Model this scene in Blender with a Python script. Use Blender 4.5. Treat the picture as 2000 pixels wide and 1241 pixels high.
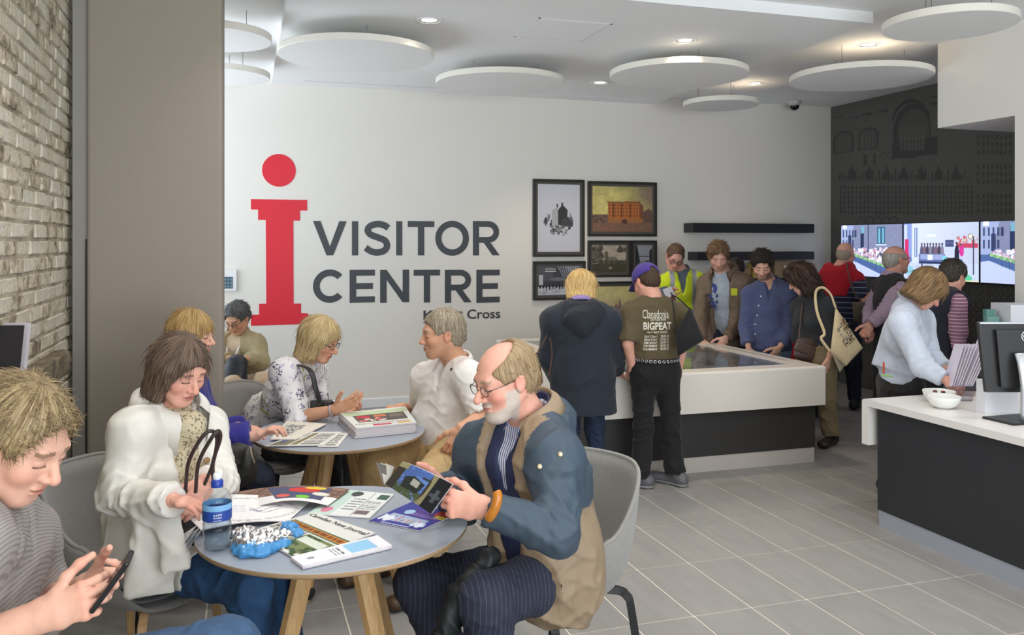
import bpy, bmesh, math, random
import numpy as np
from mathutils import Vector, Matrix
from mathutils.bvhtree import BVHTree
random.seed(7); RNG = np.random.default_rng(7)
SC = bpy.context.scene; COL = SC.collection
for o in list(bpy.data.objects): bpy.data.objects.remove(o)

# ---------------- camera, world, light, exposure ----------------
FPX, YH, TH, EYE = 1680.0, 474.0, 0.31, 1.70      # focal length (px of 2000), horizon row, yaw, eye height
cam = bpy.data.cameras.new('camera'); co = bpy.data.objects.new('camera', cam); COL.objects.link(co)
cam.sensor_width = 36; cam.lens = FPX / 2000 * 36; cam.shift_y = -(620.5 - YH) / 2000; cam.clip_end = 60
co.location = (0, 0, EYE); co.rotation_euler = (math.pi / 2, 0, -TH); SC.camera = co
SC.view_settings.view_transform = 'Standard'; SC.view_settings.look = 'None'
SC.view_settings.exposure = 0.52; SC.view_settings.gamma = 1; SC.view_settings.use_curve_mapping = False
W = bpy.data.worlds.new('daylight'); SC.world = W; W.use_nodes = True
W.node_tree.nodes['Background'].inputs[0].default_value = (0.86, 0.93, 1.0, 1)
W.node_tree.nodes['Background'].inputs[1].default_value = 0.80
def area(name, loc, rot, sx, sy, power, col):
    l = bpy.data.lights.new(name, 'AREA'); l.shape = 'RECTANGLE'; l.size = sx; l.size_y = sy; l.energy = power; l.color = col
    o = bpy.data.objects.new(name, l); COL.objects.link(o); o.location = loc; o.rotation_euler = rot; return o
# daylight through the glazing left of the back wall and through the shop front behind the camera
area('daylight_left_window', (-2.3, 7.4, 1.75), (0, -math.pi / 2 - 1.0, 0), 2.9, 2.7, 66, (0.82, 0.92, 1.0))
area('daylight_shop_front', (1.6, -1.9, 1.5), (math.pi / 2 + .85, 0, 0), 6.5, 2.6, 205, (0.90, 0.96, 1.0))

# ---------------- photograph geometry: where a pixel's ray meets a depth or a plane ----------------
FW = np.array([math.sin(TH), math.cos(TH)]); RT = np.array([math.cos(TH), -math.sin(TH)])
def at(x, y, Z):
    p = Z * (FW + (x - 1000) / FPX * RT); return np.array([p[0], p[1], EYE - (y - YH) / FPX * Z])
def zp(x, y, z): return at(x, y, (EYE - z) * FPX / (y - YH))
def yp(x, y, Y): return at(x, y, Y / (FW[1] + (x - 1000) / FPX * RT[1]))
def xp(x, y, X): return at(x, y, X / (FW[0] + (x - 1000) / FPX * RT[0]))
def A3(*p): return np.array(p, float)
def nrm(v): v = np.asarray(v, float); return v / (np.linalg.norm(v) + 1e-12)

# ---------------- materials ----------------
MATS = {}
def mat(name, col=(.5, .5, .5), rough=.6, metal=0, var=0, vscale=8, bump=0, bscale=60, spec=.5, trans=0, ior=1.45, emit=None, estr=1, attr=False, sheen=0, stretch=(1, 1, 1), alpha=1, var2=None, crease=None):
    if name in MATS: return MATS[name]
    m = bpy.data.materials.new(name); m.use_nodes = True; N = m.node_tree.nodes; L = m.node_tree.links; b = N['Principled BSDF']
    b.inputs['Base Color'].default_value = (*col, 1); b.inputs['Roughness'].default_value = rough; b.inputs['Metallic'].default_value = metal
    b.inputs['Specular IOR Level'].default_value = spec; b.inputs['IOR'].default_value = ior; b.inputs['Transmission Weight'].default_value = trans
    b.inputs['Sheen Weight'].default_value = sheen; b.inputs['Alpha'].default_value = alpha
    src = None
    tc = N.new('ShaderNodeTexCoord'); mp = N.new('ShaderNodeMapping'); mp.inputs['Scale'].default_value = stretch; L.new(tc.outputs['Object'], mp.inputs['Vector'])
    if attr:
        a = N.new('ShaderNodeAttribute'); a.attribute_name = 'Col'; src = a.outputs['Color']
    if var:
        n = N.new('ShaderNodeTexNoise'); n.inputs['Scale'].default_value = vscale; n.inputs['Detail'].default_value = 4; L.new(mp.outputs[0], n.inputs['Vector'])
        mx = N.new('ShaderNodeMix'); mx.data_type = 'RGBA'; mx.blend_type = 'MIX'
        lo = var2 if var2 else tuple(c * (1 - var) for c in col); hi = tuple(min(1, c * (1 + var)) for c in col)
        if attr:
            mx.blend_type = 'MULTIPLY'; mx.inputs[0].default_value = 1; r = N.new('ShaderNodeMapRange'); r.inputs[1].default_value = .3; r.inputs[2].default_value = .7; r.inputs[3].default_value = 1 - var; r.inputs[4].default_value = 1 + var
            L.new(n.outputs['Fac'], r.inputs[0]); L.new(src, mx.inputs[6]); L.new(r.outputs[0], mx.inputs[7])
        else:
            r = N.new('ShaderNodeMapRange'); r.inputs[1].default_value = .3; r.inputs[2].default_value = .7; L.new(n.outputs['Fac'], r.inputs[0])
            L.new(r.outputs[0], mx.inputs[0]); mx.inputs[6].default_value = (*lo, 1); mx.inputs[7].default_value = (*hi, 1)
        src = mx.outputs[2]
    if src: L.new(src, b.inputs['Base Color'])
    if bump:
        n2 = N.new('ShaderNodeTexNoise'); n2.inputs['Scale'].default_value = bscale; n2.inputs['Detail'].default_value = 3; L.new(mp.outputs[0], n2.inputs['Vector'])
        bp = N.new('ShaderNodeBump'); bp.inputs['Strength'].default_value = bump; bp.inputs['Distance'].default_value = .01; L.new(n2.outputs['Fac'], bp.inputs['Height']); L.new(bp.outputs[0], b.inputs['Normal'])
        if crease:
            n3 = N.new('ShaderNodeTexNoise'); n3.noise_type = 'RIDGED_MULTIFRACTAL'; n3.inputs['Scale'].default_value = crease[0]; n3.inputs['Detail'].default_value = 2; n3.inputs['Distortion'].default_value = 1.2; mp3 = N.new('ShaderNodeMapping'); mp3.inputs['Scale'].default_value = (1, 1, .55); mp3.inputs['Rotation'].default_value = (.5, .4, .3); L.new(tc.outputs['Object'], mp3.inputs[0]); L.new(mp3.outputs[0], n3.inputs['Vector'])
            b3 = N.new('ShaderNodeBump'); b3.inputs['Strength'].default_value = crease[1]; b3.inputs['Distance'].default_value = .02; L.new(n3.outputs['Fac'], b3.inputs['Height']); L.new(b3.outputs[0], bp.inputs['Normal'])
    if emit:
        if emit == 'attr': L.new(src, b.inputs['Emission Color'])
        else: b.inputs['Emission Color'].default_value = (*emit, 1)
        b.inputs['Emission Strength'].default_value = estr
    MATS[name] = m; return m
def hairmat(name, c1, c2):
    if name in MATS: return MATS[name]
    m = mat(name, c1, .48, spec=.35); N = m.node_tree.nodes; L = m.node_tree.links; b = N['Principled BSDF']
    a = N.new('ShaderNodeAttribute'); a.attribute_name = 'flow'
    n = N.new('ShaderNodeTexNoise'); n.inputs['Scale'].default_value = 1; n.inputs['Detail'].default_value = 3; L.new(a.outputs['Vector'], n.inputs['Vector'])
    r = N.new('ShaderNodeMapRange'); r.inputs[1].default_value = .36; r.inputs[2].default_value = .64; L.new(n.outputs['Fac'], r.inputs[0])
    mx = N.new('ShaderNodeMix'); mx.data_type = 'RGBA'; L.new(r.outputs[0], mx.inputs[0]); mx.inputs[6].default_value = (*c1, 1); mx.inputs[7].default_value = (*c2, 1)
    L.new(mx.outputs[2], b.inputs['Base Color'])
    bp = N.new('ShaderNodeBump'); bp.inputs['Strength'].default_value = .5; bp.inputs['Distance'].default_value = .006; L.new(n.outputs['Fac'], bp.inputs['Height']); L.new(bp.outputs[0], b.inputs['Normal'])
    return m

# ---------------- objects ----------------
WL = {}
def link(o, parent=None):
    COL.objects.link(o)
    if parent is not None: o.parent = parent
    return o
def empty(name, loc=(0, 0, 0), rz=0):
    o = bpy.data.objects.new(name, None); link(o); o.location = [float(c) for c in loc]; o.rotation_euler = (0, 0, rz); o.empty_display_size = .05
    WL[o.name] = np.array(loc, float) if rz == 0 else np.zeros(3); return o
def tag(o, label=None, cat=None, group=None, kind=None):
    if label: o['label'] = label
    if cat: o['category'] = cat
    if group: o['group'] = group
    if kind: o['kind'] = kind
    return o
def make_mesh(name, V, F, smooth=False, cols=None, flow=None):
    me = bpy.data.meshes.new(name)
    V = np.asarray(V, np.float32)
    if isinstance(F, np.ndarray):
        me.vertices.add(len(V)); me.vertices.foreach_set('co', V.ravel()); k = F.shape[1]
        me.loops.add(F.size); me.loops.foreach_set('vertex_index', F.ravel().astype(np.int32)); me.polygons.add(len(F))
        me.polygons.foreach_set('loop_start', np.arange(0, F.size, k, dtype=np.int32)); me.polygons.foreach_set('loop_total', np.full(len(F), k, np.int32)); me.update(calc_edges=True)
    else:
        me.from_pydata([tuple(map(float, v)) for v in V], [], F); me.update()
    if smooth: me.polygons.foreach_set('use_smooth', np.ones(len(me.polygons), bool))
    if cols is not None:
        a = me.color_attributes.new('Col', 'FLOAT_COLOR', 'POINT'); c = np.ones((len(V), 4), np.float32); c[:, :3] = cols; a.data.foreach_set('color', c.ravel())
    if flow is not None:
        a = me.attributes.new('flow', 'FLOAT_VECTOR', 'POINT'); a.data.foreach_set('vector', np.asarray(flow, np.float32).ravel())
    return me
def obj(name, V, F, m, parent=None, smooth=False, cols=None, flow=None, origin=None, local=False):
    """world-space vertices -> one mesh object; a child keeps its root's origin, a top-level thing gets its base as origin"""
    V = np.asarray(V, float).copy()
    if local: org = np.zeros(3)
    elif parent is not None: org = WL[parent.name]
    else:
        org = np.array(origin, float) if origin is not None else np.array([(V[:, 0].min() + V[:, 0].max()) / 2, (V[:, 1].min() + V[:, 1].max()) / 2, V[:, 2].min()])
    me = make_mesh(name, V - org, F, smooth, cols, flow)
    if m: me.materials.append(m)
    o = bpy.data.objects.new(name, me); link(o, parent)
    if parent is None: o.location = org
    WL[o.name] = org
    return o
class MB:
    def __init__(s): s.V = []; s.F = []
    def add(s, V, F):
        n = len(s.V); s.V += [tuple(map(float, v)) for v in V]; s.F += [tuple(int(i) + n for i in f) for f in F]; return s
    def box(s, x0, x1, y0, y1, z0, z1):
        return s.add([(x0, y0, z0), (x1, y0, z0), (x1, y1, z0), (x0, y1, z0), (x0, y0, z1), (x1, y0, z1), (x1, y1, z1), (x0, y1, z1)], [(0, 3, 2, 1), (4, 5, 6, 7), (0, 1, 5, 4), (1, 2, 6, 5), (2, 3, 7, 6), (3, 0, 4, 7)])
    def rbox(s, x0, x1, y0, y1, z0, z1, r=.01, seg=2):
        bm = bmesh.new(); bmesh.ops.create_cube(bm, size=1)
        for v in bm.verts: v.co = Vector((x0 + (v.co.x + .5) * (x1 - x0), y0 + (v.co.y + .5) * (y1 - y0), z0 + (v.co.z + .5) * (z1 - z0)))
        bmesh.ops.bevel(bm, geom=bm.edges[:], offset=r, segments=seg, affect='EDGES', profile=.5)
        bm.verts.index_update(); s.add([v.co for v in bm.verts], [[v.index for v in f.verts] for f in bm.faces]); bm.free(); return s
    def prism(s, pts, axis, a, b):   # polygon in the plane normal to axis, extruded a..b
        n = len(pts); mk = {'x': lambda p, t: (t, p[0], p[1]), 'y': lambda p, t: (p[0], t, p[1]), 'z': lambda p, t: (p[0], p[1], t)}[axis]
        return s.add([mk(p, a) for p in pts] + [mk(p, b) for p in pts], [tuple(range(n))[::-1], tuple(range(n, 2 * n))] + [(i, (i + 1) % n, n + (i + 1) % n, n + i) for i in range(n)])
    def lathe(s, prof, c=(0, 0, 0), n=32, close=False):
        k = len(prof); V = []
        for i in range(n):
            a = 2 * math.pi * i / n; V += [(c[0] + r * math.cos(a), c[1] + r * math.sin(a), c[2] + z) for r, z in prof]
        F = []
        for i in range(n):
            j = (i + 1) % n
            F += [(i * k + q, j * k + q, j * k + q + 1, i * k + q + 1) for q in range(k - 1)]
            if close: F.append((i * k + k - 1, j * k + k - 1, j * k, i * k))
        return s.add(V, F)
    def tube(s, pts, r, n=8, cap=True, flat=None, up=None):
        V, F = tube(pts, r, n, cap, flat, up); return s.add(V, F)
    def build(s, name, m, parent=None, smooth=False, **k): return obj(name, np.array(s.V), s.F, m, parent, smooth, **k)
def crs(a, b): return np.array((a[1] * b[2] - a[2] * b[1], a[2] * b[0] - a[0] * b[2], a[0] * b[1] - a[1] * b[0]))
def tube(pts, r, n=8, cap=True, flat=None, up=None):
    P = np.asarray(pts, float); k = len(P); r = np.broadcast_to(np.asarray(r, float), (k,))
    T = np.gradient(P, axis=0); T /= np.linalg.norm(T, axis=1)[:, None] + 1e-9
    u = np.array(up, float) if up is not None else (A3(0, 0, 1) if abs(T[0][2]) < .9 else A3(1, 0, 0)); V = []
    for i in range(k):
        a = nrm(crs(T[i], u)); b = crs(a, T[i]); u = b
        for j in range(n):
            t = 2 * math.pi * (j + .5) / n; V.append(P[i] + r[i] * (math.cos(t) * a + math.sin(t) * b * (flat or 1)))
    F = [(i * n + j, i * n + (j + 1) % n, (i + 1) * n + (j + 1) % n, (i + 1) * n + j) for i in range(k - 1) for j in range(n)]
    if cap: F += [tuple(range(n))[::-1], tuple(range((k - 1) * n, k * n))]
    return V, F
def bez(pts, n=24):   # Catmull-Rom through the points
    P = np.asarray(pts, float); Q = np.vstack([2 * P[0] - P[1], P, 2 * P[-1] - P[-2]]); out = []
    for i in range(len(P) - 1):
        for t in np.linspace(0, 1, n, endpoint=False):
            a, b, c, d = Q[i:i + 4]; out.append(.5 * ((2 * b) + (c - a) * t + (2 * a - 5 * b + 4 * c - d) * t * t + (3 * b - a - 3 * c + d) * t ** 3))
    return np.array(out + [P[-1]])
def copy_tree(o, parent=None):
    c = o.copy(); COL.objects.link(c); c.parent = parent
    for ch in o.children: copy_tree(ch, c)
    return c
def text_mesh(s, bold=0.0, res=3):
    cu = bpy.data.curves.new('t', 'FONT'); cu.body = s; cu.size = 1; cu.offset = bold; cu.resolution_u = res; cu.align_x = 'LEFT'
    o = bpy.data.objects.new('t', cu); COL.objects.link(o); bpy.context.view_layer.update()
    me = o.evaluated_get(bpy.context.evaluated_depsgraph_get()).to_mesh()
    V = np.array([v.co[:] for v in me.vertices]).reshape(-1, 3); F = [tuple(p.vertices) for p in me.polygons]
    bpy.data.objects.remove(o); return V, F
def text_on(s, org, ux, uy, w, h, bold=0.0, res=3):
    """text fitted in w x h on the plane (org, ux, uy)"""
    V, F = text_mesh(s, bold, res); lo = V.min(0); hi = V.max(0); U = (V - lo) / (hi - lo + 1e-9)
    return org + np.outer(U[:, 0] * w, ux) + np.outer(U[:, 1] * h, uy), F
# ---------------- flat print: a fine grid whose points carry the printed colours ----------------
def vn(X, Y, s, seed=0):   # cheap value noise 0..1
    r = np.random.default_rng(seed); g = r.random((64, 64)); x = X * s; y = Y * s; i = np.floor(x).astype(int); j = np.floor(y).astype(int); fx = x - i; fy = y - j
    fx = fx * fx * (3 - 2 * fx); fy = fy * fy * (3 - 2 * fy); i %= 64; j %= 64; i1 = (i + 1) % 64; j1 = (j + 1) % 64
    return g[i, j] * (1 - fx) * (1 - fy) + g[i1, j] * fx * (1 - fy) + g[i, j1] * (1 - fx) * fy + g[i1, j1] * fx * fy
def fbm(X, Y, s, seed=0): return .5 * vn(X, Y, s, seed) + .3 * vn(X, Y, s * 2.1, seed + 1) + .2 * vn(X, Y, s * 4.3, seed + 2)
class Pic:
    def __init__(s, w, h, bg): s.x, s.y = np.meshgrid(np.linspace(0, 1, w), np.linspace(0, 1, h)); s.c = np.ones((h, w, 3)) * np.array(bg)
    def put(s, m, col): s.c[m] = col; return s
    def mix(s, w, col): s.c = s.c * (1 - w[..., None]) + np.array(col) * w[..., None]; return s
    def rect(s, x0, y0, x1, y1, col): return s.put((s.x >= x0) & (s.x <= x1) & (s.y >= y0) & (s.y <= y1), col)
    def ell(s, x, y, rx, ry, col): return s.put(((s.x - x) / rx) ** 2 + ((s.y - y) / ry) ** 2 < 1, col)
    def poly(s, pts, col):
        m = np.zeros(s.x.shape, bool); n = len(pts)
        for i in range(n):
            (x1, y1), (x2, y2) = pts[i], pts[(i + 1) % n]
            if y1 == y2: continue
            m ^= ((y1 > s.y) != (y2 > s.y)) & (s.x < (x2 - x1) * (s.y - y1) / (y2 - y1) + x1)
        return s.put(m, col)
    def speck(s, x0, y0, x1, y1, cols, n, rx, ry, seed=1):
        r = np.random.default_rng(seed)
        for _ in range(n): s.ell(r.uniform(x0, x1), r.uniform(y0, y1), rx * r.uniform(.6, 1.4), ry * r.uniform(.6, 1.4), cols[r.integers(len(cols))])
        return s
    def lines(s, x0, y0, x1, y1, n, col, seed=0, fill=.55, word=.09):   # unreadable body text
        r = np.random.default_rng(seed); h = (y1 - y0) / n
        for i in range(n):
            x = x0
            while x < x1:
                w = r.uniform(.4, 1.2) * word * (x1 - x0); s.rect(x, y0 + i * h, min(x + w, x1), y0 + (i + fill) * h, col); x += w + .02 * (x1 - x0)
        return s
    def grid(s, f):   # f(u,v) -> world points
        h, w = s.x.shape; V = f(s.x.ravel(), s.y.ravel()); q = np.arange(h * w).reshape(h, w)
        F = np.stack([q[:-1, :-1], q[:-1, 1:], q[1:, 1:], q[1:, :-1]], -1).reshape(-1, 4)
        return V, F, s.c.reshape(-1, 3)
def printed(name, pic, f, m, parent=None, **k):
    V, F, C = pic.grid(f); return obj(name, V, F, m, parent, smooth=True, cols=C, **k)
def planef(o, ux, uy): return lambda u, v: np.asarray(o)[None] + np.outer(u, ux) + np.outer(v, uy)
def srgb(r, g, b): return tuple(((c / 255 + .055) / 1.055) ** 2.4 if c > 10 else c / 255 / 12.92 for c in (r, g, b))
# ================= the setting =================
CH, SL = 3.365, 3.285            # upper ceiling, dropped slab
YB, XR, XL = 8.89, 6.97, -0.86   # back wall, dark wall, brick wall
def struct(name, mb, m, parent=None, smooth=False):
    o = mb.build(name, m, parent, smooth)
    if parent is None: tag(o, kind='structure')
    return o
M_wall = mat('wall_paint', srgb(236, 232, 225), .55, bump=.02, bscale=120)
M_ceil = mat('ceiling_paint', srgb(244, 245, 246), .7)
M_trimw = mat('white_gloss_trim', srgb(236, 237, 238), .3)
M_colm = mat('column_paint', srgb(152, 142, 130), .6, bump=.06, bscale=180)
M_grey = mat('grey_reveal', srgb(150, 147, 141), .5)
# floor and tiles
M_grout = mat('floor_grout', srgb(232, 224, 206), .8)
M_tile = mat('porcelain_tile', srgb(158, 149, 141), .42, spec=.45)
def tile_nodes(m):
    N = m.node_tree.nodes; L = m.node_tree.links; b = N['Principled BSDF']
    g = N.new('ShaderNodeNewGeometry'); mp = N.new('ShaderNodeMapping'); mp.inputs['Scale'].default_value = (14, 3, 1); L.new(g.outputs['Position'], mp.inputs[0])
    n = N.new('ShaderNodeTexNoise'); n.inputs['Scale'].default_value = 1.2; n.inputs['Detail'].default_value = 5; L.new(mp.outputs[0], n.inputs['Vector'])
    oi = N.new('ShaderNodeObjectInfo'); ad = N.new('ShaderNodeMath'); ad.operation = 'MULTIPLY_ADD'; ad.inputs[1].default_value = .25; L.new(oi.outputs['Random'], ad.inputs[0]); L.new(n.outputs['Fac'], ad.inputs[2])
    r = N.new('ShaderNodeMapRange'); r.inputs[1].default_value = .3; r.inputs[2].default_value = .95; L.new(ad.outputs[0], r.inputs[0])
    mx = N.new('ShaderNodeMix'); mx.data_type = 'RGBA'; L.new(r.outputs[0], mx.inputs[0]); mx.inputs[6].default_value = (*srgb(142, 139, 136), 1); mx.inputs[7].default_value = (*srgb(157, 154, 150), 1); L.new(mx.outputs[2], b.inputs['Base Color'])
tile_nodes(M_tile)
fl = struct('floor', MB().box(-3, XR, -2, YB, -.06, -.003), M_grout)
TX0, TY0, TW, TD = 2.285, 3.475, .302, .585
def tile_mesh(x0, y0, w, d):
    g = .0040; b = .0012; mb = MB(); a = [(x0 + g, y0 + g), (x0 + w - g, y0 + g), (x0 + w - g, y0 + d - g), (x0 + g, y0 + d - g)]; c = [(x0 + g + b, y0 + g + b), (x0 + w - g - b, y0 + g + b), (x0 + w - g - b, y0 + d - g - b), (x0 + g + b, y0 + d - g - b)]
    return mb.add([(*p, -.003) for p in a] + [(*p, -.0006) for p in a] + [(*p, 0) for p in c], [(8, 9, 10, 11)] + [(i, (i + 1) % 4, 4 + (i + 1) % 4, 4 + i) for i in range(4)] + [(4 + i, 4 + (i + 1) % 4, 8 + (i + 1) % 4, 8 + i) for i in range(4)])
tm = tile_mesh(0, 0, TW, TD); tme = make_mesh('tile', tm.V, tm.F); tme.materials.append(M_tile)
near, far_mb = [], MB()
for i in range(-18, 16):
    for j in range(-10, 10):
        x, y = TX0 + i * TW, TY0 + j * TD
        if x < -3 or x + TW > XR + .3 or y < -2 or y + TD > YB + .5: continue
        cx, cy = x + TW / 2, y + TD / 2; Z = cx * FW[0] + cy * FW[1]; u = (cx * RT[0] + cy * RT[1]) / max(Z, .1) * FPX + 1000; v = YH + FPX * EYE / max(Z, .1)
        vis = Z > 3 and -60 < u < 2060 and v < 1330 and not (2.6 < x < 3.9 and 5.7 < y < 7.4) and not (x > 3.75 and y < 3.9) and cx < XR and cy < YB
        near.append((Z if vis else 99, x, y))
near.sort(); k300 = 0
for Z, x, y in near:
    if Z < 99 and k300 < 300:
        o = bpy.data.objects.new('tile', tme); link(o, fl); o.location = Vector((x, y, 0)) - fl.location; k300 += 1
    else:
        t = tile_mesh(x, y, min(TW, XR - x), min(TD, YB - y)); far_mb.add(t.V, t.F)
tag(far_mb.build('tile_field', M_tile, fl), kind='stuff')
# ceilings
struct('ceiling', MB().box(-3, XR, -2, YB, CH, CH + .1), M_ceil)
cs = struct('ceiling_slab', MB().prism([(.31, 5.12), (4.38, 5.12), (4.56, YB), (.33, YB)], 'z', SL, CH), M_ceil); cs.name = 'ceiling_dropped'
# back wall and skirting
struct('wall_back', MB().box(-3, XR + .1, YB, YB + .12, 0, CH + .1), M_wall)
struct('baseboard_back', MB().prism([(YB, 0), (YB - .016, 0), (YB - .016, .085), (YB - .01, .095), (YB, .095)], 'x', -3, XR), M_trimw)
# right wall, its mural below with the screens; white pier and soffit
M_dark = mat('dark_wall_paint', srgb(72, 71, 69), .6)
wr = struct('wall_right', MB().box(XR, XR + .12, -2, YB, 0, CH + .1), M_dark)
struct('wall_pier', MB().box(5.6, XR, 4.1, 5.03, 0, CH).box(5.6, XR, 5.03, 5.78, 2.66, CH), M_wall)
# column at the left with its reveal
struct('column', MB().rbox(-.76, -.075, 5.05, 6.0, 0, CH, .018, 3), M_colm).name = 'wall_column'
struct('trim_1', MB().box(-.832, -.757, 5.08, 5.12, 0, CH), M_grey)
struct('trim_2', MB().box(-.768, -.7595, 5.066, 5.0795, 0, 1.72), mat('dark_slot', (.02, .02, .022), .6))
struct('wall_left_return', MB().box(-3, -.87, 5.36, 5.5, 0, CH), M_grey).name = 'wall_return'
# brick wall: each brick its own piece
M_mortar = mat('old_mortar', srgb(176, 166, 146), .95, var=.35, vscale=9, bump=.8, bscale=40)
wl = struct('wall_left', MB().box(XL - .25, XL - .007, -2, 5.34, 0, CH), M_mortar)
def brick_mat():
    m = mat('painted_brick', srgb(205, 196, 178), .85, bump=.9, bscale=45); N = m.node_tree.nodes; L = m.node_tree.links; b = N['Principled BSDF']
    g = N.new('ShaderNodeNewGeometry'); n = N.new('ShaderNodeTexNoise'); n.inputs['Scale'].default_value = 7; n.inputs['Detail'].default_value = 8; n.inputs['Roughness'].default_value = .7; L.new(g.outputs['Position'], n.inputs['Vector'])
    oi = N.new('ShaderNodeObjectInfo'); ad = N.new('ShaderNodeMath'); ad.operation = 'MULTIPLY_ADD'; ad.inputs[1].default_value = .22; L.new(oi.outputs['Random'], ad.inputs[0]); L.new(n.outputs['Fac'], ad.inputs[2])
    cr = N.new('ShaderNodeValToRGB'); e = cr.color_ramp.elements; e[0].position = .40; e[0].color = (*srgb(112, 100, 84), 1); e[1].position = .50; e[1].color = (*srgb(176, 163, 140), 1)
    q = e.new(.56); q.color = (*srgb(208, 197, 174), 1); q = e.new(.75); q.color = (*srgb(216, 209, 194), 1); L.new(ad.outputs[0], cr.inputs[0]); L.new(cr.outputs[0], b.inputs['Base Color']); return m
M_brick = brick_mat(); BV = []
for k in range(6):     # six worn shapes
    r = np.random.default_rng(40 + k); mb = MB().rbox(0, .03, 0, .212, 0, .062, .006, 1); V = np.array(mb.V); V += r.normal(0, .0022, V.shape); me = make_mesh('brick', V, mb.F); me.materials.append(M_brick); BV.append(me)
cnt = 0; bfar = MB()
for row in range(45):
    for c in range(-32, 1):
        y = 5.335 - .212 + c * .223 + (.111 if row % 2 else 0); z = row * .0745 + .006
        if y + .212 > 5.345: y = 5.345 - .212 if row % 2 == 0 else y
        if y + .1 > 5.34 or y < -1.9: continue
        if y > 3.25 and z > .45 and cnt < 300:
            o = bpy.data.objects.new('brick', BV[random.randrange(6)]); link(o, wl); o.location = Vector((XL - .03 + random.uniform(-.005, .004), y + random.uniform(-.003, .003), z)) - wl.location; o.rotation_euler = (random.uniform(-.006, .006), random.uniform(-.02, .02), random.uniform(-.012, .012)); cnt += 1
        else: bfar.box(XL - .03, XL, y, y + .212, z, z + .062)
tag(bfar.build('brick_field', M_brick, wl), kind='stuff')
# rough stone ledge standing in front of the bricks
M_stone = mat('rough_stone', srgb(128, 116, 96), .95, var=.5, vscale=14, bump=1.0, bscale=38)
def stone(x0, x1, y0, y1, z0, z1, seed, amp=.02, n=14):
    bm = bmesh.new(); bmesh.ops.create_cube(bm, size=1); bmesh.ops.subdivide_edges(bm, edges=bm.edges[:], cuts=n, use_grid_fill=True)
    V = np.array([v.co[:] for v in bm.verts]); V = np.sign(V) * (np.abs(V) - .06 * np.maximum(0, (np.abs(V).sum(1, keepdims=True) - 1.0))); F = [[v.index for v in f.verts] for f in bm.faces]; bm.free()
    V = np.array([x0, y0, z0]) + (V + .5) * np.array([x1 - x0, y1 - y0, z1 - z0])
    V += amp * np.stack([fbm(V[:, 1] + seed, V[:, 2], 9, seed) - .5, fbm(V[:, 0], V[:, 2] + seed, 9, seed + 3) - .5, fbm(V[:, 0] + seed, V[:, 1], 11, seed + 5) - .5], 1) * 2
    return V, F
V, F = stone(-.840, -.765, 2.7, 4.66, 1.07, 1.18, 3, .010); o = obj('stone_ledge', V, F, M_stone, None, True); tag(o, 'rough brown stone ledge along the brick wall holding brochures', 'ledge')
V, F = stone(-.840, -.785, 2.8, 4.58, 0, 1.06, 8, .010); o = obj('stone_plinth', V, F, M_stone, None, True); tag(o, 'pitted stone block under the rough ledge by the brick wall', 'stone block')
# brochures standing on the ledge
for k, (px, lean, cc) in enumerate(((4, .02, (40, 38, 42)), (17, .10, (205, 198, 205)))):
    c = xp(px + 6, 724, -.80); c[2] = 1.185; mb = MB().box(-.045, .045, -.006 - .006 * k, .006 + .006 * k, 0, .21); V = np.array(mb.V); V[:, 1] += V[:, 2] * .2
    a = -.25; R = np.array([[math.cos(a), -math.sin(a), 0], [math.sin(a), math.cos(a), 0], [0, 0, 1]]); V = V @ R.T + c
    o = obj('brochure', V, mb.F, mat('brochure_%d' % k, srgb(*cc), .4), None); tag(o, ('dark-covered brochure propped on the stone ledge', 'pale lilac brochure with red blocks propped on the stone ledge')[k], 'brochure')
    if k == 1:
        w = MB()
        for q in range(5): w.box(-.03 - .01 * (q % 3), .005 + .012 * (q % 2), -.0135 + .2 * .0, -.0125, .03 + .028 * q, .048 + .028 * q)
        V = np.array(w.V); V[:, 1] += V[:, 2] * .2; obj('red_blocks', V @ R.T + c, w.F, mat('brochure_red', srgb(150, 50, 78), .4), o)

# ---- mural on the dark wall (u from the back corner towards the camera) ----
YM0, YM1 = 8.88, 5.04
def muv(cx, cy): p = xp(1600 + cx * .3223, 160 + cy * .3223, XR); return (YM0 - p[1]) / (YM0 - YM1), p[2] / CH
D0, D1, D2 = srgb(88, 87, 84), srgb(62, 61, 60), srgb(78, 77, 74)
mu = Pic(300, 240, D0); mu.c *= (.94 + .12 * fbm(mu.x, mu.y, 30, 5))[..., None]
def mrect(x0, y0, x1, y1, c): a = muv(x0, y1); b = muv(x1, y0); mu.rect(a[0], a[1], b[0], b[1], c)
def mell(x, y, rx, ry, c): a = muv(x, y); b = muv(x + rx, y - ry); mu.ell(a[0], a[1], abs(b[0] - a[0]) + .002, abs(b[1] - a[1]) + .002, c)
for cx, cy in ((150, 350), (300, 330)):
    mrect(cx - 60, cy, cx + 60, cy + 90, D1); mell(cx, cy, 60, 60, D1); mell(cx, cy, 48, 48, D0); mrect(cx - 48, cy, cx + 48, cy + 80, D0)
    for k in range(-2, 3): mrect(cx + k * 18 - 2, cy - 40, cx + k * 18 + 2, cy + 80, D1)
    mrect(cx - 60, cy + 30, cx + 60, cy + 40, D1)
mell(560, 300, 115, 185, D1); mell(570, 300, 95, 150, D2); mrect(445, 330, 720, 470, D1)
for r in range(5):
    for k in range(7): mell(500 + k * 22, 290 + r * 28, 5, 12, D0)
for k in range(26):  # fan of the big arch
    a = math.pi * (.15 + .75 * k / 25); mell(560 + 118 * math.cos(a), 280 - 165 * math.sin(a), 5, 10, D1)
for k in range(40):
    x = 120 + k * 20; h = 40 * (.5 + .5 * math.sin(k * 2.7)) + 20; mrect(x, 590 - h, x + 9, 600, D1)
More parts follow.
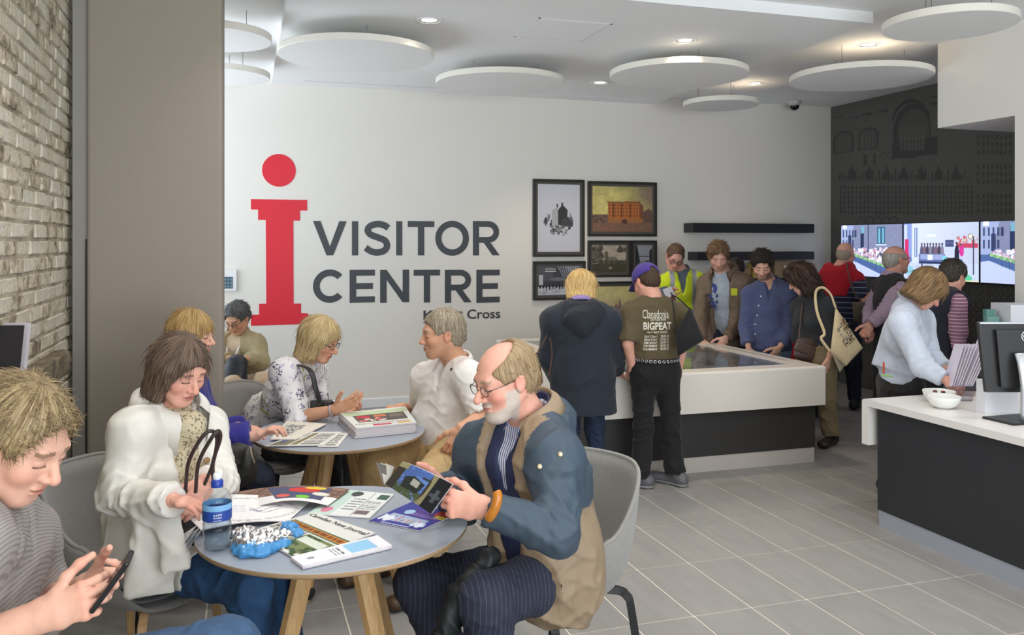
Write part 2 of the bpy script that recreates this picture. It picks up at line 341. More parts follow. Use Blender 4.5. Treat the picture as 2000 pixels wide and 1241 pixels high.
for k in range(7):
    x = 200 + k * 105; a = muv(x, 500); b = muv(x - 30, 590); c = muv(x + 30, 590); mu.poly([a, b, c], D1)
mrect(100, 598, 930, 612, D1)
for r in range(6):
    for k in range(34): mrect(125 + k * 24, 630 + r * 30, 138 + k * 24, 652 + r * 30, D1)
mrect(100, 805, 930, 815, D1)
for r in range(11):
    for k in range(8):
        if r % 4 != 3: mrect(960 + k * 28, 320 + r * 45, 974 + k * 28, 348 + r * 45, D1)
for cx, cy in ((120, 215), (215, 215), (290, 195), (390, 175), (690, 90), (690, 130)): mrect(cx - 30, cy - 12, cx + 30, cy + 12, D1); mell(cx - 18, cy + 14, 9, 9, D0)
for s_ in (-1, 1): mell(410 + 22 * s_, 445, 17, 17, D1); mell(410 + 22 * s_, 445, 13, 13, D0)
mrect(392, 430, 430, 434, D1); mrect(270, 440, 290, 510, D1); mrect(330, 430, 345, 510, D1)
for k in range(5): mell(260 + k * 48, 850, 26, 34, D1); mell(260 + k * 48, 852, 20, 27, D0)
for r in range(9):
    for k in range(30): mell(80 + k * 38, 1240 + r * 46, 11, 15, D1); mell(80 + k * 38, 1240 + r * 46, 5, 8, D0)
M_mural = mat('mural_print', (.04, .04, .04), .55, attr=True)
printed('mural', mu, lambda u, v: np.stack([np.full_like(u, XR - .004), YM0 + (YM1 - YM0) * u, CH * v], 1), M_mural, wr)
# ---- three wall screens ----
def scr_street(P, sd, sh=0):
    P.c[:] = srgb(196, 205, 238); P.rect(0, .34, 1, 1, srgb(128, 136, 168)); P.c *= (.86 + .28 * fbm(P.x, P.y, 45, sd))[..., None]
    P.poly([(0, .25), (0, 1), (.22 - sh, 1), (.10, .25)], srgb(158, 172, 214)); P.rect(.03, .93, .10, 1, srgb(225, 234, 255))
    for k in range(4):
        x = .03 + .055 * k; P.rect(x, .76, x + .022, .90, srgb(62, 72, 110)); P.rect(x, .56, x + .022, .70, srgb(62, 72, 110))
    P.rect(.125, .52, .175, .80, srgb(52, 62, 100)); P.rect(.235, .76, .265, .90, srgb(52, 62, 98)); P.rect(.335, .50, .395, .92, srgb(42, 54, 88)); P.rect(.34, .84, .40, .97, srgb(120, 168, 196)); P.rect(.46, .44, .475, 1, srgb(66, 72, 104))
    P.rect(.61, .62, .74, .95, srgb(60, 100, 130)); P.rect(.63, .64, .66, .93, srgb(126, 186, 214)); P.rect(.69, .64, .72, .93, srgb(112, 170, 200)); P.rect(.59, .60, .76, .625, srgb(206, 216, 240))
    P.speck(.1, .40, .98, .54, [srgb(226, 220, 238), srgb(180, 160, 196), srgb(92, 88, 120), srgb(240, 240, 250), srgb(196, 150, 170)], 170, .018, .026, sd)
    P.speck(.35, .24, .98, .44, [srgb(236, 234, 246), srgb(196, 186, 214), srgb(84, 86, 116), srgb(206, 168, 190)], 170, .02, .03, sd + 1)
    P.poly([(.1, .46), (1, .08), (1, -.1), (0, -.1), (0, .46)], srgb(78, 104, 158)); P.poly([(.1, .36), (.86, -.05), (0, -.05), (0, .34)], srgb(190, 202, 236))
    for k in range(24): P.ell(.13 + k * .036, .455 - k * .0145, .02, .03, srgb(120, 168, 120) if k % 2 else srgb(150, 196, 140))
    for k in range(9): P.rect(.16 + k * .085, .30 - k * .04, .164 + k * .085, .42 - k * .036, srgb(56, 78, 128))
    return P
def scr_room(P):
    P.c[:] = srgb(206, 216, 244); P.c *= (1.06 - .25 * P.x)[..., None]; P.rect(0, 0, 1, .30, srgb(196, 208, 240)); P.rect(0, .3, .12, 1, srgb(136, 156, 216)); P.rect(.01, .55, .05, .98, srgb(200, 210, 245)); P.rect(.02, .42, .07, .72, srgb(206, 52, 110)); P.rect(.03, .26, .08, .45, srgb(214, 60, 120))
    P.rect(.155, .4, .20, .92, srgb(108, 124, 168)); P.rect(.165, .42, .18, .9, srgb(190, 206, 244)); P.rect(.33, .76, .46, .80, srgb(222, 230, 250)); P.rect(.58, .58, .69, .70, srgb(72, 82, 122)); P.rect(.585, .645, .685, .655, srgb(120, 132, 172))
    P.speck(.72, .62, .98, .76, [srgb(176, 150, 150), srgb(196, 96, 110), srgb(206, 196, 190)], 60, .014, .02, 5); P.rect(.72, .57, .99, .64, srgb(190, 70, 100)); P.ell(.90, .76, .03, .05, srgb(150, 140, 120)); P.ell(.90, .76, .02, .035, srgb(230, 226, 220))
    for k, x in enumerate((.26, .30, .34, .38, .42, .46, .50, .54)):
        c = [srgb(92, 88, 116), srgb(120, 100, 116), srgb(70, 66, 92), srgb(130, 128, 150)][k % 4]; P.ell(x, .50, .024, .11, c); P.ell(x, .63, .012, .022, srgb(74, 60, 76))
    P.rect(.22, .30, .58, .46, srgb(96, 112, 164)); P.rect(.24, .36, .56, .45, srgb(150, 166, 212)); P.rect(.22, .28, .58, .32, srgb(48, 58, 104)); P.rect(.25, .16, .27, .28, srgb(60, 70, 110)); P.rect(.52, .16, .54, .28, srgb(60, 70, 110)); P.rect(.34, .35, .41, .44, srgb(226, 236, 250))
    P.ell(.57, .38, .03, .05, srgb(120, 206, 220)); P.ell(.73, .45, .03, .17, srgb(40, 40, 62)); P.ell(.79, .52, .03, .10, srgb(206, 60, 150)); P.ell(.78, .62, .014, .025, srgb(120, 80, 84)); P.ell(.73, .64, .014, .025, srgb(96, 70, 76)); P.rect(.71, .2, .725, .4, srgb(46, 50, 80)); P.rect(.76, .15, .80, .38, srgb(130, 150, 200))
    P.rect(.86, .1, .862, .5, srgb(90, 96, 130)); P.rect(.93, .12, .945, .76, srgb(70, 66, 86)); P.ell(.80, .06, .12, .07, srgb(96, 196, 152)); P.rect(.7, 0, 1, .02, srgb(216, 214, 170)); P.ell(.06, .16, .09, .08, srgb(140, 196, 216)); return P
M_scr = mat('screen_glow', (.02, .02, .02), .25, attr=True, emit='attr', estr=.72); M_bez = mat('screen_bezel', (.012, .012, .014), .35)
for k, (ya, yb_) in enumerate(((8.634, 7.640), (7.618, 6.624), (6.602, 5.608))):
    P = Pic(190, 120, (.5, .5, .5)); P = scr_room(P) if k == 1 else scr_street(P, 11, .0)
    t = empty('video_screen', (XR - .01, (ya + yb_) / 2, 1.30)); tag(t, ('wall screen showing a crowded street, nearest the white wall corner', 'middle wall screen showing people round a display table', 'wall screen cut off by the white pier, showing a street')[k], 'screen', 'video wall screens')
    MB().rbox(XR - .05, XR - .006, yb_ - .006, ya + .006, 1.302, 1.912, .004, 1).build('bezel', M_bez, t)
    printed('display', P, (lambda a, b: lambda u, v: np.stack([np.full_like(u, XR - .0515), a + (b - a) * u, 1.31 + .594 * v], 1))(ya, yb_), M_scr, t)

# ================= ceiling fittings =================
M_disc = mat('acoustic_felt', srgb(240, 240, 240), .85); M_rim = mat('acoustic_rim', srgb(240, 236, 226), .8); M_wire = mat('steel_wire', (.3, .3, .3), .3, 1)
DN = ['large round acoustic panel nearest the red letter i', 'large round acoustic panel over the word VISITOR end', 'large round acoustic panel in the middle of the ceiling', 'large round acoustic panel in front of the dark mural', 'small round acoustic panel close to the back wall', 'small round acoustic panel at the white pier, top right', 'upper of two round panels cut off by the beige column', 'lower of two round panels cut off by the beige column']
for k, (x, y, r) in enumerate(((.878, 6.639, .59), (2.262, 7.409, .58), (3.603, 6.577, .585), (5.18, 6.218, .59), (4.792, 7.847, .385), (4.472, 4.518, .41), (-.16, 6.374, .40), (-.12, 7.797, .40))):
    t = empty('ceiling_disc', (x, y, 3.12)); tag(t, DN[k], 'ceiling panel', 'round acoustic ceiling panels')
    zc = SL if k in (0, 1, 2) else CH
    obj('face', *(lambda m: (np.array(m.V), m.F))(MB().lathe([(0.0001, 3.12), (r - .004, 3.12)], (x, y, 0), 72)), M_disc, t, True)
    MB().lathe([(r - .004, 3.12), (r, 3.124), (r, 3.166), (r - .004, 3.17), (.0001, 3.17)], (x, y, 0), 72).build('rim', M_rim, t)
    for q in range(3):
        a = q * 2.094 + .6 + k; MB().tube([(x + .6 * r * math.cos(a), y + .6 * r * math.sin(a), 3.17), (x + .6 * r * math.cos(a), y + .6 * r * math.sin(a), zc)], .0025, 6).build('hanger', M_wire, t)
M_dl = mat('downlight_white', srgb(240, 240, 240), .35); M_lamp = mat('lamp_glow', (1, .95, .86), .4, emit=(1, .93, .82), estr=6); M_refl = mat('downlight_reflector', (.75, .75, .75), .2, .9)
DLN = ['recessed downlight above the word VISITOR', 'recessed downlight in the middle of the dropped ceiling', 'recessed downlight just left of the central ceiling disc', 'recessed downlight between two discs near the back wall', 'recessed downlight just left of the top right disc']
for k, (x, y) in enumerate(((1.306, 6.011), (3.346, 6.002), (3.424, 7.835), (5.157, 7.786), (5.063, 5.977))):
    z = SL if k < 3 else CH
    t = empty('downlight', (x, y, z)); tag(t, DLN[k], 'downlight', 'recessed downlights')
    MB().lathe([(.072, z - .0005), (.095, z - .0005), (.098, z - .004), (.094, z - .008), (.074, z - .009), (.070, z - .004)], (x, y, 0), 36, True).build('trim_ring', M_dl, t, True)
    MB().lathe([(.072, z - .006), (.060, z - .002), (.055, z - .0015)], (x, y, 0), 36).build('reflector', M_refl, t, True)
    MB().lathe([(.0001, z - .0012), (.055, z - .0012)], (x, y, 0), 28).build('lamp', M_lamp, t)
    l = bpy.data.lights.new('downlight_spot', 'SPOT'); l.energy = (38, 38, 38, 12, 8)[k]; l.color = (1, .80, .58); l.spot_size = 1.9; l.spot_blend = .8; l.shadow_soft_size = .05; lo = bpy.data.objects.new('downlight_spot', l); link(lo, t); lo.location = (0, 0, -.03)
for x, y in ((.5, 1.3), (2.2, 1.3), (4.2, 1.3), (-.1, 3.2), (1.3, 3.2), (2.7, 3.2), (4.3, 3.2), (2.0, 4.7), (.5, 4.6)):  # extra unseen ceiling lamps, added to brighten the floor and table tops
    t = empty('downlight', (x, y, CH)); tag(t, 'added downlight out of view over the seating, brightening floor and tables', 'downlight', 'added downlights over the seating')
    MB().lathe([(.072, CH - .0005), (.095, CH - .0005), (.098, CH - .004), (.094, CH - .008), (.074, CH - .009), (.070, CH - .004)], (x, y, 0), 24, True).build('trim_ring', M_dl, t, True); MB().lathe([(.0001, CH - .0012), (.072, CH - .0012)], (x, y, 0), 24).build('lamp', M_lamp, t)
    l = bpy.data.lights.new('downlight_spot', 'SPOT'); l.energy = 39; l.color = (1, .97, .94); l.spot_size = 2.1; l.spot_blend = .9; l.shadow_soft_size = .12; lo = bpy.data.objects.new('downlight_spot', l); link(lo, t); lo.location = (0, 0, -.03)
t = empty('security_camera', (6.25, 8.62, CH)); tag(t, 'small dome security camera on the ceiling near the corner', 'camera')
MB().lathe([(.0001, CH - .001), (.075, CH - .001), (.078, CH - .01), (.066, CH - .05), (.056, CH - .056), (.0001, CH - .056)], (6.25, 8.62, 0), 28).build('housing', mat('camera_grey', srgb(190, 190, 188), .4), t, True)
MB().lathe([(.055 * math.cos(a), CH - .056 - .055 * math.sin(a)) for a in np.linspace(0, 1.56, 9)], (6.25, 8.62, 0), 24).build('dome', mat('smoked_dome', (.01, .01, .012), .08), t, True)
M_slot = mat('slot_shadow', srgb(120, 120, 120), .6)
for k, (a, b) in enumerate(((.62, 1.96), (3.19, 4.13))):
    t = empty('air_slot', ((a + b) / 2, 8.615, SL)); tag(t, ('long air slot over the red letter i', 'shorter air slot right of the central ceiling disc')[k], 'air vent')
    MB().box(a, b, 8.598, 8.606, SL - .006, SL - .0005).box(a, b, 8.630, 8.638, SL - .006, SL - .0005).box(a, a + .006, 8.606, 8.63, SL - .006, SL - .0005).box(b - .006, b, 8.606, 8.63, SL - .006, SL - .0005).build('frame', M_trimw, t)
    MB().box(a + .006, b - .006, 8.606, 8.630, SL - .002, SL - .0005).build('slot', M_slot, t)
ap = empty('access_panel', (2.31, 6.0, SL)); tag(ap, 'square flush access panel in the dropped ceiling', 'hatch')
MB().rbox(2.05, 2.575, 5.73, 6.27, SL - .004, SL - .0002, .0015, 1).build('hatch_door', M_ceil, ap)
fr = MB()
for a in ((2.03, 2.045, 5.71, 6.29), (2.58, 2.595, 5.71, 6.29), (2.03, 2.595, 5.71, 5.725), (2.03, 2.595, 6.275, 6.29)): fr.box(*a, SL - .003, SL - .0002)
fr.build('hatch_frame', M_trimw, ap)

# ================= graphics on the back wall =================
M_red = mat('red_vinyl', srgb(226, 34, 54), .45); M_char = mat('charcoal_vinyl', srgb(66, 70, 76), .45)
YG = YB - .002
def wpt(px, py): p = yp(px, py, YB); return (p[0], p[2])
def vin(name, polys, m, parent):      # thin vinyl shapes on the back wall
    mb = MB()
    for p in polys: mb.prism(p, 'y', YG - .0015, YB - .0004)
    return mb.build(name, m, parent)
t = empty('information_symbol', (.405, YG, .87)); tag(t, 'big red vinyl letter i with round dot on the white wall', 'wall graphic')
cx, cz = wpt(545, 333); rx = (wpt(578, 333)[0] - wpt(512, 333)[0]) / 2
vin('dot', [[(cx + rx * math.cos(a), cz + rx * math.sin(a)) for a in np.linspace(0, 2 * math.pi, 48, endpoint=False)]], M_red, t)
L = lambda x: wpt(x, 510)[0]; zz = lambda y: wpt(545, y)[1]
vin('stem', [[(L(490), zz(635)), (L(602), zz(635)), (L(602), zz(614)), (L(588), zz(613)), (L(588), zz(594)), (L(573.5), zz(594)), (L(573), zz(431)), (L(586), zz(431)), (L(586), zz(411)), (L(600), zz(411)), (L(600), zz(390)), (L(490), zz(390)), (L(490), zz(410)), (L(504), zz(410)), (L(504), zz(430)), (L(519), zz(430)), (L(520), zz(593)), (L(506), zz(593)), (L(506), zz(614)), (L(490), zz(614))]], M_red, t)
def arc(cx, cy, rx, ry, a0, a1, w, n=40):
    a = np.radians(np.linspace(a0, a1, n)); o = [(cx + rx * math.cos(t), cy + ry * math.sin(t)) for t in a]; i = [(cx + (rx - w) * math.cos(t), cy + (ry - w) * math.sin(t)) for t in a]
    return [[o[k], o[k + 1], i[k + 1], i[k]] for k in range(n - 1)]
def letter(ch, w, h, s):    # strokes in a w x h cell
    if ch == 'V': return [[(0, h), (s * 1.12, h), (w / 2, s * 1.35), (w / 2 - s * .5, 0)], [(w / 2 - s * .5, 0), (w / 2 + s * .5, 0), (w, h), (w - s * 1.12, h), (w / 2, s * 1.35)]]
    if ch == 'I': return [[(0, 0), (w, 0), (w, h), (0, h)]]
    if ch == 'T': return [[(0, h - s * .92), (w, h - s * .92), (w, h), (0, h)], [(w / 2 - s / 2, 0), (w / 2 + s / 2, 0), (w / 2 + s / 2, h - s * .92), (w / 2 - s / 2, h - s * .92)]]
    if ch == 'E': return [[(0, 0), (s, 0), (s, h), (0, h)]] + [[(s, y), (x, y), (x, y + s * .92), (s, y + s * .92)] for y, x in ((0, w), (h / 2 - s * .46, w * .92), (h - s * .92, w))]
    if ch == 'N': return [[(0, 0), (s, 0), (s, h), (0, h)], [(w - s, 0), (w, 0), (w, h), (w - s, h)], [(s, h), (w - s, s * 1.55), (w - s, 0), (s, h - s * 1.55)]]
    if ch == 'O': return arc(w / 2, h / 2, w / 2, h / 2 * 1.02, 0, 360, s, 65)
    if ch == 'C': return arc(w * .54, h / 2, w * .54, h / 2 * 1.02, 42, 318, s, 50)
    if ch == 'R': r = h * .315; return [[(0, 0), (s, 0), (s, h), (0, h)], [(s, h - s * .92), (w * .58, h - s * .92), (w * .58, h), (s, h)], [(s, h - 2 * r), (w * .58, h - 2 * r), (w * .58, h - 2 * r + s * .92), (s, h - 2 * r + s * .92)]] + arc(w * .58, h - r, w * .40, r, -90, 90, s * .95, 26) + [[(w * .40, h - 2 * r), (w * .40 + s * 1.15, h - 2 * r), (w, 0), (w - s * 1.2, 0)]]
    if ch == 'S':
        p = bez([(w * .93, h * .80), (w * .76, h * .885), (w * .5, h * .915), (w * .24, h * .86), (w * .13, h * .735), (w * .24, h * .61), (w * .52, h * .525), (w * .80, h * .43), (w * .88, h * .275), (w * .76, h * .135), (w * .48, h * .085), (w * .24, h * .13), (w * .05, h * .225)], 6)
        T = np.gradient(p, axis=0); T /= np.linalg.norm(T, axis=1)[:, None]; n_ = np.stack([-T[:, 1], T[:, 0]], 1) * s / 2
        return [[p[k] + n_[k], p[k + 1] + n_[k + 1], p[k + 1] - n_[k + 1], p[k] - n_[k]] for k in range(len(p) - 1)]
t = empty('wall_lettering', (1.72, YG, .86)); tag(t, 'charcoal lettering VISITOR CENTRE on the white back wall', 'wall lettering')
cp = lambda x: 440 + x * .3224
for word, y0, y1, xs in (('VISITOR', 742, 535, ((531, 735), (767, 805), (842, 998), (1035, 1072), (1105, 1266), (1272, 1476), (1500, 1662))), ('CENTRE', 1029, 828, ((531, 720), (753, 906), (938, 1113), (1141, 1301), (1330, 1492), (1521, 1662)))):
    for ch, (a, b) in zip(word, xs):
        x0, z0 = wpt(cp(a), 260 + y0 * .3224); x1, z1 = wpt(cp(b), 260 + y1 * .3224)
        vin('letter_' + ch.lower(), [[(x0 + float(q[0]), z0 + float(q[1])) for q in p] for p in letter(ch, x1 - x0, z1 - z0, .067)], M_char, t)
t = empty('place_lettering', (2.3, YG, .85)); tag(t, "small charcoal lettering King's Cross with a red apostrophe", 'wall lettering')
x0, z0 = wpt(827, 626); x1, z1 = wpt(977, 626); zt = wpt(900, 605)[1]; w = x1 - x0
def wtext(s, a, b, z0, z1, m, bold, nm):
    V, F = text_on(s, A3(a, YG - .001, z0), A3(1, 0, 0), A3(0, 0, 1), b - a, z1 - z0, bold); obj(nm, V, F, m, t)
wtext('King', x0, x0 + w * .385, z0 - .028, zt, M_char, .018, 'word'); wtext("'", x0 + w * .395, x0 + w * .42, zt - .05, zt, M_red, .03, 'apostrophe')
wtext('s', x0 + w * .425, x0 + w * .505, z0, z0 + .085, M_char, .018, 'word'); wtext('Cross', x0 + w * .56, x1, z0, zt, M_char, .018, 'word')

# ---- framed pictures ----
M_frame = mat('black_frame', srgb(38, 36, 36), .4); M_mount = mat('dark_mount', srgb(84, 80, 76), .7); M_print = mat('art_print', (.5, .5, .5), .35, attr=True)
def frame(px0, py0, px1, py1, pic, label, m=.055, fm=M_frame):
    a = wpt(px0, py1); b = wpt(px1, py0); x0, x1, z0, z1 = a[0], b[0], a[1], b[1]
    t = empty('picture_frame', ((x0 + x1) / 2, YB, z0)); tag(t, label, 'picture', 'framed pictures on the back wall')
    for q in ((x0, x1, z0, z0 + .025), (x0, x1, z1 - .025, z1), (x0, x0 + .025, z0 + .025, z1 - .025), (x1 - .025, x1, z0 + .025, z1 - .025)): MB().rbox(q[0], q[1], YB - .035, YB, q[2], q[3], .003, 1).build('frame_bar', fm, t)
    MB().box(x0 + .02, x1 - .02, YB - .018, YB - .002, z0 + .02, z1 - .02).build('mount', M_mount, t)
    printed('print', pic, planef(A3(x0 + m, YB - .0195, z0 + m), A3(x1 - x0 - 2 * m, 0, 0), A3(0, 0, z1 - z0 - 2 * m)), M_print, t)
P = Pic(90, 140, srgb(206, 208, 218)); k1, k2 = srgb(52, 52, 56), srgb(140, 142, 148)
n = fbm(P.x, P.y, 18, 3); P.put((((P.x - .5) / .38) ** 2 + ((P.y - .46) / .17) ** 2 < 1.1 * n + .2) & (n > .5), k2); P.put((((P.x - .5) / .36) ** 2 + ((P.y - .44) / .15) ** 2 < 1) & (fbm(P.x, P.y, 30, 9) > .56), k1)
P.poly([(.33, .38), (.33, .62), (.46, .66), (.50, .60), (.50, .40)], srgb(176, 178, 184)); P.poly([(.48, .40), (.48, .62), (.58, .70), (.70, .63), (.70, .38)], k1); P.rect(.56, .68, .60, .73, k1); P.rect(.44, .66, .48, .71, k1); P.poly([(.56, .38), (.56, .48), (.72, .52), (.84, .44), (.84, .38)], srgb(70, 70, 74)); P.speck(.3, .25, .7, .36, [k2, k1, srgb(170, 172, 178)], 40, .03, .012, 3)
frame(1040, 352, 1140, 502, P, 'tall black frame with a pale ink sketch of an old house')
P = Pic(130, 95, srgb(150, 138, 92)); n = fbm(P.x, P.y, 6, 12); P.c = np.array(srgb(176, 164, 100)) * (.7 + .6 * n)[..., None] * (1.05 - .45 * np.clip(P.x * 1.6 - .6 + (P.y - .8), 0, 1))[..., None]
P.mix(np.clip((P.x - .55) * 2, 0, 1) * np.clip(1 - abs(P.y - .85) * 2, 0, 1), srgb(118, 98, 96)); P.rect(0, 0, 1, .38, srgb(92, 72, 62)); P.c[P.y < .2] = np.array(srgb(112, 82, 66)); P.c *= (.8 + .4 * fbm(P.x, P.y, 22, 4))[..., None]
P.poly([(.25, .30), (.25, .66), (.78, .68), (.85, .56), (.85, .28)], srgb(158, 92, 46)); P.poly([(.78, .28), (.78, .68), (.85, .56), (.85, .28)], srgb(112, 68, 46)); P.rect(.24, .64, .79, .67, srgb(96, 66, 50)); P.poly([(.84, .28), (.84, .44), (.94, .52), (1, .46), (1, .28)], srgb(96, 70, 60))
for r in range(4):
    for k in range(11): P.rect(.275 + k * .046, .34 + r * .075, .29 + k * .046, .38 + r * .075, srgb(78, 44, 30))
for k in range(3): P.rect(.335 + .14 * k, .31, .352 + .14 * k, .63, srgb(70, 40, 30))
P.rect(.25, .20, .84, .29, srgb(142, 92, 54)); P.ell(.53, .22, .05, .05, srgb(70, 48, 40)); P.speck(.02, .2, .24, .34, [srgb(80, 62, 56), srgb(110, 84, 70)], 30, .03, .02, 2)
P.c = np.clip(P.c * 1.45, 0, 1)
frame(1147, 357, 1281, 462, P, 'wide black frame with a golden painting of a brick warehouse')
P = Pic(95, 80, srgb(150, 140, 128)); n = fbm(P.x, P.y, 7, 21); P.c = np.array(srgb(168, 158, 144)) * (.75 + .5 * n)[..., None]; P.rect(0, 0, 1, .32, srgb(70, 66, 54)); P.c *= (.75 + .5 * fbm(P.x, P.y, 20, 6))[..., None]
P.speck(.02, .35, .28, .95, [srgb(70, 66, 58), srgb(100, 94, 84)], 90, .05, .05, 4); P.speck(.75, .75, .98, .95, [srgb(80, 74, 66)], 25, .04, .04, 8); P.poly([(.36, .32), (.36, .72), (.41, .80), (.46, .72), (.46, .32)], srgb(96, 90, 80)); P.poly([(.46, .32), (.46, .56), (.7, .56), (.8, .40), (.8, .32)], srgb(118, 110, 98)); P.speck(.3, .3, 1, .42, [srgb(66, 62, 52), srgb(90, 86, 70)], 60, .04, .03, 9); P.ell(.53, .16, .05, .04, srgb(160, 152, 136))
frame(1147, 470, 1230, 542, P, 'small black frame with a sepia church among trees')
P = Pic(50, 80, srgb(150, 154, 164)); P.poly([(0, 0), (0, 1), (.10, 1), (.3, .3), (.4, 0)], srgb(40, 42, 48)); P.poly([(.82, 0), (.82, .8), (1, .9), (1, 0)], srgb(52, 52, 58)); P.rect(.2, .58, .85, .62, srgb(70, 72, 80)); P.rect(0, 0, 1, .34, srgb(58, 58, 62)); P.speck(.1, .1, .95, .42, [srgb(110, 112, 118), srgb(38, 38, 42)], 50, .06, .03, 3)
frame(1231, 470, 1281, 542, P, 'narrow black frame with a grey street view')
P = Pic(105, 80, srgb(120, 122, 132)); P.rect(0, 0, 1, .28, srgb(186, 188, 200)); P.poly([(0, .28), (0, 1), (.6, 1), (.95, .55), (.95, .28)], srgb(64, 64, 72)); P.rect(.0, .5, .35, 1, srgb(84, 86, 94))
for k in range(9): P.poly([(.45 + .06 * k, 1), (.47 + .06 * k, 1), (.60 + .035 * k, .62), (.59 + .035 * k, .62)], srgb(170, 174, 186))
for k in range(12): x = .05 + k * .075; P.ell(x, .30, .02, .13, srgb(36, 36, 42)); P.ell(x, .45, .011, .022, srgb(60, 56, 58))
P.rect(.02, .35, .12, .7, srgb(190, 192, 200)); P.ell(.48, .55, .2, .06, srgb(110, 112, 120)); P.speck(0, .02, .9, .26, [srgb(150, 152, 162), srgb(206, 208, 216)], 50, .05, .015, 5)
for k, s_ in enumerate((.92, .84)): P.rect(.17 + .0 * k, s_ - .03, .42, s_, srgb(206, 208, 214))
frame(1040, 510, 1142, 587, P, 'black frame with a photograph of a station hall, behind the blonde head')
P = Pic(110, 90, srgb(150, 136, 100)); n = fbm(P.x, P.y, 6, 31); P.c = np.array(srgb(178, 166, 118)) * (.75 + .5 * n)[..., None]; P.mix(np.clip(.75 - P.y, 0, 1) * 1.3 * (P.y < .75), srgb(120, 96, 98)); P.poly([(.45, .2), (.45, .5), (.5, .6), (.53, .5), (.56, .72), (.60, .5), (.66, .48), (.66, .2)], srgb(118, 92, 96)); P.rect(0, 0, 1, .2, srgb(92, 66, 64)); P.speck(.3, .05, .9, .3, [srgb(110, 74, 66), srgb(84, 62, 64)], 40, .06, .04, 3)
P.c = np.clip(P.c * 1.3, 0, 1)
frame(1142, 549, 1262, 652, P, 'lowest black frame with a hazy cathedral painting between two visitors')
t = empty('control_panel', (-.04, YB, 1.22)); tag(t, 'small white control panel beside the beige column', 'control panel')
MB().rbox(-.16, .003, YB - .03, YB, 1.222, 1.432, .006, 2).build('casing', M_trimw, t); MB().box(-.14, -.035, YB - .033, YB - .03, 1.25, 1.365).build('display', mat('panel_display', srgb(70, 96, 112), .3), t)
for r in range(3):
    for c in range(4): MB().rbox(-.135 + c * .026, -.117 + c * .026, YB - .037, YB - .033, 1.26 + r * .034, 1.28 + r * .034, .002, 1).build('button', mat('panel_button', srgb(120, 146, 160), .4), t)
# ---- black wall shelves and what stands on them ----
M_shelf = mat('black_shelf', srgb(32, 33, 38), .45, bump=.04, bscale=90)
for k, (z0, z1, x0) in enumerate(((1.815, 1.922, 4.936), (1.497, 1.592, 4.99), (1.185, 1.28, 4.99), (.88, .97, 4.99))):
    o = MB().rbox(x0, 6.566, YB - .22, YB, z0, z1, .004, 1).build('wall_shelf', M_shelf); tag(o, ('topmost black floating shelf, empty', 'second black floating shelf from the top', 'third black floating shelf holding brown boxes', 'lowest black floating shelf behind the visitors')[k], 'shelf', 'black floating shelves')
M_kraft = mat('kraft_board', srgb(168, 140, 104), .7, var=.12); M_paper = mat('plain_paper', srgb(232, 232, 234), .6)
for k, (x0, x1, h, c) in enumerate(((5.35, 5.72, .13, (150, 126, 92)), (5.75, 5.98, .18, (196, 170, 74)), (6.05, 6.42, .20, (164, 138, 108)))):
    t = MB().rbox(x0, x1, YB - .18, YB - .06, 1.28, 1.28 + h, .004, 1).build('box', mat('shelf_box_%d' % k, srgb(*c), .6)); tag(t, ('flat brown box on the shelf behind the parka man', 'mustard box on the shelf behind the dark-haired man', 'tan box with a white card on the shelf')[k], 'box')
    if k == 2: MB().box(x0 + .12, x0 + .28, YB - .186, YB - .1805, 1.3, 1.43).build('card', M_paper, t)
# ================= furniture =================
M_lino = mat('grey_linoleum', srgb(156, 163, 174), .38, spec=.4); M_ply = mat('plywood_edge', srgb(176, 146, 112), .6, var=.15, vscale=40, stretch=(1, 1, 12)); M_oak = mat('oiled_oak', srgb(196, 158, 108), .5, var=.14, vscale=10, stretch=(9, 9, .8))
M_felt = mat('grey_wool', srgb(140, 137, 132), .95, var=.16, vscale=260, bump=.35, bscale=420, sheen=.3); M_blackw = mat('black_stained_wood', srgb(26, 27, 28), .4)
def round_table(c, label, r=.45, rot=0):
    t = empty('round_table', (c[0], c[1], 0)); tag(t, label, 'table', 'round grey tables')
    MB().lathe([(.0001, .7405), (r - .003, .7405), (r, .739)], (c[0], c[1], 0), 96).build('table_top', M_lino, t)
    MB().lathe([(r, .739), (r, .728), (r - .006, .722), (.0001, .722)], (c[0], c[1], 0), 96).build('plywood_edge', M_ply, t, True)
    for k in range(4):
        a = rot + k * math.pi / 2; d = A3(math.cos(a), math.sin(a), 0); p0 = A3(c[0], c[1], .722) + d * .10; p1 = A3(c[0], c[1], 0) + d * .33
        pts = [p0 + (p1 - p0) * s for s in (0, .1, .5, .95, 1)]; MB().tube(pts, [.036, .037, .033, .026, .024], 8, True, None, np.cross(d, A3(0, 0, 1))).build('leg', M_oak, t)
    MB().rbox(c[0] - .13, c[0] + .13, c[1] - .13, c[1] + .13, .695, .7215, .01, 1).build('underframe', M_oak, t)
    return t
T1 = (.32, 2.985); T2 = (.50, 4.44)
round_table(T1, 'round grey table nearest the camera with newspapers on it', .452, .62)
round_table(T2, 'farther round grey table with the thick newspaper pile', .432, .95)
def S(x): x = np.clip(x, 0, 1); return x * x * (3 - 2 * x)
